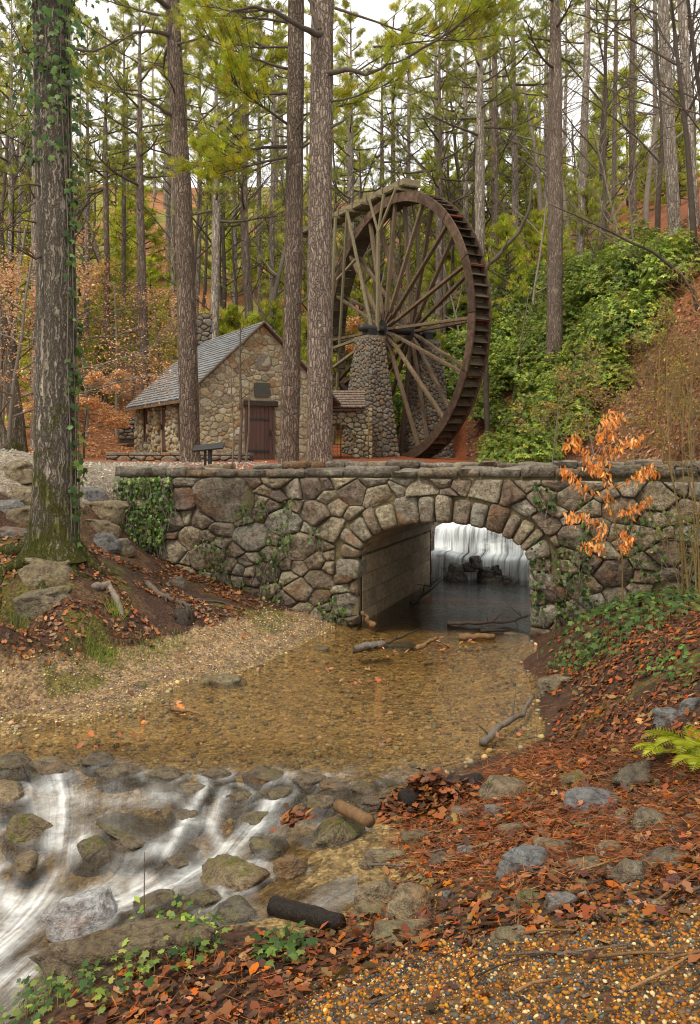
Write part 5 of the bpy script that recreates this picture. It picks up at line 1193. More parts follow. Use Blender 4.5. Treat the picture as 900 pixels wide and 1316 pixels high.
# ================================================================ ivy covered oak
IVY = ([(0, 0, 0), (.18, .38, .02), (.42, .30, .04), (.62, .52, -.04), (.68, .2, .05), (1.05, 0, -.06), (.68, -.2, .05), (.62, -.52, -.04), (.42, -.30, .04), (.18, -.38, .02), (.4, 0, .07)],
       [(10, 0, 1), (10, 1, 2), (10, 2, 3), (10, 3, 4), (10, 4, 5), (10, 5, 6), (10, 6, 7), (10, 7, 8), (10, 8, 9), (10, 9, 0)])
IVYC = [(.055, .105, .022), (.08, .14, .03), (.04, .08, .02), (.12, .18, .04), (.16, .21, .06), (.07, .11, .03)]
def ivy_leaves(name, pos, nrm, size, cols=IVYC, droop=.8, parent=None, m='gloss_leaf'):
    pos = np.asarray(pos); nrm = np.asarray(nrm, float); n = len(pos); nz = nrm+RNG.normal(0, .38, (n, 3)); nz /= np.linalg.norm(nz, axis=1, keepdims=True)
    d = RNG.normal(0, .7, (n, 3))+np.array([0, 0, -droop]); d -= nz*(d*nz).sum(1, keepdims=True); d /= np.linalg.norm(d, axis=1, keepdims=True)
    rot = np.stack([d, np.cross(nz, d), nz], 2)
    return ob(name, scatter_mesh(name, IVY[0], IVY[1], pos, rot, size*RNG.uniform(.55, 1.2, n), pick(cols, n, .2), M[m], False), parent)
DO = 11.0; ob_ = hit(68, 703, 9, 14); DO = ob_.y
oak_pts = [(68, 706), (70, 640), (72, 500), (72, 330), (68, 180), (65, 0), (62, -180), (70, -420)]; oak_w = [62, 58, 52, 47, 44, 42, 38, 30]
oakt = thing('oak_tree', 'stout ivy clad broadleaf trunk with mossy roots on the creek bank', 'tree', ob_)
pp = [P(u, v, DO) for u, v in oak_pts]; pp[0] = ob_+Vector((0, 0, -.15)); rr_ = [w_/2/F*DO for w_ in oak_w]
b = MB(); K = 44; PP = []; RR = []
for i in range(K):
    f = i/(K-1)*(len(pp)-1); j = min(int(f), len(pp)-2); t = f-j; PP.append(pp[j].lerp(pp[j+1], t)-ob_); r_ = rr_[j]+(rr_[j+1]-rr_[j])*t
    h_ = max(PP[-1].z+.15, 0); RR.append(r_*(1+.55*math.exp(-h_/.16)))
b.tube(PP, RR, 28, False, .13, 3.); tk = b.build('trunk', M['oak_bark'], oakt)
# buttress roots
for (az, L, r) in [(-1.2, .75, .1), (-.5, .6, .09), (-2.2, .8, .11), (-2.9, .9, .12), (.2, .7, .1), (2.6, .6, .1), (-1.7, .5, .08)]:
    b = MB(); pts = []
    for k in range(9):
        f = k/8; x = math.cos(az+.25*math.sin(k))*(.12+L*f); y = math.sin(az+.25*math.sin(k))*(.12+L*f); gz = g1(ob_.x+x, ob_.y+y)-ob_.z; pts.append((x, y, gz+.16*(1-f)**3+.02-.05*f))
    b.tube(pts, [r*(1-.75*k/8) for k in range(9)], 8, False, .2, az); b.build('root', M['oak_bark'], oakt)
# upper limbs and thin twigs
add_limbs(oakt, ob_, [([P(66, 320, DO), P(45, 332, DO-.3), P(20, 318, DO-.5), P(-20, 300, DO-.6)], .022), ([P(90, 312, DO), P(105, 295, DO-.2), P(112, 280, DO-.3)], .015), ([P(66, 240, DO), P(35, 236, DO-.4), P(10, 240, DO-.6), P(-20, 230, DO-.7)], .016), ([P(62, 70, DO), P(30, 66, DO-.3), P(22, 45, DO-.4), P(8, 20, DO-.5)], .02), ([P(85, 60, DO), P(120, 66, DO-.2), P(150, 52, DO-.2), P(175, 45, DO-.3)], .022), ([P(62, 290, DO), P(30, 282, DO-.2), P(0, 300, DO-.3), P(-30, 296, DO-.3)], .014), ([P(70, -300, DO), P(150, -420, DO-1), P(230, -520, DO-2)], .14), ([P(66, -250, DO), P(-20, -380, DO+.5), P(-80, -500, DO+1)], .12)])
pos = []; nr_ = []
def trunk_at(v):
    j = max(i for i in range(len(oak_pts)) if oak_pts[i][1] >= v or i == 0); j = min(j, len(oak_pts)-2); t = (oak_pts[j][1]-v)/(oak_pts[j][1]-oak_pts[j+1][1]); return oak_pts[j][0]+(oak_pts[j+1][0]-oak_pts[j][0])*t, (oak_w[j]+(oak_w[j+1]-oak_w[j])*t)/2
rg = random.Random(17)
for i in range(3600):
    v = rg.uniform(-260, 700); uc, hw = trunk_at(v); c = P(uc, v, DO)
    if v < 215: ang = rg.uniform(-math.pi, .5) if rg.random() < .8 else rg.uniform(0, 6.28); off = abs(rg.gauss(0, .1)) if rg.random() < .5 else rg.uniform(.08, .6)*(1-max(v, 0)/330)
    else:
        if rg.random() < .9: continue
        ang = rg.gauss(-.15, .32); off = abs(rg.gauss(0, .05))
    if v < 215 and rg.random() < .2+.45*max(v, 0)/215: continue
    rd = hw/F*DO+off; d = Vector((math.cos(ang), math.sin(ang), 0)); pos.append(tuple(c+d*rd-ob_)); nr_.append(tuple(d+Vector((0, -.3, .25))))
ivy_leaves('ivy', pos, nr_, .095, parent=oakt)
for i in range(4):                            # ivy stems clinging to the bark
    b = MB(); pts = []; a0 = rg.uniform(-1.4, .5)
    for v in range(700, -260, -60):
        uc, hw = trunk_at(v); a0 += rg.uniform(-.12, .12); pts.append(P(uc, v, DO)+Vector((math.cos(a0), math.sin(a0), 0))*(hw/F*DO*1.06)-ob_)
    b.tube(pts, [.007]*len(pts), 5, False); b.build('ivy_stem', M['twig'], oakt)
# ================================================================ rocks
def ico(sub):
    import bmesh
    bm = bmesh.new(); bmesh.ops.create_icosphere(bm, subdivisions=sub, radius=1.0); V = [v.co.copy() for v in bm.verts]; Fc = [tuple(v.index for v in f.verts) for f in bm.faces]; bm.free(); return V, Fc
ICO = {k: ico(k) for k in (2, 3, 4, 5)}
def rock_mesh(seed, sx, sy, sz, sub=4, m=None, facets=17, rough=.06):
    rg_ = random.Random(seed); V0, Fc = ICO[sub]; pl = []
    for i in range(facets):
        n = rvec(rg_); pl.append((n, rg_.uniform(.62, .98)))
    pl.append((Vector((rg_.uniform(-.2, .2), rg_.uniform(-.2, .2), 1)).normalized(), rg_.uniform(.6, .8)))
    off = Vector((seed*1.37 % 50, seed*.71 % 50, 0)); V = []
    for v in V0:
        s = 0.
        for n, d in pl:
            c = v.dot(n)/d
            if c > 0: s += c**26
        r = 1/(max(s, 1e-6)**(1/26)); r = min(r, 1.25)
        r *= 1+rough*1.3*mnoise.noise(v*1.6+off)+rough*mnoise.noise(v*4+off)+rough*.7*mnoise.noise(v*9+off)+rough*.4*mnoise.noise(v*19+off)
        lay = .03*math.sin((v.z+.25*mnoise.noise(v*1.5+off))*16)*(abs(v.z) < .9)
        hx_ = math.hypot(v.x, v.y)
        if v.z < 0 and hx_ > 1e-4: k_ = (1+.12*min(-v.z*2, 1))/hx_*min(1, hx_*3); V.append((v.x*k_*sx*(r*.35+.65), v.y*k_*sy*(r*.35+.65), v.z*max(sz*r, .8*sx)))   # set into its bed: no undercut
        else: V.append((v.x*sx*(r+lay), v.y*sy*(r+lay), v.z*sz*r))
    return mesh('rock', V, Fc, m)
rock_id = 0; RAPID_ROCKS = []
def whit(u, v):
    z = -.2
    for _ in range(8):
        q = gp(u, v, z); z = max(float(wlev(np.array([q[0]]), np.array([q[1]]))[0]), g1(q[0], q[1]))
    return Vector(gp(u, v, z))
def rock(label, u, vb, wpx, hpx, m='rock', group=None, sub=4, flat=None, dmin=1.6, sink=.3, tilt=.12, name='rock', base=None, depth=.75, lift=0.):
    """u, vb: where its lower edge meets the land in the picture"""
    global rock_id; rock_id += 1
    wet_ = base is None and u < 490 and 965 < vb < 1262
    if wet_: sink = max(sink, .5)
    q = (whit(u, vb) if (u < 490 and 965 < vb < 1262) else hit(u, vb, dmin)) if base is None else Vector(base); D = q.y; w_ = wpx/F*D; sy = w_*depth/2; ph = math.atan((vb-HOR)/F)
    h_ = max((hpx/F*D-math.sin(ph)*2*sy*.8)/math.cos(ph), .26*w_)
    if flat: h_ = flat*w_
    sz = h_/2/(1-sink); c = Vector((q.x, D+sy*.85, 0)); c.z = (q.z if (wet_ or base is not None) else min(g1(c.x, c.y), q.z+.3*h_))+sz*(1-2*sink)+lift
    if wet_: RAPID_ROCKS.append((c.x, c.y, w_*.5, sy))
    o = ob(name, rock_mesh(rock_id*7+3, w_/2*1.02, sy, sz, sub, M[m]), None, c); o.rotation_euler = (random.uniform(-tilt, tilt), random.uniform(-tilt, tilt), random.uniform(-.35, .35))
    return tag(o, label, 'rock', group)
# left bank
rock('broad flat grey boulder under the roots of the ivy tree', 50, 745, 88, 28, 'rock_tan', depth=.6, flat=.28)
rock('layered mossy outcrop with a pale lichen face below the ivy tree', 52, 785, 74, 34, 'rock_moss', depth=.7, flat=.3)
rock('squat boulder on the road verge beyond the ivy tree', 18, 616, 46, 24, 'rock_tan')
rock('weathered ledge at the road edge beside the bridge end', 128, 662, 56, 30, 'rock_tan', depth=.6, flat=.3)
rock('stone step below the ledge beside the bridge end', 126, 682, 46, 20, 'rock_tan', depth=.7, flat=.25)
rock('small brown rock resting on the steps beside the bridge', 155, 712, 30, 22, 'rock')
rock('leaf caught slab on the steps beside the ivy tree', 132, 704, 42, 22, 'rock_grey')
for i, (u, v, w_, h_) in enumerate([(20, 668, 60, 26), (5, 655, 44, 26), (38, 652, 52, 24), (12, 690, 40, 18), (22, 640, 50, 20), (112, 640, 46, 18)]):
    rock('grey weathered ledge rock beside the gravel road', u, v, w_, h_, 'rock_grey' if i % 2 else 'rock_tan', 'ledge rocks beside the gravel road', 3, flat=.26)
rock('small flat stone half buried in the leaf slope', 225, 752, 26, 14, 'rock')
rock('dark wet round pebble on the gravel beach', 180, 884, 17, 9, 'rock_moss', sub=3)
rock('low pale rock at the waterline of the gravel beach', 290, 884, 56, 17, 'rock_tan', sub=4, flat=.22)
rock('rounded tan rock beside the waterline slab', 265, 882, 20, 16, 'rock_tan', sub=3)
# pool
rock('pale domed rock amid sticks in the pool', 511, 838, 42, 14, 'rock_grey', sub=4, sink=.42)
rock('flat wet rock at the mouth of the tunnel', 526, 799, 32, 9, 'rock', sub=3, sink=.4)
rock('tan rounded rock in the water by the arch foot', 662, 823, 30, 15, 'rock_tan', sub=4, sink=.35)
rock('small flat stone breaking the pool surface', 412, 838, 22, 7, 'rock_grey', sub=3, sink=.4)
rock('mossy yellow green boulder at the pool edge under the ivy', 718, 886, 46, 26, 'rock_moss')
# rapids
rock('mossy round boulder at the white water edge', 28, 1080, 54, 46, 'rock_moss')
rock('dark mossy boulder behind the round one', 5, 1030, 54, 34, 'rock_moss')
rock('small mossy rock splitting the white water', 28, 1118, 40, 26, 'rock_moss')
rock('green topped rock jutting beside the chute', 112, 1102, 56, 34, 'rock_moss')
rock('low flat rock on the lip of the rapids', 152, 1000, 62, 20, 'rock_stream', sink=.55)
rock('leaf draped rock on the lip of the rapids', 275, 1003, 48, 18, 'rock_stream', sink=.55)
rock('wet shelf rock where the pool spills over', 62, 995, 56, 18, 'rock_stream', sink=.55)
rock('broad water polished dome in the middle of the rapids', 175, 1090, 125, 52, 'rock_stream', flat=.06, sink=.6, depth=.9)
rock('reddish mossy boulder beside the lower rapids', 300, 1146, 98, 48, 'rock_moss', depth=.7)
rock('pale grey tilted slab in the rapids', 100, 1204, 84, 66, 'rock_pale', flat=.34, depth=.8, tilt=.2, lift=.1)
rock('mossy square rock holding back the pool', 432, 1086, 82, 44, 'rock_moss')
rock('leaf capped rock beside the driftwood', 375, 1130, 42, 44, 'rock_moss')
rock('long wet slab sloping along the near bank', 165, 1248, 230, 70, 'rock_stream', flat=.2, depth=.45, sink=.45)
rock('tan ridged rock on the leafy shore', 532, 1178, 66, 52, 'rock_tan')
rock('flat wet rock where the near bank meets the rapids', 300, 1188, 70, 24, 'rock', sink=.4)
for i, (u, v, w_, h_) in enumerate([(340, 1005, 44, 12), (395, 1008, 40, 12), (355, 1028, 40, 14), (430, 1015, 40, 12), (470, 1020, 36, 12), (240, 1020, 40, 14), (210, 1003, 44, 12), (330, 1060, 46, 16), (235, 1055, 40, 18), (300, 1030, 36, 14), (410, 1040, 40, 14), (225, 1110, 50, 20), (10, 985, 40, 14), (345, 1090, 40, 20), (260, 1165, 40, 14), (200, 1165, 44, 16), (480, 1035, 30, 10), (120, 980, 30, 8), (500, 1010, 30, 8)]):
    rock('wet brown stone under the thin water of the rapids', u, v+3, w_*1.2, h_*.9, 'rock_stream', 'stones under the rapids', 4, sink=.6, depth=1.1, flat=.16 if i % 2 else .24)
# right foreground
for (lab, u, v, w_, h_, m_) in [('grey flat topped rock ringed with moss', 772, 1042, 70, 30, 'rock_grey'), ('long grey rock sunk in pine straw', 690, 1122, 92, 26, 'rock_grey'), ('squat upright rock between leaves and gravel', 812, 1136, 50, 44, 'rock'), ('mossy peaked rock behind the upright one', 842, 1066, 52, 36, 'rock_moss'),
    ('brown low slab at the gravel path edge', 866, 1112, 66, 26, 'rock'), ('tan blunt rock in the leaf litter', 716, 1096, 56, 26, 'rock_tan'), ('rust brown rock among pine straw', 666, 1072, 48, 22, 'rock_tan'), ('pale flat cobble on the orange gravel', 663, 1212, 62, 22, 'rock_tan'), ('small mossy tooth shaped rock by the gravel', 677, 1170, 42, 36, 'rock_moss'),
    ('flat square stone set level with the gravel', 728, 1168, 50, 20, 'rock_grey'), ('mossy mound rock at the shore of the pool', 662, 1028, 86, 22, 'rock_moss'), ('long low ledge rock below the fern', 825, 1006, 66, 16, 'rock'), ('grey angular block beside the fern', 866, 926, 42, 24, 'rock_grey'), ('second grey block higher on the fern bank', 892, 912, 30, 22, 'rock_grey'),
    ('flat mossy stone behind the grey flat topped rock', 745, 1008, 50, 14, 'rock_moss'), ('round brown stone beside the grey flat topped rock', 800, 1052, 24, 18, 'rock_tan'), ('dark brown slab near the driftwood log', 600, 1052, 44, 14, 'rock'), ('buff rock beside the tan ridged rock', 485, 1160, 60, 34, 'rock_tan'), ('low tan shore rock beside the ridged one', 475, 1180, 56, 18, 'rock_tan'),
    ('grey rock among leaves above the gravel', 604, 1098, 34, 16, 'rock_grey'), ('tan sunken rock above the gravel edge', 520, 1208, 86, 20, 'rock_tan'), ('small brown stone behind the upright rock', 790, 1095, 46, 16, 'rock_moss'), ('flat grey stone near the debris heap', 640, 1048, 40, 12, 'rock_grey'), ('tawny slab beside the long grey rock', 760, 1122, 50, 20, 'rock_tan'), ('brown stone bedded in straw by the shore rocks', 570, 1115, 44, 18, 'rock'), ('greenish stone bedded in wet sand by the rapids', 500, 1110, 50, 20, 'rock_moss'), ('mossy bump of rock at the foot of the debris heap', 530, 1085, 46, 20, 'rock_moss')]:
    rock(lab, u, v, w_, h_, m_, sink=.52)
rg = random.Random(8)
for i in range(46):
    u = rg.uniform(470, 900); v = rg.uniform(1000, 1190)
    if u < 560 and v < 1060: continue
    rock('small loose stone lying in the leaf litter of the near bank', u, v, rg.uniform(10, 24), rg.uniform(6, 13), rg.choice(('rock', 'rock_tan', 'rock_grey', 'rock_moss')), 'loose stones on the near bank', 3, sink=.35)
# below the falls
for i, (lab, u, v, w_, h_) in enumerate([('black wet boulder standing in the falling water', 588, 748, 32, 36), ('smaller dark boulder under the falls', 611, 728, 18, 20), ('dark wet boulder beside the falls', 603, 732, 16, 14), ('dark wet block at the foot of the falls', 655, 752, 24, 18), ('mossy dark slab at the foot of the falls', 671, 740, 26, 12), ('flat dark rock in the spray', 632, 748, 30, 12), ('dark stone piled beside the falls', 645, 735, 22, 14), ('dark mossy stone above the pile', 668, 728, 22, 12), ('dark rock behind the arch foot', 690, 745, 26, 20), ('dark stone in the middle of the pile', 626, 738, 24, 14)]):
    D = min(2.62*F/(v-575.), 16.75); q = P(u, v, D); rock(lab, u, v, w_, h_*.85, 'rock_wet', sub=3, base=q, sink=.3)
    bpy.data.objects[-1] if False else None
# ================================================================ waterfall
def fall_profile(si, off, jit):
    pr = []; k = FALL_K+4*FALL_D+.5; pr.append((k, FALL_H[4])); 
    for i in (4, 3, 2, 1):
        kk = FALL_K+(i-1)*FALL_D+jit*(vnoise(np.array([si*2.2]), np.array([i*7.3]), 5)[0]-.5); h1 = FALL_H[i]+.12*(vnoise(np.array([si*1.7]), np.array([i*3.1]), 6)[0]-.5); h0 = FALL_H[i-1]-(.1 if i == 1 else 0)
        pr += [(kk+.12, h1), (kk+.03, h1-.015), (kk-.03, h1-.06), (kk-.06, h1-.16), (kk-.08, (h1+h0)/2), (kk-.10, h0+.02)]
    return [(k+0*off, z+off) for k, z in pr]
def fall_mesh(off, ksh, name, m, s0, s1, n=150):
    V = []; C_ = []
    for i, s in enumerate(np.linspace(s0, s1, n)):
        pr = fall_profile(s, off, .55)
        for j, (k, z) in enumerate(pr):
            jit = .03*(vnoise(np.array([s*9]), np.array([j*.7]), 9)[0]-.5); p = BR(s, k-ksh+jit, z); V.append(tuple(p)); C_.append(((s+2)*.1, (z+1)*.2, .5))
    m_ = len(pr); ii = np.arange(n*m_).reshape(n, m_); Fi = np.stack([ii[:-1, :-1].ravel(), ii[1:, :-1].ravel(), ii[1:, 1:].ravel(), ii[:-1, 1:].ravel()], 1)
    return big_mesh(name, V, Fi, m, C_)
def fall_mat():
    g = G('falling_water'); c = g.n('SeparateColor', {0: g.attr('col')}); s_ = g.math('MULTIPLY', c.outputs[0], 10.); z_ = g.math('MULTIPLY', c.outputs[1], 5.)
    v = g.n('CombineXYZ', {0: s_, 1: z_, 2: 0.}).outputs[0]
    st = g.noise(g.mapv(v, (13, .9, 1)), 1., 5, .62); s2 = g.noise(g.mapv(v, (2.2, 2.0, 1)), 1., 3, .5); s3 = g.noise(g.mapv(v, (34, .7, 1)), 1., 3, .5)
    f = g.math('ADD', g.ramp(st, [(.32, .10), (.58, 1.)]), g.ramp(s2, [(.38, -.15), (.7, .35)])); f = g.math('SUBTRACT', f, g.ramp(s3, [(.4, .15), (.6, 0.)]), clamp=True); gap = g.noise(g.mapv(v, (1.5, 2.6, 1), (4, 2, 0)), 1., 4, .6); f = g.math('MULTIPLY', f, g.ramp(gap, [(.30, .3), (.46, 1.)]))
    b = g.bump(st, .5, .05); wh = g.bsdf((.82, .87, .90), .6, b, .2); tr = g.n('BsdfTransparent', {'Color': (.85, .9, .95)}).outputs[0]
    return g.done(g.n('MixShader', {0: f, 1: tr, 2: wh}).outputs[0])
M['fall'] = fall_mat()
tag(ob('rock_ledge', fall_mesh(-.05, -.04, 'rock_ledge', M['rock_wet'], -.7, 4.5)), 'stepped black rock ledges under the waterfall', 'rock')
tag(ob('waterfall', fall_mesh(.0, .0, 'waterfall', M['fall'], -.25, 4.3, 220)), 'white stepped waterfall seen through the bridge arch', 'waterfall', None, 'structure')
# mossy side wall at the far end of the tunnel
rock('moss streaked boulder at the far mouth of the tunnel', 562, 745, 26, 80, 'rock_moss', base=BR(-.25, 4.5, -.1), sink=.1, depth=1.)
# ================================================================ wood in and by the water
def stick(name, label, uvz, r, m, cat='stick', group=None, n=8, taper=.5, twigs=0, lift=None):
    pts = []
    for q in uvz:
        u, v = q[0], q[1]
        if len(q) > 2: p = Vector(gp(u, v, q[2]))
        else: p = hit(u, v); p.z = max(p.z, 0 if p.y > 7.3 else p.z)+r*.6
        pts.append(p)
    o0 = pts[0].copy(); b = MB(); P_ = []; R_ = []; L = len(pts)-1; rg_ = random.Random(int(uvz[0][0]*3+uvz[0][1]))
    for i in range(L):
        for k in range(5): P_.append(pts[i].lerp(pts[i+1], k/5)-o0+(rvec(rg_)*r*(.3 if n < 10 else .08) if i+k else Vector())); R_.append(r*(1-taper*(i+k/5)/L)*(rg_.uniform(.88, 1.12) if n < 10 else rg_.uniform(.96, 1.04)))
    P_.append(pts[-1]-o0); R_.append(r*(1-taper)); b.tube(P_, R_, n, True, .25 if n < 10 else .1, r*50)
    for k in range(twigs):
        i = rg_.randrange(2, len(P_)-1); b.tube(branch_path(rg_, P_[i], rvec(rg_)+Vector((0, 0, .3)), rg_.uniform(4, 9)*r, 4, 0, .25), [r*.3, r*.22, r*.14, r*.04], 5, False)
    o = b.build(name, M[m], None, True, o0); return tag(o, label, cat, group)
stick('log', 'black waterlogged log lying on the near shore', [(352, 1172), (395, 1184), (437, 1196)], .058, 'black_wood', 'log', n=14, taper=.1)
stick('driftwood_log', 'dark rotting driftwood log beside the leaf heap', [(520, 1032, .06), (565, 1012, .1), (618, 1004, .1)], .085, 'black_wood', 'log', n=12, taper=.35)
stick('broken_branch', 'broken pale ended stick propped on the mossy square rock', [(435, 1036, .1), (476, 1056, .14)], .045, 'tan_wood', 'branch', n=10, taper=.1)
stick('fallen_branch', 'bent branch lying in the pool shallows by the leafy bank', [(620, 955, .02), (640, 935, .04), (672, 918, .05), (686, 895, .1)], .034, 'grey_wood', 'branch', twigs=3)
stick('fallen_branch', 'long dark branch across the pool under the arch', [(575, 801, .03), (620, 800, .06), (655, 799, .05), (683, 790, .16)], .032, 'wet_wood', 'branch', twigs=5)
stick('fallen_branch', 'thin branch pointing out of the pool beside the domed rock', [(455, 838, .02), (500, 826, .05), (540, 808, .14)], .022, 'wet_wood', 'branch', twigs=4)
stick('driftwood', 'bleached floating wood under the arch', [(590, 819, .02), (620, 818, .03), (635, 818, .02)], .05, 'tan_wood', 'driftwood', taper=.2)
stick('driftwood', 'grey bark covered log beside the domed pool rock', [(458, 834, .03), (482, 829, .05), (497, 828, .03)], .06, 'grey_wood', 'driftwood', taper=.3)
stick('driftwood', 'short forked stick lying on the domed pool rock', [(535, 834, .02), (550, 826, .08), (562, 820, .16)], .035, 'tan_wood', 'driftwood', twigs=2)
stick('driftwood', 'flat bark strip floating by the arch foot', [(618, 811, .02), (655, 810, .03)], .03, 'wet_wood', 'driftwood')
stick('driftwood', 'broken root snag jutting at the tunnel wall foot', [(482, 805, .0), (472, 796, .1), (466, 786, .22)], .05, 'tan_wood', 'driftwood')
stick('driftwood', 'dark debris lodged along the tunnel wall', [(530, 775, .0), (550, 760, .1), (568, 745, .15)], .05, 'wet_wood', 'driftwood', twigs=4)
stick('driftwood', 'peeling stick lying in the shallows near the beach', [(222, 911, .01), (245, 914, .02), (262, 919, .02)], .022, 'tan_wood', 'driftwood')
stick('root', 'bleached grey root lying on the leaf slope below the bridge', [(188, 752), (205, 766), (228, 776), (246, 782)], .045, 'grey_wood', 'root', twigs=2)
stick('root', 'dark looped root humped out of the mossy bank', [(122, 758), (140, 755), (148, 772), (158, 796)], .05, 'twig', 'root', taper=.3)
stick('root', 'thin root crossing the leaf slope near the wall', [(250, 772), (285, 776), (315, 785)], .022, 'grey_wood', 'root')
for (u, v) in [(232, 802)]:
    q = hit(u, v); t = thing('tree_stump', 'rotten splintered stump on the left leaf bank', 'stump', q+Vector((0, .15, -.05))); b = MB()
    b.tube([(0, 0, -.1), (0, 0, .08), (.02, 0, .2)], [.2, .15, .11], 14, True, .3, 4); b.build('base', M['wet_wood'], t)
    for k in range(9):
        a = k*.7; b = MB(); h_ = random.uniform(.02, .12); b.tube([(.1*math.cos(a), .1*math.sin(a), .1), (.09*math.cos(a), .09*math.sin(a), .13+h_*.6), (.08*math.cos(a), .08*math.sin(a), .15+h_)], [.045, .03, .006], 6); b.build('splinter', M['wet_wood'], t)
rg = random.Random(12)
for i in range(44):
    u = rg.uniform(430, 900); v = rg.uniform(990, 1300)
    if u < 560 and v < 1090: continue
    q = hit(u, v); a = rg.uniform(-.5, .5); L = rg.uniform(.12, .42); e = (q.x+math.cos(a)*L, q.y+math.sin(a)*L); z1 = g1(*e); b = MB(); r = rg.uniform(.004, .009)
    b.tube([(0, 0, .02), (math.cos(a)*L*.5, math.sin(a)*L*.5+rg.uniform(-.02, .02), (z1-q.z)/2+.025), (e[0]-q.x, e[1]-q.y, z1-q.z+.02)], [r, r*.9, r*.6], 5)
    tag(b.build('twig', M[rg.choice(('tan_wood', 'grey_wood', 'wet_wood'))], None, True, q), 'small fallen twig lying on the litter of the near bank', 'twig', 'fallen twigs on the near bank')
# fallen wood among the dark rocks by the falls
for (lab, a, c_, r) in [('dead branch slanting across the rocks below the falls', (612, 720), (690, 712), .014), ('thin bare branch reaching over the falls pool', (640, 738), (692, 716), .012)]:
    p, q = P(*a, 17.2), P(*c_, 17.0); b = MB(); b.tube([Vector(), (q-p)*.5+Vector((0, 0, .05)), q-p], [r, r*.8, r*.5], 6); tag(b.build('dead_branch', M['wet_wood'], None, True, p), lab, 'branch')
# ================================================================ litter, gravel, moss
def spread(n, poly, x0, x1, y0, y1, zmin=-9, nearwater=False):
    x = RNG.uniform(x0, x1, n); y = RNG.uniform(y0, y1, n); z = ground(x, y); yy = np.maximum(y, .8); u = 450+x/yy*F; v = HOR-(z-EYE)/yy*F
    k = in_poly(u+RNG.normal(0, 9, n), v+RNG.normal(0, 7, n), poly) & (z > zmin); s, kk = to_sk(x, y); k &= (kk < -.08)
    return x[k], y[k], z[k]
L_RIGHT = [(700, 872), (715, 838), (760, 792), (900, 735), (1300, 700), (1500, 1100), (1500, 1330), (920, 1182), (760, 1195), (640, 1205), (560, 1222), (470, 1240), (420, 1280), (340, 1340), (40, 1360), (90, 1292), (170, 1252), (235, 1228), (320, 1212), (430, 1190), (500, 1165), (500, 1095), (540, 1055), (600, 1015), (660, 985), (705, 960), (722, 930)]
L_LEFT = [(-900, 620), (0, 690), (120, 700), (160, 705), (300, 750), (352, 770), (330, 787), (230, 812), (130, 838), (0, 845), (-900, 860)]
LIT = [(.23, .085, .032), (.28, .12, .05), (.075, .036, .02), (.33, .18, .095), (.36, .12, .03), (.11, .05, .03), (.24, .09, .04), (.15, .075, .035), (.19, .125, .055)]
LT = [([(0, 0, 0), (.3, .24, .09), (.7, .26, .06), (1, 0, .1), (.7, -.24, .1), (.3, -.22, .05), (.5, 0, -.02)], [(6, 0, 1), (6, 1, 2), (6, 2, 3), (6, 3, 4), (6, 4, 5), (6, 5, 0)]),
      ([(0, 0, 0), (.22, .3, .14), (.45, .16, .04), (.66, .36, .18), (1, .02, .02), (.7, -.34, .06), (.46, -.15, .02), (.24, -.3, .15), (.5, 0, .02)], [(8, 0, 1), (8, 1, 2), (8, 2, 3), (8, 3, 4), (8, 4, 5), (8, 5, 6), (8, 6, 7), (8, 7, 0)])]
def litter(name, label, parts, cols=LIT, smin=.022, smax=.088, up=.006):
    Vs = []; objs = []
    xs_, ys_, zs_ = [np.concatenate([p[i] for p in parts]) for i in range(3)]; n = len(xs_); nm = gnormal(xs_, ys_); nm = nm+RNG.normal(0, .3, (n, 3)); nm[:, 2] = np.abs(nm[:, 2])
    pos = np.stack([xs_, ys_, zs_+up+np.abs(RNG.normal(0, .012, n))], 1); rot = frames(nm, RNG.uniform(0, 6.28, n)); half = n//2
    for k, sl_ in enumerate((slice(0, half), slice(half, n))):
        t = LT[k]; m_ = len(pos[sl_])
        if m_ < 1: continue
        me = scatter_mesh(name, t[0], t[1], pos[sl_], rot[sl_], np.stack([RNG.uniform(smin, smax, m_)]*2+[RNG.uniform(smin, smax, m_)], 1), pick(cols, m_, .25), M['litter'], False); objs.append(tag(ob(name, me), label[k], None, None, 'stuff'))
    return objs
right = spread(52000, L_RIGHT, -1.8, 5.5, 2.2, 12.2); left = spread(30000, L_LEFT, -9, -1, 8.2, 14.6)
keepr = fbm(right[0], right[1], 1.9, 3, 71)+RNG.normal(0, .07, len(right[0])) > .40; right = tuple(a[keepr] for a in right)
keepl = fbm(left[0], left[1], 1.6, 3, 72) > .42; left = tuple(a[keepl] for a in left)
litter('leaf_litter', ['fallen brown oak leaves carpeting the near right bank', 'curled red brown leaves over the near right bank'], [right])
litter('leaf_litter', ['fallen leaves on the bank below the ivy tree', 'curled dead leaves on the bank below the ivy tree'], [left], LIT[:4]+[(.2, .13, .09)])
# litter on the slopes beyond the bridge
def slope_litter(label, n, u0, u1, y0, y1, cols, s0, s1):
    y = RNG.uniform(y0, y1, n); u = RNG.uniform(u0, u1, n); x = (u-450)/F*y; z = ground(x, y); s, kk = to_sk(x, y); k = (kk > 5) & (z > 2.16) & ~((s > -.8) & (s < 4.7) & (kk < 9.6)); litter('leaf_litter', label, [(x[k], y[k], z[k])], cols, s0, s1, .02)
slope_litter(['russet leaves covering the steep bank above the parapet', 'curled russet leaves covering the steep bank'], 30000, 600, 1000, 20, 46, [(.34, .16, .085), (.42, .23, .14), (.25, .12, .07), (.46, .27, .18), (.18, .10, .06), (.36, .2, .11)], .1, .19)
slope_litter(['pale russet leaves on the bank beyond the road', 'curled russet leaves on the bank beyond the road'], 14000, -60, 330, 27, 56, [(.44, .23, .13), (.52, .30, .18), (.34, .17, .09), (.5, .26, .12)], .1, .2)
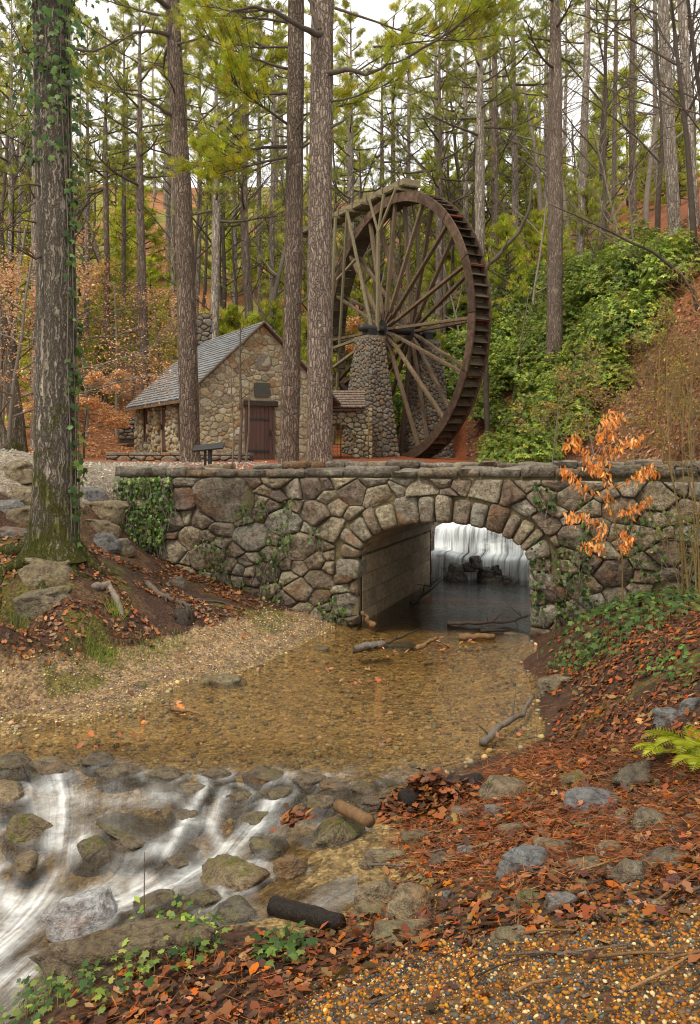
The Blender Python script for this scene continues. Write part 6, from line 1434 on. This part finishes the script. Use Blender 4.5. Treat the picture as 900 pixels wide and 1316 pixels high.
# stray leaves on beach, gravel and road
st1 = spread(900, Z_BEACH, -5, 0, 7.5, 12.8); st2 = spread(1400, Z_GRAVEL, -.6, 3, 2.0, 5.2); kk_ = RNG.random(len(st2[0])) < .35; st2 = tuple(a[kk_] for a in st2); kk_ = RNG.random(len(st1[0])) < .25; st1 = tuple(a[kk_] for a in st1)
litter('stray_leaves', ['scattered single dead leaves on the gravel', 'scattered curled dead leaves on the gravel'], [st1, st2])
# leaves afloat and caught along the water line
wl_ = [gp(u, v, .0) for (u, v, n) in [(423, 862, 5), (455, 880, 12), (500, 838, 6), (640, 945, 8), (560, 1020, 10), (115, 945, 8), (150, 950, 8), (205, 912, 4), (235, 915, 5), (480, 870, 4), (610, 832, 8), (640, 800, 8), (570, 829, 8)] for _ in range(n)]
wx = np.array([p[0] for p in wl_])+RNG.normal(0, .09, len(wl_)); wy = np.array([p[1] for p in wl_])+RNG.normal(0, .16, len(wl_)); wz = np.maximum(ground(wx, wy), .006)
litter('floating_leaves', ['dead leaves drifting on the pool', 'curled dead leaves drifting on the pool'], [(wx, wy, wz)], [(.45, .2, .09), (.38, .22, .15), (.3, .14, .07)], .05, .1, .003)
# a heap of leaves and straw by the driftwood log
hq = hit(552, 1040); n = 900; hx = hq.x+RNG.normal(0, .16, n); hy = hq.y+.12+RNG.normal(0, .12, n); hz = ground(hx, hy)+.2*np.exp(-((hx-hq.x)/.2)**2-((hy-hq.y-.12)/.16)**2)*RNG.uniform(.3, 1, n)
for o in litter('leaf_heap', ['heap of wet leaves lodged against the driftwood log', 'wet leaf heap piled by the driftwood log'], [(hx, hy, hz)], [(.2, .08, .035), (.13, .06, .03), (.28, .12, .05), (.09, .045, .028)], .05, .1): pass
hq2 = hit(378, 1092); n = 60; hx = hq2.x+RNG.normal(0, .06, n); hy = hq2.y+.05+RNG.normal(0, .05, n); litter('leaf_heap', ['orange brown leaves stuck on a shore rock', 'wet curled leaves stuck on a shore rock'], [(hx, hy, ground(hx, hy)+.16+RNG.uniform(0, .05, n))], [(.32, .13, .05), (.2, .09, .045), (.13, .065, .04)], .045, .085)
# pine straw
L_STRAW = [(480, 1110), (520, 1040), (600, 1000), (680, 965), (740, 955), (900, 960), (1100, 980), (1100, 1160), (760, 1130), (640, 1150), (560, 1130)]
s1 = spread(26000, L_STRAW, -.6, 4, 3.5, 7.5); s2 = spread(9000, L_RIGHT, -1.8, 5, 2.2, 10); ax, ay, az = [np.concatenate([a, b_]) for a, b_ in zip(s1, s2)]; n = len(ax)
d = np.stack([RNG.normal(0, 1, n), RNG.normal(0, .8, n), RNG.normal(.06, .16, n)], 1)
me = scatter_mesh('pine_straw', [(-.5, -.5, 0), (-.5, .5, 0), (.5, 0, 0)], [(0, 1, 2)], np.stack([ax, ay, az+.016+np.abs(RNG.normal(0, .014, n))], 1), frames_x(d, RNG.uniform(0, 6.28, n)), np.stack([RNG.uniform(.1, .2, n), np.full(n, .0042), np.full(n, .004)], 1), pick([(.32, .11, .04), (.24, .085, .035), (.38, .17, .07), (.17, .07, .035)], n, .2), M['litter'], False)
tag(ob('pine_straw', me), 'rust coloured fallen pine needles on the near shore', None, None, 'stuff')
# gravel
PEB = ICO[2]; pv = np.array([tuple(v) for v in ico(1)[0]])*np.array([1, .82, .6]); pf = np.array(ico(1)[1])
pv = pv*(1+.18*np.sin(np.arange(len(pv))*2.3))[:, None]
def gravel(name, label, parts, cols, r0, r1):
    xs_, ys_, zs_ = parts; n = len(xs_); rot = frames(np.stack([RNG.normal(0, .35, n), RNG.normal(0, .35, n), np.ones(n)], 1), RNG.uniform(0, 6.28, n)); r = r0*.7+(r1*1.25-r0*.7)*RNG.random(n)**3
    me = scatter_mesh(name, pv, pf, np.stack([xs_, ys_, zs_+r*.25], 1), rot, r[:, None]*RNG.uniform(.75, 1.25, (n, 3)), pick(cols, n, .18), M['pebble'], True); return tag(ob(name, me), label, None, None, 'stuff')
GC = [(.40, .185, .04), (.34, .155, .038), (.44, .23, .07), (.52, .40, .22), (.055, .058, .058), (.09, .092, .09), (.15, .14, .12), (.24, .125, .05), (.30, .13, .035), (.13, .09, .05)]
g1_ = spread(54000, Z_GRAVEL, -.7, 2.6, 1.9, 5.0); gravel('gravel', 'orange and grey pea gravel covering the near path', g1_, GC, .005, .0115)
g2_ = spread(5000, L_RIGHT, .2, 3, 2.6, 6.4); gravel('gravel', 'loose pea gravel mixed into the leaf litter', g2_, GC, .006, .016)
g3_ = spread(32000, Z_BEACH, -5.5, .3, 7.5, 13); gravel('gravel', 'tan gravel beach along the pool', g3_, [(.50, .36, .20), (.40, .28, .15), (.56, .45, .30), (.22, .21, .20), (.33, .24, .14), (.17, .17, .17)], .006, .014)
x = RNG.uniform(-3.3, 2.6, 9000); y = RNG.uniform(6.2, 12.4, 9000); z = ground(x, y); k = (z < .0); gravel('gravel', 'pebbles on the bed of the pool', (x[k], y[k], z[k]), [(.38, .27, .14), (.30, .22, .12), (.44, .34, .20), (.22, .17, .11), (.34, .29, .21)], .010, .032)
x = RNG.uniform(-14, -2.5, 9000); y = RNG.uniform(13, 27, 9000); z = ground(x, y); s, k_ = to_sk(x, y); k = (z > 1.75) & (s < -4.3); gravel('gravel', 'grey gravel on the road beyond the ivy tree', (x[k], y[k], z[k]), [(.42, .39, .34), (.32, .30, .27), (.22, .22, .22), (.5, .44, .34)], .012, .035)
# ================================================================ green things near by
def ground_patch(poly, n, x0, x1, y0, y1): return spread(n, poly, x0, x1, y0, y1)
def leafy_patch(name, label, cat, parts, size, cols=IVYC, hmax=.06, group=None, stems=True):
    xs_, ys_, zs_ = parts; n = len(xs_); c = Vector((float(np.mean(xs_)), float(np.mean(ys_)), float(np.mean(zs_)))); t = thing(name, label, cat, c, group)
    h = RNG.uniform(.01, hmax, n); pos = np.stack([xs_-c.x, ys_-c.y, zs_-c.z+h], 1); nm = gnormal(xs_, ys_)+np.array([0, -.35, .2]); ivy_leaves('leaves', pos, nm, size, cols, .3, t)
    b = MB()
    for i in range(0, n, 3):
        p = pos[i]; b.tube([(p[0], p[1], p[2]-h[i]-.02), (p[0]+.01, p[1], p[2])], [.003, .002], 3, False)
    tag(b.build('stems', M['twig_tan'], t), kind='stuff'); return t
leafy_patch('ground_ivy', 'glossy ivy creeping over the bank below the bridge', 'ivy', spread(4600, [(702, 862), (735, 822), (760, 792), (820, 768), (890, 750), (900, 785), (830, 812), (775, 848), (720, 872)], 1.8, 5, 8, 12.2), .075, IVYC, .16)
leafy_patch('ground_ivy', 'small ivy patch among leaves higher on the bank', 'ivy', spread(2500, [(820, 855), (870, 835), (900, 850), (890, 875), (840, 880)], 2, 4, 5.5, 9), .06, IVYC, .08)
leafy_patch('ground_ivy', 'lush ivy and seedlings along the near bank of the rapids', 'ivy', spread(2600, [(10, 1300), (60, 1256), (150, 1216), (235, 1180), (285, 1200), (290, 1235), (225, 1262), (150, 1295), (90, 1330), (10, 1340)], -2.4, 0, 3.3, 5.6), .05, IVYC+[(.22, .28, .06), (.26, .3, .08)], .14)
leafy_patch('ground_ivy', 'few ivy leaves beside the black log', 'ivy', spread(1500, [(330, 1215), (395, 1205), (395, 1232), (340, 1240)], -.8, .2, 3.6, 5.), .06, IVYC, .06)
def facade_poly(poly, n, off):
    us = [p[0] for p in poly]; vs = [p[1] for p in poly]; u = RNG.uniform(min(us), max(us), n); v = RNG.uniform(min(vs), max(vs), n); k = in_poly(u, v, poly); out = []
    for a, b_ in zip(u[k], v[k]):
        s, z = px_sz(a, b_)
        if 0 < s < SPAN and z < arch_z(s): continue
        out.append(tuple(BR(s, -abs(random.gauss(off, .04)), z)))
    return out
for (lab, polys, cnts, size) in [('dense dark ivy draped over the left end of the bridge wall', [[(156, 612), (225, 612), (230, 655), (218, 700), (198, 714), (168, 702), (152, 660)]], [900], .062),
     ('ragged ivy trailing down the bridge face left of the arch', [[(308, 648), (345, 642), (352, 664), (314, 670)], [(362, 636), (386, 640), (382, 700), (362, 722), (348, 690)], [(254, 690), (290, 688), (302, 736), (268, 728)], [(212, 712), (300, 738), (350, 765), (335, 778), (240, 742)], [(402, 770), (440, 765), (450, 798), (410, 795)], [(395, 670), (412, 670), (430, 700), (400, 705)], [(330, 700), (360, 700), (372, 770), (345, 770)]], [50, 110, 70, 200, 60, 26, 90], .055),
     ('ivy strands hanging beside the right foot of the arch', [[(688, 622), (718, 630), (716, 652), (690, 652)], [(684, 690), (700, 690), (704, 800), (686, 800)], [(715, 690), (765, 700), (757, 795), (712, 800)], [(740, 640), (760, 640), (760, 700), (742, 700)]], [70, 70, 170, 25], .058),
     ('thin ivy climbing the wall behind the orange sapling', [[(800, 648), (862, 648), (852, 745), (808, 745)], [(868, 650), (900, 650), (900, 745), (872, 745)]], [80, 60], .055)]:
    pos = []
    for p_, c_ in zip(polys, cnts): pos += facade_poly(p_, int(c_*1.5), .12)
    o0 = Vector(pos[0]); t = thing('ivy_vine', lab, 'ivy', o0); ivy_leaves('leaves', np.array(pos)-np.array(o0), np.tile(np.array([-NX, -NY, .35]), (len(pos), 1)), size, parent=t)
    b = MB(); rg_ = random.Random(len(pos))
    for i in range(0, len(pos)-1, 5):
        p = Vector(pos[i])-o0; b.tube(branch_path(rg_, p, (rg_.uniform(-.4, .4), -.02, -1), rg_.uniform(.1, .35), 5, 0, .15), [.005]*5, 3, False)
    tag(b.build('stems', M['twig'], t), kind='stuff')
# orange beech sapling before the bridge
q = Vector((3.33, 10.45, g1(3.33, 10.45))); DSa = q.y; t = thing('beech_sapling', 'slender sapling with hanging bright orange leaves before the bridge', 'sapling', q); b = MB(); lp = []
rg = random.Random(4)
lines = [[(806, 757), (800, 715), (792, 680), (783, 640), (777, 600), (772, 560), (784, 528)], [(792, 680), (765, 668), (740, 660), (728, 668)], [(786, 650), (760, 630), (735, 612), (722, 600)], [(782, 632), (808, 616), (832, 600), (842, 604)], [(778, 606), (755, 585), (738, 560), (728, 572)], [(776, 590), (800, 570), (826, 560)], [(784, 645), (770, 700), (752, 700)], [(787, 660), (812, 655), (838, 640)], [(775, 575), (790, 545), (800, 530)], [(780, 620), (768, 600), (756, 598)], [(790, 672), (808, 690), (800, 705)]]
for li, ln in enumerate(lines):
    dd = rg.uniform(-.35, .35) if li else 0; pts = [P(u, v, DSa+dd*(i/(len(ln)-1)))-q for i, (u, v) in enumerate(ln)]; r = .012 if li == 0 else .005
    if li == 0: pts[0] = Vector((0, 0, -.05))
    b.tube(pts, [r*(1-.7*i/(len(pts)-1)) for i in range(len(pts))], 5, False)
    for k in range(110 if li == 0 else 80):
        f = (rg.uniform(.42, 1) if li == 0 else rg.uniform(.25, 1))*(len(pts)-1); i = min(int(f), len(pts)-2); lp.append(tuple(pts[i].lerp(pts[i+1], f-i)+Vector((rg.gauss(0, .035), rg.gauss(0, .05), rg.gauss(0, .03)))))
b.build('stem', M['twig_tan'], t); n = len(lp); d = RNG.normal(0, .35, (n, 3))+np.array([0, 0, -1.]); rot = frames_x(d, RNG.uniform(0, 6.28, n))
ob('leaves', scatter_mesh('leaves', [(0, 0, 0), (.3, .17, .12), (.7, .13, .0), (1, .04, -.22), (.7, -.15, .06), (.3, -.19, .1), (.5, 0, -.05)], LT[0][1], lp, rot, .082*RNG.uniform(.45, 1.3, n), pick([(.70, .32, .10), (.74, .40, .17), (.60, .25, .075), (.78, .47, .24), (.5, .22, .09)], n, .16), M['leaf'], False), t)
# twiggy shrub with yellow buds at the right
q = Vector((3.95, 10.0, g1(3.95, 10.0))); DS2 = q.y; t = thing('twiggy_shrub', 'loose twiggy shrub with tiny yellow leaves at the bridge end', 'shrub', q); b = MB(); lp = []
for (top, via, r) in [((858, 420), (862, 600), .016), ((905, 380), (885, 560), .014), ((836, 470), (870, 640), .012), ((930, 450), (905, 600), .014), ((880, 500), (880, 650), .011), ((800, 560), (850, 690), .008), ((760, 690), (830, 720), .006), ((830, 590), (872, 700), .008), ((940, 560), (910, 680), .01), ((870, 470), (890, 640), .01)]:
    dd = rg.uniform(-.9, .5); pts = [Vector((rg.uniform(-.12, .12), rg.uniform(-.1, .1), -.03)), P(*via, DS2+dd*.4)-q, P(*top, DS2+dd)-q]; pts = [pts[0], pts[0].lerp(pts[1], .5)+Vector((.03, 0, 0)), pts[1], pts[1].lerp(pts[2], .5)+Vector((-.03, 0, 0)), pts[2]]
    b.tube(pts, [r*(1-.18*i) for i in range(5)], 5, False)
    for k in range(13):
        f = rg.uniform(.8, 4); i = min(int(f), 3); p = pts[i].lerp(pts[i+1], f-i); tw = branch_path(rg, p, (rg.uniform(-1, 1), rg.uniform(-.8, .5), rg.uniform(0, .7)), rg.uniform(.25, .8), 5, .1, .25); b.tube(tw, [r*.35, r*.3, r*.22, r*.15, .0015], 3, False); lp += [tuple(a) for a in tw[2:] if rg.random() < .75]
b.build('stem', M['twig_tan'], t); n = len(lp)
ob('leaves', scatter_mesh('leaves', LEAFT[0], LEAFT[1], np.array(lp)+RNG.normal(0, .012, (n, 3)), frames_x(RNG.normal(0, 1, (n, 3)), RNG.uniform(0, 6, n)), .035*RNG.uniform(.6, 1.3, n), pick([(.46, .40, .08), (.36, .32, .06), (.5, .34, .1)], n, .15), M['leaf'], False), t)
# leafy brush on the steep bank
brushy = proto('brush', 1.9, .016, 62, dict(per=2, jit=.07, size=.075, cols=[(.42, .36, .08), (.33, .32, .07), (.46, .28, .1), (.36, .2, .1)], flat=.2), 'twig', levels=4, nb=5, first=.1)
rg3 = random.Random(77)
for i in range(14):
    u = rg3.uniform(690, 930); D = rg3.uniform(21, 36)
    if u < 800 and D > 27: continue
    x = (u-450)/F*D; plant_tree('wild_shrub', 'thin wild shrub with sparse yellow leaves on the russet bank', 'shrub', brushy, x, D, i*1.3, rg3.uniform(.7, 1.4), 'wild shrubs on the russet bank')
# more bare brush on the bank at the right end of the bridge
brush = proto('brush', 2.2, .018, 61, None, 'twig_tan', levels=4, nb=5, first=.1)
for i, (u, D, sc) in enumerate([(850, 21, 1.), (890, 20, 1.2), (870, 24, 1.2), (905, 23, 1.1), (845, 27, 1.2), (920, 26, 1.3)]):
    x = (u-450)/F*D; plant_tree('bare_bush', 'tan leafless brush on the slope beyond the bridge parapet', 'shrub', brush, x, D, i*1.9, sc, 'leafless brush beyond the parapet')
# grass tufts and ferns
def grass(label, u, v, n, h, spread_, cols, group=None):
    q = hit(u, v); t = []; x = RNG.normal(0, spread_, n); y = RNG.normal(0, spread_, n); z = ground(q.x+x, q.y+y)-q.z
    d = np.stack([x/spread_*.3+RNG.normal(0, .3, n), y/spread_*.3+RNG.normal(0, .3, n), np.ones(n)], 1)
    me = scatter_mesh('grass_tuft', [(0, -.5, 0), (0, .5, 0), (.6, .3, .06), (.6, -.3, .06), (1, 0, .2)], [(0, 1, 2), (0, 2, 3), (3, 2, 4)], np.stack([x, y, z-.005], 1), frames_x(d, RNG.uniform(0, 6.28, n)), np.stack([h*RNG.uniform(.6, 1.2, n), np.full(n, .006), h*RNG.uniform(.4, 1.6, n)], 1), pick(cols, n, .2), M['leaf'], False)
    return tag(ob('grass_tuft', me, None, q), label, None, group, 'stuff')
GCOL = [(.22, .32, .05), (.30, .38, .08), (.17, .26, .05)]
for (lab, u, v, n, h, s_) in [('bright grass tuft where bank meets the gravel beach', 118, 842, 130, .14, .09), ('tall green shoots beside the looped root', 148, 790, 40, .26, .04), ('pale yellow green grass clump on the leafy bank edge', 22, 808, 90, .2, .08)]: grass(lab, u, v, n, h, s_, GCOL)
for (u, v) in [(150, 843), (175, 845), (200, 838), (215, 832), (190, 832), (136, 848), (232, 826)]: grass('small low grass tuft along the upper edge of the gravel beach', u, v, 70, .08, .09, GCOL, 'grass tufts along the beach')
for (u, v) in [(655, 1016), (690, 1020)]: grass('bright green blades on the mossy mound rock', u, v, 50, .05, .05, GCOL, 'green blades on the mossy mound')
def fern(label, u, v, fr, L, group=None):
    q = hit(u, v); pos = []; dr = []; sc = []; t = thing('fern', label, 'fern', q, group); b = MB()
    for k in range(fr):
        az = random.uniform(2.4, 3.9) if k % 2 else random.uniform(-1.2, 4.5); p = Vector((0, 0, .02)); d = Vector((math.cos(az), math.sin(az)*.8, .75)).normalized(); pts = [p]
        for i in range(16): d = (d+Vector((0, 0, -.075))).normalized(); p = p+d*L/16; pts.append(p)
        b.tube(pts, [.004]*17, 3, False); side = d.cross(Vector((0, 0, 1))).normalized()
        for i in range(2, 17):
            w_ = L*.3*math.sin(math.pi*min(1, (i/17)**.7*.92+.06))
            for sg in (1, -1): pos.append(tuple(pts[i])); dr.append(tuple(side*sg+(pts[min(i+1, 16)]-pts[i-1]).normalized()*.4)); sc.append(w_)
    b.build('stalks', M['twig_tan'], t); n = len(pos); rot = frames_x(np.array(dr), RNG.normal(1.57, .2, n)); sc = np.array(sc)
    z_ = rot[:, :, 2]; fl_ = z_[:, 2] < 0; rot[fl_, :, 1] *= -1; rot[fl_, :, 2] *= -1
    ob('fronds', scatter_mesh('fronds', [(0, -.16, 0), (.5, -.15, .02), (1, 0, -.05), (.5, .15, .02), (0, .16, 0)], [(0, 1, 2), (0, 2, 3), (0, 3, 4)], pos, rot, np.stack([sc, sc*.75, sc], 1), pick([(.42, .46, .06), (.36, .42, .06), (.48, .48, .09)], n, .12), M['leaf'], False), t)
fern('yellow green fern arching over the leaf bank', 888, 962, 7, .34); fern('low yellowing fern below the grey block', 862, 972, 5, .28); fern('small pale fern at the leaf bank edge', 908, 985, 5, .3)
# red stems in the near ivy
q = hit(180, 1222); b = MB(); t = thing('bramble_plant', 'thin upright red brown stems growing from the near ivy', 'plant', q)
for (u, v, r) in [(186, 1095, .005), (200, 1170, .003), (170, 1175, .003), (150, 1200, .003), (215, 1185, .003)]:
    e = P(u, v, q.y)-q; b.tube([Vector((rg.uniform(-.05, .05), 0, -.02)), e*.5+Vector((.01, 0, 0)), e], [r, r*.8, r*.4], 5, False)
b.build('stem', M['tan_wood'], t)
lp = [tuple(P(u, v, q.y)-q+Vector((rg.gauss(0, .03), rg.gauss(0, .05), rg.gauss(0, .02)))) for (u, v) in [(230, 1185), (245, 1188), (255, 1192), (180, 1180), (262, 1195), (220, 1200), (240, 1205), (110, 1235), (120, 1225), (135, 1240), (270, 1192), (205, 1205)] for _ in range(9)]
n = len(lp); ob('leaves', scatter_mesh('leaves', LEAFT[0], LEAFT[1], lp, frames_x(RNG.normal(0, 1, (n, 3))*np.array([1, 1, .4]), RNG.normal(0, .5, n)), .055*RNG.uniform(.6, 1.2, n), pick([(.26, .36, .07), (.2, .3, .06), (.33, .42, .1)], n, .12), M['leaf'], False), t)
# pine cones
for (lab, u, v) in [('open pine cone lying at the pool edge by the driftwood log', 567, 1003), ('dark pine cone on the wet rocks above the broken stick', 480, 1028), ('brown pine cone on the near leaf litter', 773, 1185)]:
    q = hit(u, v); q.z = max(q.z, .0 if v < 1020 else q.z)+.03; t = thing('pine_cone', lab, 'pine cone', q, None, .3); b = MB(); b.tube([(-.045, 0, 0), (0, 0, 0), (.045, 0, 0)], [.012, .016, .006], 6); b.build('core', M['wet_wood'], t); V = []; Fc = []
    for i in range(60):
        a = i*2.4; x_ = -.045+.0015*i; r = .034*math.sin(math.pi*(.12+.8*i/60)); c_, s_ = math.cos(a), math.sin(a); k = len(V); V += [(x_, c_*.008, s_*.008), (x_+.012, c_*r-s_*.008, s_*r+c_*.008), (x_+.018, c_*r, s_*r), (x_+.012, c_*r+s_*.008, s_*r-c_*.008)]; Fc.append((k, k+1, k+2, k+3))
    ob('scales', mesh('scales', V, Fc, M['tan_wood'], False), t)
gx = np.arange(-6.0, 1.2, .024); gy = np.arange(3.6, 8.4, .03)
RX, RY = np.meshgrid(gx, gy, indexing='ij'); RZ = wlev(RX, RY); PS = psi(RX, RY)
PU = 450+RX/RY*F; PVv = HOR-(RZ-EYE)/RY*F
foam = np.zeros_like(RX)
for (wd, am, line) in chutes:
    q = np.array([[*gp(u, v, -.04 if v < 1000 else -.2)[:2]] for u, v in line]); best = np.full(RX.shape, 9.)
    for a, b in zip(q[:-1], q[1:]):
        d = b-a; t = np.clip(((RX-a[0])*d[0]+(RY-a[1])*d[1])/(d@d), 0, 1); best = np.minimum(best, np.hypot(RX-a[0]-t*d[0], RY-a[1]-t*d[1]))
    foam = np.maximum(foam, am*(.62*np.exp(-(best/(wd*.75))**2)+.16*np.exp(-(best/(wd*2.2))**2)))
gyz, gxz = np.gradient(RZ); steep = np.hypot(gyz/.022, gxz/.03)
foam = np.clip((foam+.10*sstep(.2, .9, steep)+.22*sstep(.36, .62, fbm(RX, RY, 2.6, 3, 63)))*sstep(958+30*fbm(RX, RY, 2., 2, 65), 1000+40*fbm(RX, RY, 2., 2, 66), PVv), 0, 1)
pile = np.zeros_like(RX)
for (rx_, ry_, ra_, rb_) in RAPID_ROCKS:         # water parts round every stone: froth on its edge, a wake below it
    d_ = np.hypot((RX-rx_)/ra_, (RY-ry_)/rb_); ring = np.exp(-((d_-1.02)/.20)**2)
    upst = sstep(-.6, .9, ((RX-rx_)*.75+(RY-ry_)*.65)/max(ra_, rb_)); pile += ring*(.35+.65*upst)*sstep(975, 1010, PVv)
    wake = np.exp(-(((RX-rx_)*.65-(RY-ry_)*.75)/(.55*ra_))**2)*np.exp(-((((RX-rx_)*-.75-(RY-ry_)*.65)-1.5*ra_)/(.9*ra_))**2); foam = np.clip(foam-.25*wake*(d_ > .8), 0, 1)
foam = np.clip(foam+.30*np.clip(pile, 0, 1)*sstep(.3, .6, fbm(RX, RY, 6., 2, 64)), 0, 1)
along = RX*.8+RY*.55
strand = fbm(PS*3.4, along, 1.0, 3, 61)
RZ = RZ+.022*np.clip(pile, 0, 1.2)+(strand-.5)*.05*sstep(960, 1010, PVv)-.02*(1-sstep(940, 975, PVv))+.012*(fbm(RX, RY, 5., 3, 62)-.5)*sstep(960, 990, PVv)
ins = in_poly(PU, PVv, pool_poly)
ii = np.arange(RX.size).reshape(RX.shape)
QF = np.stack([ii[:-1, :-1].ravel(), ii[1:, :-1].ravel(), ii[1:, 1:].ravel(), ii[:-1, 1:].ravel()], 1); QF = QF[ins.ravel()[QF].all(1)]
used = np.unique(QF); rm = np.full(RX.size, -1); rm[used] = np.arange(len(used))
RV = np.stack([RX.ravel(), RY.ravel(), RZ.ravel()], 1)[used]
rcol = np.stack([foam.ravel(), (PS.ravel()+1)*.1, (along.ravel()+5)*.1], 1)[used]
def rapid_mat():
    g = G('silky_white_water'); c = g.n('SeparateColor', {0: g.attr('col')}); fo, ps, al = c.outputs[0], c.outputs[1], c.outputs[2]
    vec = g.n('CombineXYZ', {0: g.math('MULTIPLY', ps, 10.), 1: g.math('MULTIPLY', al, 5.), 2: 0.}).outputs[0]
    vec = g.n('VectorMath', {0: vec, 1: g.n('VectorMath', {0: g.noise(g.geo('Position'), 3.5, 2, .5, 0., 1), 'Scale': .16}, operation='SCALE').outputs[0]}, operation='ADD').outputs[0]
    st = g.noise(g.mapv(vec, (3.6, .6, 1)), 1.7, 5, .65); iso = g.noise(g.mapv(g.geo('Position'), (1, 1.5, 1)), 7., 5, .65, .6); st = g.math('ADD', g.math('MULTIPLY', st, .6), g.math('MULTIPLY', iso, .4)); st2 = g.noise(g.mapv(vec, (2.4, .4, 1)), 1.6, 3, .5)
    f = g.math('MULTIPLY', fo, g.math('ADD', g.ramp(st, [(.34, .1), (.64, 1.5)]), g.math('MULTIPLY', g.ramp(st2, [(.4, 0.), (.7, .5)]), fo)))
    f = g.math('ADD', f, g.math('MULTIPLY', g.ramp(st, [(.58, 0.), (.78, .4)]), .35)); pa = g.noise(g.geo('Position'), 4.5, 4, .65); f = g.math('MULTIPLY', f, g.ramp(pa, [(.32, .35), (.62, 1.)])); f = g.math('MULTIPLY', f, .78, clamp=True)
    b = g.bump(g.math('ADD', st, g.math('MULTIPLY', st2, .6)), .7, .06)
    fr = g.n('Fresnel', {'IOR': 1.33, 'Normal': b}).outputs[0]
    wat = g.n('MixShader', {0: fr, 1: g.n('BsdfTransparent', {'Color': (.78, .73, .62)}).outputs[0], 2: g.n('BsdfGlossy', {'Color': (1, 1, 1), 'Roughness': .12, 'Normal': b}).outputs[0]}).outputs[0]
    wh = g.bsdf((.70, .71, .70), .6, b, .2)
    return g.done(g.n('MixShader', {0: f, 1: wat, 2: wh}).outputs[0])
M['rapid'] = rapid_mat()
tag(ob('rapids_water', big_mesh('rapids_water', RV, rm[QF], M['rapid'], rcol)), 'silky white water spilling over the rocks below the pool', None, None, 'structure')
